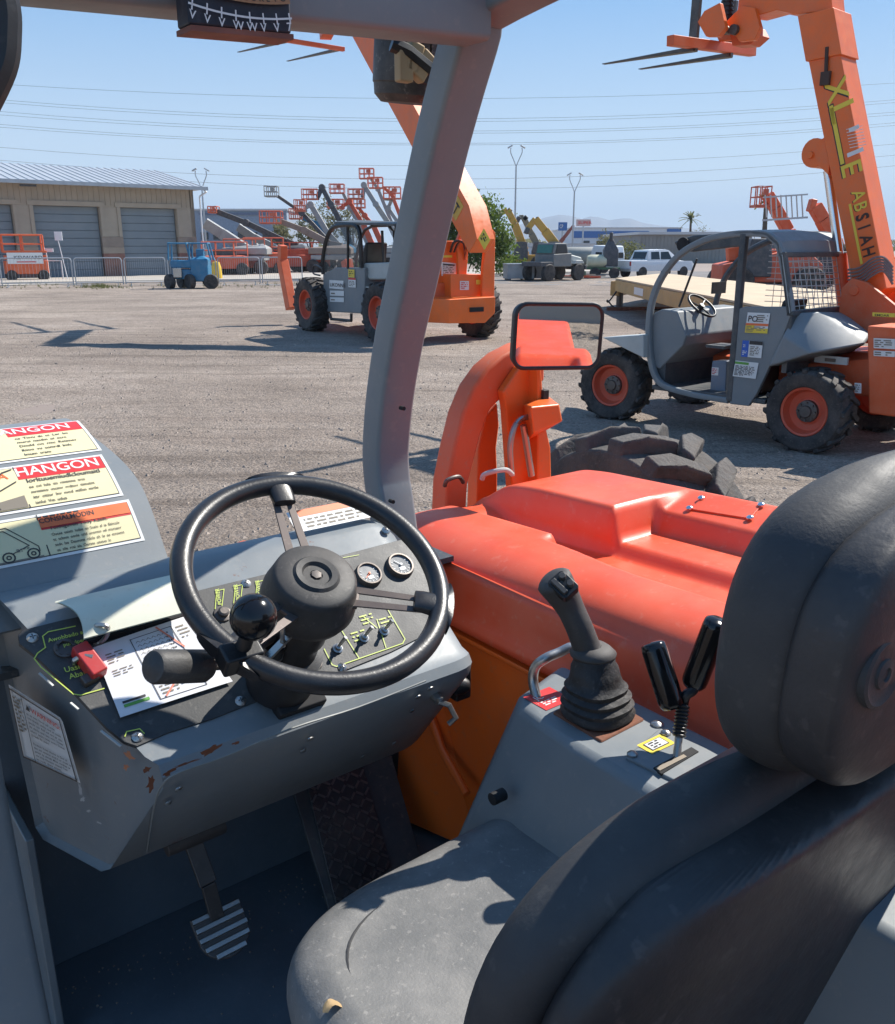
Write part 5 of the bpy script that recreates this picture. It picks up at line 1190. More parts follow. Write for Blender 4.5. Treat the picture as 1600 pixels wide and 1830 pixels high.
# rear body
Y3 = -2.28
def rp(px, y, dep, nm, m=ORANGE2, par=big, bev=.02):
    P = [L3(u, v, y=y) for u, v in px]; b = B(); b.prism([(p.x, p.z) for p in P], Matrix(((1, 0, 0, 0), (0, 0, 1, y), (0, 1, 0, 0), (0, 0, 0, 1))), dep); return b.done(nm, m, par, bev=bev)
b = B(); P = [L3(u, v, y=Y3-.35) for u, v in ((803, 535), (886, 530), (885, 560), (868, 577), (803, 578))]
b.hull(P+[V((p.x, Y3+.25, p.z)) for p in P]+[V((-1.0, -1.75, .95)), V((-.95, -1.7, .45))]); cw = b.done('counterweight', ORANGE2, big, bev=.02)
b = B(); p = L3(852, 553, y=Y3-.36); b.box(p, (.34, .04, .09)); b.done('counterweight_slot', DARK, cw)
b = B(); P = [L3(u, v, y=Y3-.05) for u, v in ((806, 532), (866, 530), (866, 490), (806, 490))]; b.hull(P+[V((p.x, Y3+.6, p.z)) for p in P]); rbb = b.done('rear_body', ORANGE2, big, bev=.01)
b = B(); P = [L3(u, v, y=-2.0) for u, v in ((772, 535), (822, 535), (822, 430), (800, 430), (784, 440), (772, 470))]; b.hull(P+[V((p.x, -1.4, p.z)) for p in P]); b.done('side_tank', ORANGE2, rbb, bev=.02)
rp([(862, 532), (884, 532), (886, 415), (874, 402), (868, 440), (864, 480)], Y3-.2, .1, 'boom_bracket'); rp([(822, 532), (832, 532), (838, 440), (850, 405), (830, 400), (818, 430)], Y3+.1, .1, 'boom_bracket')
b = B(); b.cyl(L3(836, 440, y=Y3-.05), L3(868, 440, y=Y3-.05), .10); b.done('pivot_tube', ORANGE2, rbb)
for k in range(4):
    b = B(); b.tube(smooth_path([L3(805+k*3, 450, y=-2.1), L3(812+k*4, 432, y=-2.25), L3(828+k*2, 434, y=-2.3), L3(832, 455+k*3, y=-2.2)], 4), .025, 6); b.done('hydraulic_hose', ORANGE3 if k % 2 else BLACK, rbb)
def ylab(px, y, items, par=rbb):
    A, Bq, Cq = [L3(u, v, y=y) for u, v in px]; d = Dec(lambda x_, y_, k: A+(Bq-A)*x_+(Cq-A)*y_+V((0, -k*4, 0)), .001); d.q(0, 0, 1, 1, 0, 0)
    for it in items:
        if it[0] == 'q': d.q(*it[1:6], 1)
        else: d.rows(*it[1:7], 2, .5)
    d.done('label', [WHITE, INK, YEL, REDP, BLUEP, INKB], par)
ylab([(789, 493), (815, 495), (789, 468)], -2.03, [('r', .1, .1, .8, .75, 6, 5), ('q', .1, .8, .9, .9, 1)]); ylab([(797, 530), (810, 531), (797, 511)], -2.03, [('q', 0, .8, 1, 1, 4), ('r', .1, .1, .8, .6, 4, 3)])
ylab([(822, 518), (838, 518), (822, 502)], Y3-.06, [('r', .1, .1, .8, .8, 4, 3)]); ylab([(851, 508), (861, 508), (851, 500)], Y3-.06, [('q', 0, 0, 1, 1, 2)]); ylab([(787, 460), (808, 460), (787, 456)], -2.03, [('q', 0, 0, 1, 1, 2)])
# boom
xb0, xb1 = 0.0, .44
E1, E3, S3_ = L3(630, 66, x=xb0), L3(806, 392, x=xb0), L3(850, 400, x=xb0)
dn3 = (E3-E1).normalized(); pr_ = V((0, -dn3.z, dn3.y)); pr_ = pr_ if pr_.z > 0 else -pr_
th = .60; lo3 = E3+dn3*.9
b = B(); b.xprism([(E1.y, E1.z), (lo3.y, lo3.z), ((lo3+pr_*th*.6).y, (lo3+pr_*th*.6).z), ((E3+pr_*th+dn3*.25).y, (E3+pr_*th+dn3*.25).z), ((E1+pr_*th).y, (E1+pr_*th).z)], xb0, xb1); boom3 = b.done('boom', ORANGE2, big, bev=.015)
U1 = E1-dn3*.0
b = B(); b.xprism([((U1+pr_*.1).y, (U1+pr_*.1).z), ((U1+pr_*.56).y, (U1+pr_*.56).z), ((U1-dn3*1.3+pr_*.5).y, (U1-dn3*1.3+pr_*.5).z), ((U1-dn3*1.3+pr_*.15).y, (U1-dn3*1.3+pr_*.15).z)], xb0+.06, xb1-.06); b.done('inner_boom', ORANGE2, boom3, bev=.01)
fb3 = lambda O: (lambda x_, y_, k: O+dn3*x_+pr_*y_+V((-k*6, 0, 0)))
O = L3(800, 330, x=xb0)+pr_*.02
O = E3-dn3*.80+pr_*.12
d = Dec(fb3(O), .0008); d.q(0, -.02, .95, .36, 0, 0)
for i, ch in enumerate('ISNT'): d.text(.06+.22*i, .03, .34, ch, 1, 1, .75)
d.done('boom_lettering', [mat('faded_yellow', (.62, .36, .06), .6), INK], boom3)
d = Dec(lambda x_, y_, k: L3(855, 426, x=xb0)+dn3*x_+pr_*y_+V((-k*6, 0, 0)), .0008); d.q(-.0, 0, .3, .26, 0, 0); d.rows(.05, .05, .2, .16, 3, 1, 1, .6); d.done('label', [YEL, INK], boom3)
# head with forks: carriage sits ahead of the boom end
cx = xb0+.25
def YF(u, v): return L3(u, v, x=cx)
fA, tA = L3(575, 80, x=.9), L3(512, 107, x=.9)
yf3, zf3 = 5.2, L3(560, 76, y=5.2).z
b = B(); q0, q1 = L3(478, 66, y=5.2), L3(615, 88, y=5.2)
b.beam(q0, q1, .12, .10); b.beam(q0+V((0, 0, 1.0)), q1+V((0, 0, 1.0)), .12, .10)
for t in (0, .33, .66, 1): q = q0.lerp(q1, t); b.beam(q, q+V((0, 0, 1.0)), .10, .08)
b.beam(q0.lerp(q1, .75)+V((0, 0, .3)), V((xb0+.28, (U1-dn3*1.2).y, (U1-dn3*1.2).z+.2)), .3, .3, up=(1, 0, 0))
cg3 = b.done('fork_carriage', ORANGE3, big, bev=.01)
for (u, v) in ((518, 72), (606, 88)):
    q = L3(u, v, y=5.2); tp2 = L3(u-92, v+21, x=q.x); b = B(); b.beam(q+V((0, 0, .5)), q, .06, .12); b.beam(q, tp2, .14, .06, w2=.08, h2=.015); b.done('fork', STEELD, cg3, bev=.006)
# ================================================================ background
WALLT = mat('tan_metal_wall', (.36, .31, .245), .7, var=.08, vs=1.5, dust=.25, dcol=(.30, .25, .2), ds=.5)
WALLB = mat('stone_band', (.27, .22, .18), .85, var=.2, vs=1.2, bump=.3, bs=8)
BRICKR = mat('red_block', (.26, .135, .105), .85, var=.22, vs=2, bump=.3, bs=8)
DOORM = mat('roller_door_paint', (.175, .215, .245), .5, var=.06, vs=.8, dust=.15, dcol=(.3, .3, .3), ds=.8)
ROOFM = mat('metal_roof', (.50, .51, .52), .4, metal=.3, var=.06, vs=1)
WHITEW = mat('white_wall', (.66, .68, .70), .6, var=.04)
BLUEW = mat('blue_wall', (.035, .13, .36), .5, var=.1)
GALV = mat('galvanised', (.42, .44, .46), .4, metal=.6, var=.1)
YELM = mat('yellow_paint', (.50, .28, .035), .5, dust=.4, dcol=(.35, .26, .16))
BLUEM = mat('blue_paint', (.02, .16, .30), .4, dust=.3, dcol=(.2, .25, .3))
CONC = mat('concrete_wall', (.30, .285, .26), .85, var=.12, vs=.5)
FGREY = mat('boom_grey', (.30, .31, .31), .5, dust=.3)
FDARK = mat('boom_dark', (.05, .055, .065), .5, dust=.3)

# ---- garage
g0 = G(75, 497); GA = Fr(g0.x, g0.y, math.radians(38)); LG = GA.L
xA = LG(-260, 500, y=0).x; xB = LG(356, 490, y=0).x
ze = LG(180, 331, y=0).z; zdoor = LG(120, 368, y=0).z
gar = thing('garage_building', 'long tan metal garage with grey roof and three big blue-grey doors at the left', 'building', GA)
drs = []
for (a, c, t) in (((-75, 500), (38, 499), (22, 365)), ((75, 497), (190, 497), (66, 367)), ((227, 495), (324, 492), (215, 372))):
    drs.append((LG(*a, y=0).x, LG(*c, y=0).x))
xs_ = [xA]+[v for d in drs for v in d]+[xB]
zb1, zb2, zb3 = .34*zdoor, .43*zdoor, .58*zdoor
def wallbox(x0, x1, z0, z1, nm, m, y0=0, y1=.3, pr=0): b = B(); b.box(((x0+x1)/2, (y0+y1)/2-pr, (z0+z1)/2), (x1-x0, y1-y0, z1-z0)); return b.done(nm, m, gar, smooth=False)
for i in range(0, len(xs_), 2):
    wallbox(xs_[i], xs_[i+1], zb3, zdoor, 'wall', WALLT); wallbox(xs_[i], xs_[i+1], zb2, zb3-.01, 'stone_band', WALLB, pr=.03); wallbox(xs_[i], xs_[i+1], zb1, zb2-.01, 'stone_band', mat('pale_band', (.34, .28, .22), .85, var=.15, vs=1), pr=.04); wallbox(xs_[i], xs_[i+1], 0, zb1-.01, 'brick_base', BRICKR, pr=.05)
wallbox(xA, xB, zdoor+.005, ze+.25, 'wall', WALLT)
b = B()
for k in range(60): x = lerp(xA, xB, (k+.5)/60); b.box((x, -.02, (zdoor+ze)/2+.1), (.06, .05, ze-zdoor))
b.done('wall_ribs', WALLT, gar, kind='stuff')
for x0, x1 in drs:
    b = B(); b.box(((x0+x1)/2, -.03, zdoor+.15), (x1-x0+.7, .1, .28)); b.box((x0-.14, -.03, (zdoor+zb3)/2), (.2, .08, zdoor-zb3)); b.box((x1+.14, -.03, (zdoor+zb3)/2), (.2, .08, zdoor-zb3)); fr_ = b.done('door_frame', WALLT, gar)
    b = B(); b.box(((x0+x1)/2, .42, zdoor/2), (x1-x0, .02, zdoor)); dd = b.done('roller_door', DOORM, gar)
    for k in range(9):
        b = B(); h = zdoor/9; b.box(((x0+x1)/2, .37, h*(k+.5)), (x1-x0-.02, .06, h*.955)); b.done('door_panel', DOORM, dd, bev=.012, seg=1)
pr_r = LG(282, 305, y=7.5); xr_e = LG(371, 338, y=-1.1).x; zr = pr_r.z; ye = -1.1; zee = LG(180, 327, y=ye).z
xre = pr_r.x
b = B(); b.add([V((xA, ye, zee)), V((xr_e, ye, zee)), V((xre, 7.5, zr)), V((xA, 7.5, zr)), V((xr_e, 16, zee)), V((xA, 16, zee))], [(0, 1, 2, 3), (3, 2, 4, 5), (1, 4, 2)])
b.add([V((xA, ye, zee-.12)), V((xr_e, ye, zee-.12)), V((xr_e, 16, zee-.12)), V((xA, 16, zee-.12))], [(0, 1, 2, 3)])
rf = b.done('roof', ROOFM, gar, smooth=False)
b = B(); b.box(((xA+xr_e)/2, ye-.05, zee-.08), (xr_e-xA, .12, .22)); b.done('gutter', GALV, rf)
b = B()
for k in range(40):
    t = (k+.5)/40; x = lerp(xA, xre, t); b.beam((lerp(xA, xr_e, t), ye, zee+.02), (x, 7.5, zr+.02), .06, .05)
b.done('roof_ribs', ROOFM, rf, kind='stuff')
b = B(); b.box((xB-.15, 8, ze/2), (.3, 16, ze)); b.box(((xA+xB)/2, 15.8, ze/2), (xB-xA, .3, ze)); b.done('end_wall', WALLT, gar, smooth=False)
b = B(); b.cyl((xB+.2, -.6, ze-.5), (xB+.2, -.6, .1), .06, n=8); b.tube([(xB+.2, -.6, ze-.5), (xB+.6, -.9, ze-.2), (xr_e-.2, -1.0, zee-.2)], .06, 6); b.done('downpipe', WHITEW, gar)
for (u) in (50, 200): 
    b = B(); q = LG(u, 331, y=-.9); b.box(q, (.9, .25, .12)); b.done('eave_lamp', FDARK, gar)
b = B(); b.beam(GA.W((xA, -6, .035)), GA.W((xB+30, -6, .035)), 11, .05, up=(0, 0, 1)); b.done('concrete_apron', mat('apron_concrete', (.40, .36, .31), .85, var=.12, vs=.6), kind='structure')

# ---- crowd barriers
def barrier(p, q, lab_, h=1.38):
    t = thing('crowd_barrier', lab_, 'barrier', None, 'crowd barriers in front of the garage', loc=(p.x, p.y, 0), yaw=math.atan2(q.y-p.y, q.x-p.x))
    ln = (q-p).length-.12; b = B(); r = .03
    b.tube([V((0, 0, .12)), V((0, 0, h-.12)), V((.04, 0, h-.03)), V((.12, 0, h)), V((ln-.12, 0, h)), V((ln-.04, 0, h-.03)), V((ln, 0, h-.12)), V((ln, 0, .12))], r, 6); b.tube([V((0, 0, .22)), V((ln, 0, .22))], .02, 6); b.done('barrier_frame', GALV, t)
    b = B()
    for k in range(1, 20): b.cyl((ln*k/20, 0, .22), (ln*k/20, 0, h), .005, n=4)
    b.done('barrier_bars', GALV, t, kind='stuff')
    for x in (.25, ln-.25): b = B(); b.beam((x, -.35, .05), (x, .35, .05), .05, .05); b.cyl((x, 0, .05), (x, 0, .22), .02, n=6); b.done('foot', GALV, t)
bp = [(-128, 517), (5, 515), (137, 513.5), (226, 512.5), (303, 511.5), (392, 510.5), (470, 510), (545, 509)]
bl = ['leftmost galvanised crowd barrier, cut by the left edge, before the first grey door', 'galvanised crowd barrier in front of the orange lift and the middle grey door', 'galvanised crowd barrier before the pier between the two full grey doors', 'galvanised crowd barrier before the right grey garage door', 'galvanised crowd barrier just behind the small blue lift', 'galvanised crowd barrier right of the small blue lift, before the red machines', 'galvanised crowd barrier ending behind the large telehandler\'s front outrigger']
for i in range(7): barrier(G(*bp[i]), G(*bp[i+1]), bl[i])

# ---- small helpers for far machines, all in metres around a ground point
def at(u, v): 
    p = G(u, v); return Fr(p.x, p.y, 0)
def fwheel(root, c, R, wd_, ax=(1, 0, 0), m=OFAR):
    ax = V(ax).normalized(); c = V(c); M = Matrix.Translation(c) @ frame_z(ax).to_4x4(); b = B()
    b.lathe([(R*.55, -wd_*.5), (R*.92, -wd_*.5), (R, -wd_*.35), (R, wd_*.35), (R*.92, wd_*.5), (R*.55, wd_*.5)], M, 20); o = b.done('tyre', RUBBER, None); 
    b = B(); b.lathe([(R*.56, -wd_*.46), (R*.5, -wd_*.3), (R*.2, -wd_*.4), (1e-6, -wd_*.4)], M, 16, cap=False); b.lathe([(R*.56, wd_*.46), (R*.5, wd_*.3), (R*.2, wd_*.4), (1e-6, wd_*.4)], M, 16, cap=False); w_ = b.done('wheel', m, root); o.parent = w_
    return w_
def basket(root, c, w_, d_, h_, m, r=.035):
    c = V(c); b = B(); b.box(c+V((0, 0, .05)), (w_, d_, .12)); fl = b.done('basket', m, root, bev=.02, seg=1)
    b = B()
    for z in (h_*.5, h_): b.tube([c+V((-w_/2, -d_/2, z)), c+V((w_/2, -d_/2, z)), c+V((w_/2, d_/2, z)), c+V((-w_/2, d_/2, z))], r, 5, True)
    for x in (-.5, -.17, .17, .5):
        for y in (-.5, .5): b.cyl(c+V((x*w_, y*d_, 0)), c+V((x*w_, y*d_, h_)), r, n=5)
    b.box(c+V((w_*.15, -d_*.4, h_*.72)), (w_*.3, d_*.25, h_*.3)); b.done('guard_rail', m, fl); return fl
# ---- boom lifts in the far row
def boom_lift(lab_, Y, bk, pts, mb, mk, w0=.55, w1=.35, chassis=True, turret=None, group='boom lifts parked in the far row'):
    loc = D(pts[-1][0], 460, Y); fr = Fr(loc.x, Y, 0); t = thing('boom_lift', lab_, 'boom lift', fr, group)
    P = [fr.L(u, v, y=0 if i % 2 == 0 else .3) for i, (u, v) in enumerate(pts)]; n = len(P)
    for i in range(n-1):
        a = lerp(w1, w0, i/(n-1)); b = B(); b.beam(P[i], P[i+1], a, a, up=(0, 1, 0)); b.done('boom', mb, t, bev=.03, seg=1)
    for p in P[1:-1]: b = B(); b.cyl(p-V((0, .35, 0)), p+V((0, .35, 0)), .28, n=10); b.done('knuckle', mb, t)
    if bk:
        u0, v0, u1, v1 = bk; A, C = fr.L(u0, v1, y=0), fr.L(u1, v0, y=0); basket(t, ((A.x+C.x)/2, 0, A.z), C.x-A.x, 1.0, C.z-A.z, mk, .04)
        b = B(); q = V((C.x if P[0].x > (A.x+C.x)/2 else A.x, 0, A.z)); b.tube([q, P[0]], .12, 6); b.done('basket_link', mb, t)
    if chassis:
        b = B(); zc = .95; b.hull([V((x, y, z)) for x in (-1.3, 1.5) for y in (-1.1, 1.1) for z in (zc, 1.3)]); b.done('chassis', FGREY, t, bev=.05)
        b = B(); b.hull([V((x, y, z)) for x in (-1.5, 1.7) for y in (-1.0, 1.0) for z in (1.35, 1.8)]+[V((1.3, 0, 2.1))]); b.done('turret', turret or (mb if mb is not OFAR else FGREY), t, bev=.08); b = B(); b.beam((.9, 0, 1.9), P[-1], .5, .5, up=(0, 1, 0)); b.done('riser', mb, t)
        for x in (-1.15, 1.25):
            for y in (-1.15, 1.15): fwheel(t, (x, y, .5), .5, .35, (0, 1, 0))
    return t
OFB = mat('basket_orange', (.55, .12, .06), .6, dust=.3, dcol=(.4, .28, .22))
BL = [
 ('boom lift with small grey basket reaching furthest left above the blue warehouse', 78, (475, 333, 496, 352), [(496, 350), (540, 380), (592, 436)], FDARK, FGREY, .4, .25),
 ('boom lift with low orange basket and dull brown boom, lowest and furthest left', 70, (467, 377, 503, 400), [(503, 396), (545, 412), (590, 436)], mat('boom_brown', (.22, .17, .14), .6, dust=.3), OFB, .6, .4),
 ('black folded boom lift with orange basket at its left, elbow above the cab', 82, (541, 338, 568, 357), [(568, 352), (576, 335), (592, 365), (612, 402)], FDARK, OFB, .5, .35),
 ('grey boom lift with orange basket just below the black elbow', 76, (528, 357, 546, 378), [(546, 370), (556, 366), (588, 420)], FGREY, OFB, .5, .35),
 ('blue boom lift with lowest of three stacked orange baskets', 80, (519, 373, 541, 392), [(541, 388), (565, 400), (600, 440)], BLUEM, OFB, .6, .4),
 ('pale boom lift with orange basket in the middle of the row, thin straight boom', 90, (590, 329, 615, 346), [(614, 346), (626, 372), (644, 402)], FGREY, OFB, .4, .3),
 ('boom lift with lower orange basket hanging left of the bent grey boom', 86, (586, 356, 614, 373), [(608, 372), (625, 360), (650, 402)], OFAR, OFB, .4, .3),
 ('boom lift with bent grey boom and orange basket beside its elbow', 84, (623, 338, 650, 356), [(648, 352), (651, 331), (672, 365), (698, 404)], FGREY, OFB, .5, .35),
 ('boom lift whose orange basket stands highest of the whole row', 95, (643, 301, 668, 320), [(664, 320), (676, 338), (702, 402)], FGREY, OFB, .4, .3),
 ('boom lift with orange basket second highest, just left of the cab pillar', 92, (658, 317, 684, 337), [(684, 334), (700, 346), (722, 404)], OFAR, OFB, .4, .3),
 ('boom lift with orange basket partly behind the left edge of the cab pillar', 88, (686, 334, 716, 356), [(700, 357), (694, 372), (716, 404)], FGREY, OFB, .4, .3),
 ('boom lift with small orange basket low between two grey booms', 90, (632, 356, 652, 372), [(642, 372), (652, 385), (668, 404)], OFAR, OFB, .4, .3),
]
for (lb_, Y, bk, pts, mb, mk, w0, w1) in BL: boom_lift(lb_, Y, bk, pts, mb, mk, w0, w1)
boom_lift('long pale boom lying low and slanting beside the garage, black head end', 66, None, [(366, 398), (398, 418), (440, 446)], FGREY, FGREY, .8, .7)
boom_lift('long dark boom lift slanting down right from a red basket above the garage end', 72, (375, 369, 389, 381), [(388, 378), (440, 398), (512, 432)], FDARK, OFB, .45, .4)
boom_lift('second pale boom lying low, right of the long pale boom', 74, None, [(425, 405), (455, 425), (505, 452)], FGREY, FGREY, .7, .6)
# orange and red machines parked between the blue lift and the large telehandler
def low_machine(lab_, u, v, wd_, ht_, m, yaw=.2, dark=True):
    fr = at(u, v); fr = Fr(fr.loc[0], fr.loc[1], yaw); t = thing('parked_lift', lab_, 'parked lift', fr, 'low lifts parked by the road')
    b = B(); b.hull([V((x*wd_/2, y*.9, z)) for x in (-1, 1) for y in (-1, 1) for z in (.45, ht_*.55)]+[V((x*wd_/2*.8, y*.8, ht_*.6)) for x in (-1, 1) for y in (-1, 1)]); b.done('chassis', m, t, bev=.05)
    b = B(); 
    for z in (ht_*.75, ht_): b.tube([V((x*wd_/2, y*.8, z)) for x, y in ((-1, -1), (1, -1), (1, 1), (-1, 1))], .04, 5, True)
    for x in (-1, -.4, .4, 1):
        for y in (-1, 1): b.cyl((x*wd_/2, y*.8, ht_*.55), (x*wd_/2, y*.8, ht_), .04, n=5)
    b.done('guard_rail', m, t)
    b = B(); b.box((0, 0, ht_*.68), (wd_*.5, 1.2, ht_*.22)); b.done('engine_box', FDARK if dark else m, t, bev=.04)
    for x in (-.75, .75):
        for y in (-.9, .9): fwheel(t, (x*wd_/2, y, .42), .42, .3, (0, 1, 0), m)
low_machine('low red-orange lift standing right behind the blue lift', 405, 492, 3.0, 2.2, OFAR)
low_machine('low orange lift with railings, second behind the crowd barriers', 440, 490, 2.8, 2.4, OFB)
low_machine('orange lift with dark engine, left of the large telehandler outrigger', 474, 489, 2.8, 2.5, OFAR)
low_machine('orange lift seen between the outrigger and the cab of the large telehandler', 540, 487, 4.2, 2.2, OFAR, dark=False)
# orange scissor lift by the garage
sf = at(50, 501); SL = Fr(sf.loc[0], sf.loc[1], math.radians(30)); t = thing('scissor_lift', 'orange lift with a white lettered sign, parked before the garage at far left', 'scissor lift', SL)
b = B(); b.box((0, 0, .75), (2.3, 1.1, .75)); ch = b.done('chassis', ORANGE3, t, bev=.05)
b = B(); b.box((0, 0, 1.3), (2.2, 1.0, .25)); b.box((0, 0, 1.62), (2.3, 1.1, .12)); b.done('platform', ORANGE3, t, bev=.02)
b = B()
for z in (2.05, 2.55): b.tube([V((x, y, z)) for x, y in ((-1.15, -.5), (1.0, -.5), (1.0, .5), (-1.15, .5))], .045, 5, True)
for x in (-1.15, -.1, 1.0):
    for y in (-.5, .5): b.cyl((x, y, 1.6), (x, y, 2.55), .045, n=5)
b.done('guard_rail', ORANGE3, t)
d = Dec(lambda x_, y_, k: V((-1.0+x_*1.9, -.56-k*4, .95+y_*.62)), .001); d.q(0, 0, 1, 1, 0, 0); d.text(.18, .42, .42, 'KEVWARD', 1, 2, .40); d.q(.25, .12, .8, .22, 2, 1); b2 = d.done('sign_board', [WHITE, INK, REDP], t)
for x in (-.85, .85):
    for y in (-.5, .5): fwheel(t, (x, y, .3), .3, .22, (0, 1, 0), LIGHTGREY)
# white frame stand with notice
nf = at(103, 500); t = thing('notice_stand', 'white tube frame with a small notice board standing before the middle garage door', 'notice stand', nf)
b = B(); b.tube([V((-.62, 0, 1.9)), V((-.5, 0, 1.7)), V((-.45, 0, 1.1)), V((.35, 0, 1.1)), V((.35, 0, 0))], .03, 6); b.cyl((-.45, 0, 1.1), (-.45, 0, 0), .03, n=6); b.cyl((.3, 0, 2.3), (.62, 0, 0), .025, n=6); b.done('frame', WHITEW, t)
b = B(); b.box((.35, 0, 2.5), (.45, .04, .5)); b.done('notice_board', WHITEW, t); b = B(); b.box((-.3, 0, 1.7), (.5, .04, .2)); b.done('notice_board', WHITEW, t)
# yellow bollard
yb_ = at(388, 499); b = B(); b.lathe([(.32, 0), (.34, .1), (.30, .7), (.22, 1.0), (1e-6, 1.05)], Matrix(), 14); o = b.done('yellow_drum', mat('drum_yellow', (.7, .45, .03), .5)); o.location = yb_.loc; tag(o, 'small yellow drum standing right of the blue lift', 'drum')
# ---- small blue rough terrain lift
bf = G(345, 516); BF = Fr(bf.x, bf.y, math.radians(4)); t = thing('blue_lift', 'small bright blue lift with black wheels standing in the yard before the barriers', 'lift', BF)
for (x, y) in ((-.95, -.4), (.0, -.55), (.95, -.4), (-.6, .6), (.7, .6)): fwheel(t, (x, y, .34), .34, .26, (1, .9, 0) if x < .5 else (0, 1, 0), FDARK)
b = B(); b.hull([V((x, y, z)) for x in (.05, .85) for y in (-.5, .5) for z in (.35, 1.35)]+[V((.5, 0, 1.55))]); b.done('body', BLUEM, t, bev=.06)
b = B(); b.hull([V((x, y, z)) for x in (-.85, .2) for y in (-.45, .45) for z in (.95, 1.3)]+[V((-1.0, 0, 1.1))]); b.hull([V((x, y, z)) for x in (-.8, .2) for y in (-.4, .4) for z in (.45, .9)]); b.done('engine_cover', BLUEM, t, bev=.05)
b = B(); b.box((-.55, -.5, .75), (.4, .1, .45)); b.done('engine', STEEL, t, bev=.03)
for x0 in (-.95, .0):
    b = B()
    for y in (-.35, .35): b.tube([V((x0, y, 1.3)), V((x0+.05, y, 2.05)), V((x0+.85, y, 2.05)), V((x0+1.0, y, 1.3))], .045, 6)
    for x in (x0+.05, x0+.85): b.cyl((x, -.35, 2.05), (x, .35, 2.05), .045, n=6)
    b.done('roll_frame', BLUEM, t)
b = B(); b.box((.45, .1, 1.6), (.35, .4, .4)); b.done('seat', BLUEM, t, bev=.05)
# ---- lamp posts
def lamp(u, vb, vt, Y, lab_, arm=.45):
    p = D(u, vb, Y); fr = Fr(p.x, Y, 0); t = thing('lamp_post', lab_, 'lamp post', fr, 'twin-headed lamp posts'); top = fr.L(u, vt, y=0); z = top.z
    b = B(); b.cyl((0, 0, 0), (0, 0, z-1.7), .11, .07, n=10); b.done('pole', GALV, t)
    for s_ in (-1, 1):
        b = B(); b.tube(smooth_path([V((0, 0, z-1.7)), V((s_*.25, 0, z-1.1)), V((s_*.52, 0, z-.5)), V((s_*.5, 0, z-.1))], 3), .045, 6); b.done('arm', GALV, t)
        b = B(); b.box((s_*.58, 0, z), (.5, .3, .12), rot=Matrix.Rotation(.5*s_, 3, 'Y')); b.done('lamp_head', GALV, t, bev=.03)
lamp(919, 476, 262, 88, 'taller lamp post with two heads standing left of the hills')
lamp(1022, 473, 311, 95, 'shorter lamp post with two heads in front of the hills')
lamp(371, 473, 303, 90, 'lamp post with two heads rising behind the right end of the garage')
# ---- overhead lines
WIRE = mat('wire', (.05, .05, .055), .5)
wl = [(150, 176, 148, 'faintest topmost'), (178, 212, 178, 'first of the upper pair of'), (183, 217, 183, 'second of the upper pair of'), (199, 234, 200, 'third from top'), (205, 238, 205, 'fourth from top'), (222, 256, 219, 'fifth from top'), (227, 259, 224, 'sixth from top'), (263, 296, 257, 'upper of the three lowest'), (286, 320, 277, 'middle of the three lowest'), (297, 338, 296, 'lowest of all')]
for (a, m_, c, nm) in wl:
    b = B(); P = []
    for k in range(-4, 21):
        u = 100*k; s_ = u/1600; v = a*(1-s_)*(1-2*s_)+4*m_*s_*(1-s_)+c*s_*(2*s_-1); q = D(u, v, 120); P.append(q)
    o_ = P[0].copy(); b.tube([p-o_ for p in P], .015, 4); o = b.done('power_line', WIRE); o.location = o_; tag(o, nm+' overhead power line crossing the whole sky', 'power line', 'overhead power lines')
# ---- far buildings
def fbox(nm, lab_, cat, px, Y, dep, m, parts=()):
    (u0, v0), (u1, v1) = px; A, C = D(u0, v1, Y), D(u1, v0, Y); fr = Fr((A.x+C.x)/2, Y, 0); t = thing(nm, lab_, cat, fr); w_ = C.x-A.x; z1 = C.z
    b = B(); b.box((0, dep/2, z1/2), (w_, dep, z1)); b.done('wall', m, t, smooth=False)
    b = B(); b.box((0, dep/2, z1+.15), (w_+.6, dep+.6, .3)); b.done('roof', ROOFM, t, smooth=False)
    for (a0, b0, a1, b1, nm2, mm) in parts:
        A2, C2_ = D(a0, b1, Y-.1), D(a1, b0, Y-.1); b = B(); b.box(((A2.x+C2_.x)/2-fr.loc[0], -.12, (A2.z+C2_.z)/2), (C2_.x-A2.x, .2, C2_.z-A2.z)); b.done(nm2, mm, t, smooth=False)
    return t
fbox('warehouse', 'long pale blue-grey warehouse behind the booms right of the garage', 'warehouse', ((352, 376), (512, 445)), 170, 40, mat('warehouse_wall', (.24, .29, .36), .6), [(356, 380, 508, 384, 'fascia', mat('warehouse_fascia', (.14, .17, .24), .6))]+[(360+22*k, 415, 372+22*k, 428, 'window', GLASSD) for k in range(6)])
fbox('store_building', 'low white store with a broad blue band in the right distance', 'store', ((1022, 408), (1218, 448)), 260, 50, WHITEW, [(1024, 413, 1160, 425, 'blue_band', BLUEW), (1192, 409, 1218, 420, 'blue_band', BLUEW)]+[(1040+26*k, 430, 1054+26*k, 440, 'window', GLASSD) for k in range(6)])
fbox('shed', 'low white shed with pale roof behind the yellow booms', 'shed', ((905, 437), (1062, 452)), 200, 30, WHITEW, [(910, 440, 1055, 443, 'fascia', GALV)])
t = fbox('grey_hall', 'plain grey-tan hall with flat roof right of the white pickup', 'hall', ((1142, 419), (1345, 470)), 110, 25, CONC, [(1172, 443, 1174, 452, 'downpipe', GALV)])
b = B()
for k in range(32): b.box((-6.8+.44*k, -.03, 1.6), (.05, .06, 3.0))
b.done('wall_ribs', CONC, t, kind='stuff')
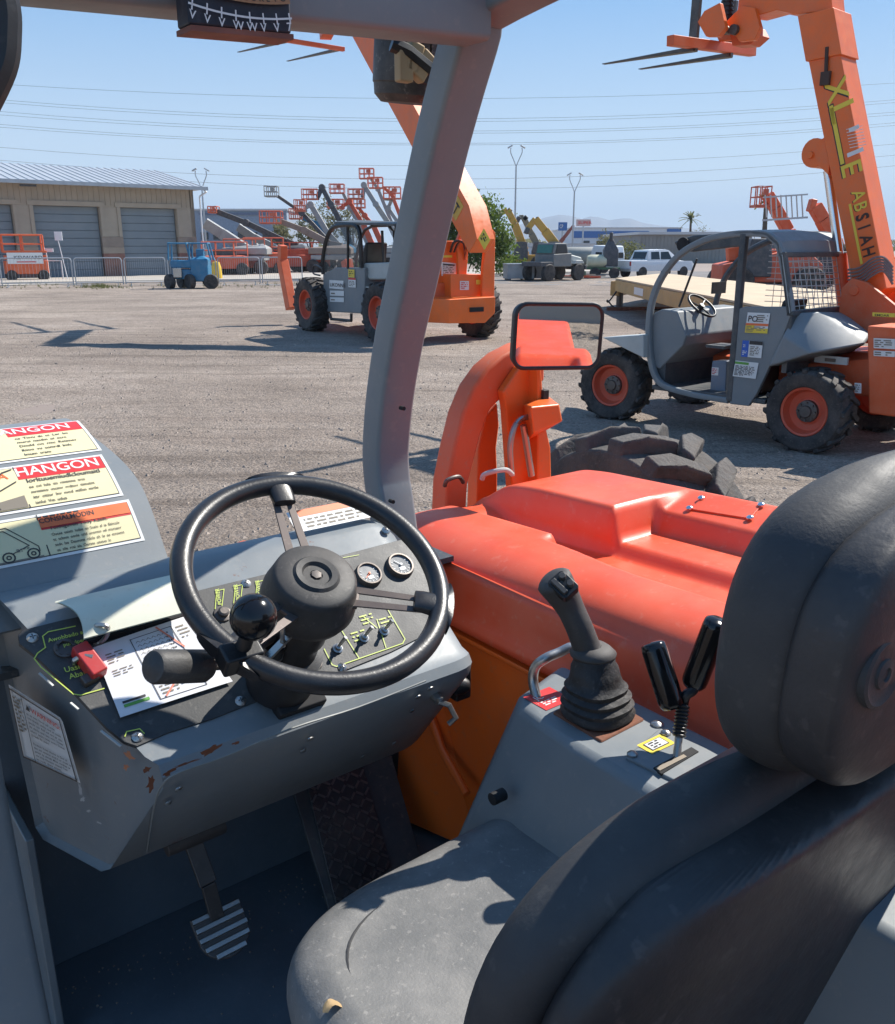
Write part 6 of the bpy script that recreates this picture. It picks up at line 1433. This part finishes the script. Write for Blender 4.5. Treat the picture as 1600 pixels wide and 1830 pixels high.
# street sign board, billboard, red sign
def board(nm, lab_, cat, px, Y, m, txt=None, m2=WHITE, post=True):
    (u0, v0), (u1, v1) = px; A, C = D(u0, v1, Y), D(u1, v0, Y); fr = Fr((A.x+C.x)/2, Y, 0); t = thing(nm, lab_, cat, fr); w_, h_ = C.x-A.x, C.z-A.z
    b = B(); b.box((0, 0, (A.z+C.z)/2), (w_, .3, h_)); pn = b.done('board', m, t)
    if txt: d = Dec(lambda x_, y_, k: V((-w_/2+x_*w_, -.16-k*20, A.z+y_*h_)), .001); d.text(.12, .3, .62, txt, 0, 1, .55); d.done('board_text', [m2], pn)
    if post: b = B(); b.cyl((0, 0, 0), (0, 0, A.z), .2, n=8); b.done('post', GALV, t)
board('road_sign', 'blue square sign on a tall post before the hills', 'sign', ((998, 397), (1014, 412)), 180, BLUEW, 'CP')
board('roof_sign', 'red lettered sign board above the white store', 'sign', ((1030, 392), (1056, 404)), 240, mat('sign_pale', (.6, .4, .36), .6), 'SUPER', REDP)
# ---- hills
HILL = mat('hill', (.20, .19, .17), .9, var=.2, vs=.002)
b = B(); prof_h = [(700, 432), (780, 424), (850, 418), (900, 408), (950, 396), (975, 388), (1000, 383), (1020, 385), (1040, 391), (1055, 386), (1072, 388), (1090, 393), (1110, 390), (1128, 390), (1150, 398), (1190, 404), (1260, 410), (1330, 418), (1500, 424), (1700, 430), (1900, 434)]
pw = [D(u, v, 5200) for u, v in prof_h]; rows_ = []
for k, (y, f) in enumerate(((4000, 0), (4300, .25), (4700, .62), (5000, .85), (5200, 1), (5600, .6), (6500, 0))):
    row = []
    for i in range((len(pw)-1)*4+1):
        j, r_ = divmod(i, 4); j2 = min(j+1, len(pw)-1); p = pw[j].lerp(pw[j2], r_/4); row.append(V((p.x*y/5200, y, max(0, p.z*f*(1+(.10*mn.noise(V((p.x*.004, y*.004, 0))) if 0 < f < 1 else 0)))-1)))
    rows_.append(row)
b.loft(rows_, cap=False, closed=False); b.done('hills', HILL, ang=60, kind='structure')
# ---- vegetation
LEAF1 = mat('leaf_green', (.12, .175, .03), .6, var=.4, vs=2); LEAF2 = mat('leaf_olive', (.15, .16, .06), .7, var=.4, vs=2); LEAF3 = mat('leaf_dusty', (.19, .185, .09), .8, var=.35, vs=2)
for lm in (LEAF1, LEAF2, LEAF3):      # leaves let light through
    nn_ = lm.node_tree.nodes; ll_ = lm.node_tree.links; pb_ = nn_['Principled BSDF']; tr_ = nn_.new('ShaderNodeBsdfTranslucent'); mx_ = nn_.new('ShaderNodeMixShader'); mx_.inputs[0].default_value = .45
    ll_.new(pb_.inputs['Base Color'].links[0].from_socket, tr_.inputs[0]); ll_.new(pb_.outputs[0], mx_.inputs[1]); ll_.new(tr_.outputs[0], mx_.inputs[2]); ll_.new(mx_.outputs[0], nn_['Material Output'].inputs[0])
BARK = mat('bark', (.12, .085, .06), .9, var=.3)
def tree(lab_, loc, blobs, n, ls, m, cat='tree', nm='tree', seed=1, trunk=.16, group=None, spike=False):
    rd = random.Random(seed); t = thing(nm, lab_, cat, None, group, loc=loc)
    top = max(c[2] for c, r in blobs); b = B(); b.tube([V((0, 0, -.05)), V((.05, 0, top*.35)), V((-.05, .05, top*.75))], [trunk, trunk*.8, trunk*.4], 8)
    for c, r in blobs: b.tube([V((0, 0, top*.3)), V(c)*.6+V((0, 0, top*.15)), V(c)], [trunk*.5, trunk*.35, trunk*.15], 5)
    b.done('trunk', BARK, t)
    b = B(); tot = sum(r[0]*r[1]*r[2] for c, r in blobs)
    for c, r in blobs:
        c = V(c); k = int(n*r[0]*r[1]*r[2]/tot); cl = [V((rd.gauss(0, 1), rd.gauss(0, 1), rd.gauss(0, 1))).normalized()*rd.uniform(.45, 1) for _ in range(max(6, k//22))]
        for _ in range(k):
            q = rd.choice(cl)+V((rd.gauss(0, .16), rd.gauss(0, .16), rd.gauss(0, .16))); p = c+V((q.x*r[0], q.y*r[1], q.z*r[2]))
            if p.z < .05: p.z = .05+rd.random()*.2
            a = V((rd.gauss(0, 1), rd.gauss(0, 1), rd.gauss(0, .6))).normalized(); e = a.orthogonal().normalized(); e = Matrix.Rotation(rd.uniform(0, 6), 3, a) @ e; f = a.cross(e); s_ = ls*rd.uniform(.6, 1.3)
            b.add([p-e*s_, p+f*s_*.45, p+e*s_, p-f*s_*.45], [(0, 1, 2, 3)])
    b.done('crown', m, t, smooth=False); return t
Yt = 62; p = D(868, 470, Yt); tree('dense bright green tree standing behind the boom of the large telehandler', (p.x, Yt, 0), [((-.2, 0, 3.2), (1.7, 1.5, 1.8)), ((-1.3, 0, 4.2), (1.5, 1.3, 1.3)), ((.3, .2, 1.4), (1.7, 1.3, 1.4)), ((-3.0, .3, 3.9), (1.8, 1.3, 1.5)), ((-2.4, .5, 2.0), (2, 1.3, 1.6)), ((.8, 0, 2.2), (1.0, 1, 1.2))], 15000, .12, LEAF1, seed=3)
for (u, v, Y, sc, lb_, sd_) in ((585, 360, 100, 1.0, 'pale olive tree showing between the orange baskets', 5), (630, 372, 100, .8, 'smaller olive tree right of the pale olive tree among the booms', 6), (552, 380, 96, .7, 'low olive tree left among the far booms', 7), (500, 395, 98, .6, 'small dusty tree above the red machines', 8)):
    p = D(u, v, Y); z = p.z; tree(lb_, (p.x, Y, 0), [((0, 0, z*.82), (1.6*sc, 1.2, 1.6*sc)), ((1.0*sc, 0, z*.6), (1.4*sc, 1, 1.3*sc)), ((-.9*sc, .2, z*.55), (1.4*sc, 1, 1.3*sc))], 1500, .13, LEAF3, seed=sd_)
for (u, vt, vb, Y, wv, lb_, sd_, m_) in ((1118, 425, 478, 92, 1.6, 'olive shrub left of the white pickup', 11, LEAF2), (1096, 440, 482, 94, 1.2, 'round olive bush beside the white camper', 12, LEAF2), (1248, 402, 440, 160, 1.6, 'small feathery tree right of the tall far palm', 13, LEAF3), (1080, 412, 470, 98, .9, 'thin sparse shrub before the blue-banded store', 14, LEAF3), (640, 470, 486, 70, 1.0, 'low bush at the road edge behind the large telehandler', 15, LEAF2), (915, 458, 484, 66, 1.0, 'low green bush under the yellow booms', 16, LEAF1)):
    p = D(u, vb, Y); zt = D(u, vt, Y).z; tree(lb_, (p.x, Y, 0), [((0, 0, zt*.5), (wv, .9, zt*.5)), ((.6*wv, 0, zt*.3), (wv*.6, .8, zt*.35))], 1100, .12, m_, 'shrub', 'shrub', sd_, .07)
def palm(u, vt, Y, lab_, r=1.6):
    p = D(u, vt, Y); t = thing('palm_tree', lab_, 'palm tree', None, loc=(p.x, Y, 0)); z = p.z; rd = random.Random(int(u))
    b = B(); b.tube([V((0, 0, 0)), V((.1, 0, z*.5)), V((0, 0, z*.85))], [.25, .2, .16], 8); b.done('trunk', BARK, t); b = B()
    for k in range(30):
        a = rd.uniform(0, 6.28); el = rd.uniform(-.5, 1.3); d_ = V((math.cos(a)*math.cos(el), math.sin(a)*math.cos(el), math.sin(el))); c = V((0, 0, z*.85)); pr0 = c
        for s_ in range(5):
            q = c+d_*r*(s_+1)/5+V((0, 0, -.35*r*((s_+1)/5)**2)); n_ = (q-pr0).cross(V((0, 0, 1))).normalized() if abs(el) < 1.4 else V((1, 0, 0)); w_ = .22*(1-s_/6)
            b.add([pr0-n_*w_, pr0+n_*w_-V((0, 0, .08)), q+n_*w_*.8-V((0, 0, .08)), q-n_*w_*.8], [(0, 1, 2, 3)]); pr0 = q
    b.done('crown', LEAF2, t, smooth=False)
palm(1236, 378, 150, 'tall far palm tree standing above the grey hall', 2.0); palm(1372, 334, 75, 'palm crown rising just behind the orange fork head at right', 1.0)
b = B(); rd = random.Random(9)
for k in range(5200):
    x = rd.uniform(-260, 330); y = 330+rd.random()*60; h = 3.2+2.2*mn.noise(V((x*.02, 0, 0))); z = rd.random()*h; s_ = rd.uniform(.5, 1.1); a = rd.uniform(0, 3.14)
    b.add([V((x-s_*math.cos(a), y, z-s_*.6)), V((x+s_*math.cos(a), y+s_*math.sin(a), z-s_*.5)), V((x+s_*.6*math.cos(a), y, z+s_*.7)), V((x-s_*.7, y, z+s_*.5))], [(0, 1, 2, 3)])
b.done('far_treeline', LEAF3, smooth=False, kind='stuff')['label'] = 'dusty line of far trees and scrub along the horizon'
b = B(); rd = random.Random(19)
for k in range(260):
    q = G(rd.uniform(-100, 560), rd.uniform(508, 517)) if k % 2 else G(180+rd.gauss(0, 14), 514+rd.gauss(0, 1.5))
    for j in range(8):
        a = rd.uniform(0, 6.28); h = rd.uniform(.05, .22); d_ = V((math.cos(a), math.sin(a), 0))*.06; b.add([q+V((0, 0, 0)), q+d_*.4, q+d_+V((0, 0, h))], [(0, 1, 2)])
b.done('weeds', LEAF2, smooth=False, kind='stuff')['label'] = 'thin weeds growing along the foot of the crowd barriers'
# ---- yellow telehandler booms, truck, boxes, camper, pickup
def far_boom(lab_, Y, pts, m, w_, base=True, head=True):
    loc = D(pts[-1][0], 460, Y); fr = Fr(loc.x, Y, 0); t = thing('far_telehandler', lab_, 'telehandler', fr, 'telehandlers parked beyond the yard')
    P = [fr.L(u, v, y=0) for u, v in pts]
    for i in range(len(P)-1): b = B(); b.beam(P[i], P[i+1], w_*(.8+.2*i), w_*(.8+.2*i), up=(0, 1, 0)); b.done('boom', m, t, bev=.04, seg=1)
    if head:
        b = B(); b.box(P[0]+V((-.1, 0, -.2)), (.35, 1.2, .5), rot=Matrix.Rotation(.4, 3, 'Y')); b.box(P[1]+V((.15, 0, -.1)), (.4, .5, .45), rot=Matrix.Rotation(.7, 3, 'Y')); b.done('boom_head', FDARK if m is not OFAR else OFAR, t, bev=.05)
        b = B(); b.tube([P[1]+V((.2, .3, -.2)), P[1].lerp(P[-1], .5)+V((.3, .3, 0)), P[-1].lerp(P[1], .3)+V((.1, .3, 0))], .06, 5); b.done('hose', BLACK, t)
    b = B(); b.hull([V((x, y, z)) for x in (-1.9, 1.3) for y in (-.8, .8) for z in (.6, 1.2)]); b.beam(P[-1]-V((0, 0, .1)), V((0, 0, 1.0)), .7, .6, up=(0, 1, 0)); b.done('chassis', m, t, bev=.05)
    b = B(); b.hull([V((x, y, z)) for x in (-1.0, .2) for y in (-1.0, -.3) for z in (.8, 1.5)]+[V((x, y, 2.3)) for x in (-.8, .1) for y in (-.95, -.35)]); b.done('cab', FDARK, t, bev=.05)
    for x in (-1.4, 1.0):
        for y in (-1.0, 1.0): fwheel(t, (x, y, .55), .55, .4, (0, 1, 0), m)
    return t
far_boom('yellow telehandler with bent yellow boom nearest the green tree', 82, [(895, 381), (907, 375), (920, 400), (938, 447)], YELM, .55)
far_boom('grey boomed telehandler between the two yellow booms', 86, [(928, 388), (936, 388), (950, 418), (968, 452)], mat('boom_olive', (.20, .19, .14), .6, dust=.3), .5)
far_boom('yellow telehandler with gooseneck boom reaching right above the old truck', 80, [(944, 408), (957, 391), (974, 412), (997, 442)], YELM, .6)
far_boom('thin red boom pointing up right behind the old truck', 100, [(1026, 402), (1018, 412), (1008, 425), (998, 437)], mat('boom_red', (.32, .10, .07), .6), .35, head=False)
def rig(lab_, u, v, px, kind, Y):
    fr = Fr(D(px[-1][0], 470, Y).x, Y, math.radians(0)); t = thing('parked_telehandler', lab_, 'telehandler', fr, 'orange telehandlers parked behind the compact one')
    P = [fr.L(a, c, y=0) for a, c in px]
    b = B()
    for i in range(len(P)-1): b.beam(P[i], P[i+1], .5, .42+.1*i, up=(0, 1, 0))
    b.beam(P[-1], V((.3, 0, 1.2)), .6, .5, up=(0, 1, 0)); b.done('boom', ORANGE3, t, bev=.03, seg=1)
    b = B(); b.hull([V((x, y, z)) for x in (-1.9, 1.9) for y in (-.8, .8) for z in (.6, 1.25)]+[V((1.2, y, 1.9)) for y in (-.6, .6)]); b.done('chassis', OFAR, t, bev=.06)
    b = B(); b.hull([V((x, y, z)) for x in (-1.1, -.1) for y in (-1.0, -.3) for z in (.8, 1.3)]+[V((x, y, 2.2)) for x in (-.95, -.2) for y in (-.95, -.35)]); b.done('cab', FDARK, t, bev=.05)
    for x in (-1.35, 1.35):
        for y in (-1.0, 1.0): fwheel(t, (x, y, .6), .6, .42, (0, 1, 0), FDARK)
    if kind == 1: basket(t, P[0]+V((-.3, 0, -.55)), .65, .9, .9, OFB, .03)
    if kind == 2:
        b = B()
        for k in range(8): q = P[0]+V((-.2-.22*k, 0, -.5)); b.tube([q, q+V((-.15, 0, .9+.0*k))], .03, 5)
        b.beam(P[0]+V((0, 0, -.5)), P[0]+V((-1.9, 0, -.62)), .1, .08); b.beam(P[0]+V((-.1, 0, .42)), P[0]+V((-1.95, 0, .3)), .08, .06); b.done('fork_rack', GALV, t)
    return t
rig('orange telehandler whose raised boom carries a small orange basket, right distance', 0, 0, [(1372, 348), (1386, 372), (1408, 412)], 1, 44)
rig('orange telehandler with curved boom head and slatted rack against the sky', 0, 0, [(1446, 366), (1456, 368), (1470, 392), (1490, 430)], 2, 40)
rig('orange telehandler with lowered boom seen through the compact cab', 0, 0, [(1300, 455), (1330, 450), (1370, 452)], 0, 36)
rig('orange telehandler parked furthest right behind the compact machine', 0, 0, [(1560, 470), (1580, 470), (1640, 470)], 0, 38)
# metal boxes
for (u, v, w_, d_, h_, lb_, yaw) in ((928, 502, 1.6, 1.2, .8, 'left grey steel box standing at the yard edge', .15), (952, 501, 1.5, 1.3, .75, 'right grey steel box with lighter lid beside the old truck', -.1)):
    p = G(u, v); t = thing('steel_box', lb_, 'steel box', None, 'grey steel boxes', loc=(p.x, p.y+.5, 0), yaw=yaw)
    b = B(); b.box((0, 0, .12+h_/2), (w_, d_, h_)); b.done('body', mat('box_steel', (.30, .32, .33), .45, metal=.3, dust=.3), t, bev=.02)
    b = B(); b.box((0, 0, .14+h_), (w_+.06, d_+.06, .06)); b.done('lid', GALV, t, bev=.01)
    for x in (-.4, .4): b = B(); b.box((x*w_, 0, .06), (.12, d_, .12)); b.done('foot', FDARK, t)
# old truck
p = G(988, 503); t = thing('old_truck', 'old dark flat-nosed truck with pale bonnet and green windscreen at the yard edge', 'truck', None, loc=(p.x, p.y+1, 0), yaw=math.radians(-50))
b = B(); b.hull([V((x, y, z)) for x in (-.75, .75) for (y, z) in ((-.6, .8), (-.6, 1.5), (.9, .8), (.9, 1.55))]); b.hull([V((x, y, z)) for x in (-.68, .68) for (y, z) in ((-.6, 1.5), (-.45, 2.1), (.5, 2.1), (.75, 1.5))]); cbt = b.done('cab', mat('truck_grey', (.16, .17, .17), .6, dust=.4), t, bev=.05)
b = B(); b.hull([V((x, y, z)) for x in (-.55, .55) for (y, z) in ((.9, .85), (.9, 1.5), (2.0, .85), (2.0, 1.3))]); b.done('bonnet', LIGHTGREY, t, bev=.08)
b = B(); b.box((0, 2.1, .75), (1.6, .15, .25)); b.box((0, 2.02, 1.05), (.7, .05, .4)); b.done('bumper', FDARK, t, bev=.03)
for s_ in (-1, 1): b = B(); b.hull([V((s_*x, y, z)) for x in (.5, .85) for (y, z) in ((1.0, .95), (1.9, .95), (1.2, 1.15), (1.75, 1.15))]); b.done('mudguard', LIGHTGREY, t, bev=.03)
b = B(); b.box((0, -1.15, .95), (1.5, 1.0, .25)); b.done('flatbed', FDARK, t, bev=.02)
b = B(); b.hull([V((x, y, z)) for x in (-.6, .6) for (y, z) in ((-.645, 1.55), (-.53, 2.0), (-.62, 1.55), (-.51, 2.0))]); b.done('rear_window', mat('green_glass', (.05, .16, .12), .15), cbt)
for s_ in (-1, 1): b = B(); b.hull([V((s_*x, y, z)) for x in (.70, .73) for (y, z) in ((-.4, 1.55), (-.3, 2.0), (.4, 2.0), (.55, 1.55))]); b.done('side_window', GLASSD, cbt)
for (x, y) in ((-.75, 1.45), (.75, 1.45), (-.75, -1.0), (.75, -1.0)): fwheel(t, (x, y, .48), .48, .28, (1, 0, 0), GALV)
# junk, tank trailer, camper
p = G(1043, 499); t = thing('pallet_stack', 'low orange pallets and rails lying on the ground right of the truck', 'pallets', None, loc=(p.x, p.y, 0))
for k in range(5): b = B(); b.box((-.8+.4*k, .2*k, .12+.06*(k % 3)), (1.6, .12, .10), rot=Matrix.Rotation(.2*k-.3, 3, 'Z')); b.done('rail', OFAR if k % 2 else WALLT, t)
b = B(); b.box((-.2, .3, .35), (.7, .5, .25)); b.done('crate', mat('crate_green', (.10, .16, .10), .7), t, bev=.02)
p = G(1075, 497); t = thing('sprayer_trailer', 'green trailer carrying a pale tank and a dark upright machine', 'trailer', None, loc=(p.x, p.y, 0))
b = B(); b.box((0, 0, .6), (2.1, 1.1, .12)); b.done('deck', mat('deck_green', (.05, .12, .06), .6), t)
b = B(); b.lathe([(1e-6, -.6), (.35, -.58), (.42, -.4), (.42, .4), (.35, .58), (1e-6, .6)], Matrix.Translation((-.35, 0, 1.0)) @ Matrix.Rotation(1.57, 4, 'Y'), 16); b.done('tank', mat('tank_cream', (.55, .53, .38), .5), t)
b = B(); b.hull([V((x, y, z)) for x in (.05, .95) for y in (-.3, .3) for z in (.7, 1.7)]+[V((.35, 0, 2.4)), V((.6, 0, 2.4))]); b.cyl((.5, 0, 2.2), (.5, 0, 2.75), .12, n=8); b.done('pump_unit', FDARK, t, bev=.05)
for x in (-.5, .7): fwheel(t, (x, -.5, .33), .33, .22, (0, 1, 0), FDARK)
p = G(1042, 490); t = thing('tank_trailer', 'long pale grey tank trailer behind the junk and the old truck', 'tank trailer', None, loc=(p.x, p.y+3, 0))
b = B(); b.lathe([(1e-6, -3.0), (.7, -2.9), (.85, -2.6), (.85, 2.6), (.7, 2.9), (1e-6, 3.0)], Matrix.Translation((0, 0, 1.5)) @ Matrix.Rotation(1.57, 4, 'Y'), 20); b.done('tank', mat('tank_dull', (.25, .26, .24), .6, dust=.4), t); t.scale = (.8, .8, .8)
for x in (-2, 1.6, 2.4): fwheel(t, (x, -.5, .45), .45, .3, (0, 1, 0), FDARK)
p = G(1097, 492); t = thing('camper_trailer', 'white rounded camper behind the sprayer trailer, left of the pickup', 'camper', None, loc=(p.x, p.y+2, 0), yaw=.3); t.scale = (.72, .8, .85)
b = B(); b.hull([V((x, y, z)) for x in (-.95, .95) for (y, z) in ((-1.2, .5), (-1.25, 1.6), (-.9, 2.3), (1.6, 2.35), (2.0, 1.8), (2.0, .5))]); cm = b.done('body', WHITEW, t, bev=.12, seg=3)
for (x, z) in ((-.45, 1.55), (.45, 1.55)): b = B(); b.box((x, -1.22, z), (.6, .12, .45)); b.done('window', GLASSD, cm, bev=.03)
b = B(); b.box((-.96, .4, 1.55), (.05, 1.2, .5)); b.done('window', GLASSD, cm, bev=.02)
for s_ in (-1, 1): fwheel(t, (s_*.85, .4, .36), .36, .22, (1, 0, 0), GALV)
# white pickup, seen from its rear left... built full size
p = G(1170, 497); t = thing('pickup_truck', 'white double-cab pickup truck with a canopy parked before the grey hall', 'pickup truck', None, loc=(p.x+.3, p.y+1.5, 0), yaw=math.radians(-62))
PW = mat('pickup_white', (.68, .70, .72), .3, var=.03, coat=.4)
b = B()
def psec(y, zt, wt, zb=.42, wb=.90, zs=1.02): return [V((x, y, z)) for x, z in ((-wb, zb), (wb, zb), (wb+.02, .75), (wb, zs), (wt, zt), (-wt, zt), (-wb, zs), (-wb-.02, .75))]
b.loft([psec(-2.65, 1.05, .86), psec(-2.6, 1.08, .87), psec(-1.0, 1.08, .87), psec(1.1, 1.08, .87), psec(1.3, 1.06, .84), psec(2.3, .96, .78), psec(2.55, .80, .70, .45, .82, .72)]); bd = b.done('body', PW, t, bev=.03)
b = B(); b.loft([psec(-1.35, 1.10, .86, 1.0, .88, 1.07), psec(-1.15, 1.68, .68, 1.0, .88, 1.08), psec(.2, 1.74, .68, 1.0, .88, 1.08), psec(.5, 1.68, .67, 1.0, .88, 1.08), psec(1.3, 1.09, .80, 1.0, .86, 1.06)]); cabp = b.done('cab', PW, t, bev=.03)
for s_ in (-1, 1):
    for y0, y1 in ((-1.05, -.35), (-.28, .65)):
        b = B(); b.hull([V((s_*x, y, z)) for (y, z, x) in ((y0, 1.13, .875), (y0+.08, 1.58, .735), (min(y1, .42), 1.60, .73), (y1, 1.13, .87))]+[V((s_*(x-.03), y, z)) for (y, z, x) in ((y0, 1.13, .875), (y0+.08, 1.58, .735), (min(y1, .42), 1.60, .73), (y1, 1.13, .87))]); b.done('side_window', GLASSD, cabp)
    b = B(); b.box((s_*.82, -2.62, .88), (.16, .1, .26)); b.done('tail_light', REDK, bd, bev=.02)
b = B(); b.hull([V((x, y, z)) for x in (-.6, .6) for (y, z) in ((-1.36, 1.16), (-1.22, 1.58), (-1.33, 1.16), (-1.19, 1.58))]); b.done('rear_window', GLASSD, cabp)
b = B(); b.box((0, -2.70, .50), (1.7, .14, .18)); b.done('rear_bumper', FGREY, bd, bev=.03)
for (x, y) in ((-.80, 1.65), (.80, 1.65), (-.80, -1.7), (.80, -1.7)): fwheel(t, (x, y, .36), .36, .24, (1, 0, 0), GALV)
# ---- flat trailer with plywood deck
TR = Fr(*G(1108, 552)[:2], math.radians(0)); LT = TR.L
t = thing('flatbed_trailer', 'yellow flat trailer with a pale plywood deck standing behind the compact telehandler', 'trailer', TR)
zt = LT(1100, 498, y=0).z; A0 = LT(1100, 498, z=zt); A1 = LT(1186, 489, z=zt); A2 = LT(1560, 530, z=zt); A3 = LT(1310, 541, z=zt)
A3 = LT(1420, 560, z=zt)
b = B(); quad = [A0, A3, A2, A1]; b.hull([q+V((0, 0, .02)) for q in quad]+[q-V((0, 0, .02)) for q in quad]); b.done('plywood_deck', mat('plywood', (.52, .40, .26), .75, var=.12, vs=1.2, dust=.2), t)
YF_ = mat('frame_yellow', (.50, .31, .11), .6, dust=.25)
b = B(); z2 = LT(1100, 520, y=0).z; z3 = zt-.45
b.hull([A0-V((0, 0, .03)), A3-V((0, 0, .03)), A0-V((0, 0, zt-z2+.0)), A3-V((0, 0, .42)), A0+V((.2, .3, -.03)), A3+V((.2, .3, -.03)), A0+V((.2, .3, -(zt-z2))), A3+V((.2, .3, -.42))]); b.done('side_beam', YF_, t, bev=.02)
b = B(); b.beam(A0-V((0, 0, .3)), A1-V((0, 0, .3)), .3, .45); b.done('front_beam', YF_, t, bev=.02)
b = B(); b.cyl((0, .1, z2), (0, .1, .08), .11, n=10); b.box((0, .1, .05), (.5, .5, .06)); b.done('jack', STEELD, t)
b = B(); q = LT(1188, 545, y=2.0); b.cyl((q.x, q.y, 0), (q.x, q.y, zt-.3), .1, n=8); b.done('jack', STEELD, t)
b = B(); b.tube(smooth_path([V((-.1, -.2, z2+.1)), V((-.45, -.5, z2-.3)), V((-.5, -.6, .3)), V((-.2, -.8, .06)), V((.8, -1.0, .05)), V((2.2, -.9, .05))], 5), .025, 5); b.done('cable', BLACK, t)
d = Dec(lambda x_, y_, k: A0.lerp(A3, .20+.08*x_)+V((0, 0, -.32+.2*y_))+V((-.4, -1, 0)).normalized()*(.02+k)); d.q(0, 0, 1, 1, 0, 0); d.done('label', [WHITE], t)
for s_ in (0, 1): fwheel(t, (A3.x*.8+1+s_, A3.y*.8+1.2, .42), .42, .3, (.6, 1, 0), FDARK)
# timber and low rail on the ground behind the trailer
b = B(); b.beam((0, 0, .06), (3.6, .3, .06), .14, .12); o = b.done('ground_beam', RUST); q = G(1085, 556); o.location = q; tag(o, 'long rusty beam lying on the dirt under the flat trailer', 'beam')

# ---- what the side mirror sees: wall and scrub behind the machine
wf = Fr(0, 0, math.radians(38)); b = B()
t = thing('boundary_wall', 'grey block boundary wall behind the camera, seen only in the side mirror', 'wall', None, loc=tuple(wf.W((3, -9, 0))), yaw=math.radians(38))
b = B(); b.box((4, 0, 1.1), (26, .25, 2.2)); b.done('wall', CONC, t); b = B(); b.box((4, 0, 2.25), (26.1, .35, .1)); b.done('coping', CONC, t)
q = wf.W((3.2, -8, 0)); tree('dusty shrub before the boundary wall, seen only in the side mirror', tuple(q), [((0, 0, .8), (.5, .5, .8))], 500, .06, LEAF3, 'shrub', 'shrub', 31, .04)

# ================================================================ air: thin even haze over the whole place
b = B(); b.box((0, 2500, 149), (13000, 10000, 300))
hz = b.done('haze', [], smooth=False, kind='stuff'); hz['label'] = 'thin pale haze in the air, fading the far hills'
hm = bpy.data.materials.new('haze_air'); hm.use_nodes = True; hn = hm.node_tree; hn.nodes.remove(hn.nodes['Principled BSDF'])
pv_ = hn.nodes.new('ShaderNodeVolumePrincipled'); pv_.inputs['Color'].default_value = (.60, .76, .98, 1); pv_.inputs['Density'].default_value = .00020; pv_.inputs['Anisotropy'].default_value = 0
hn.links.new(pv_.outputs[0], hn.nodes['Material Output'].inputs['Volume']); hz.data.materials.clear(); hz.data.materials.append(hm)
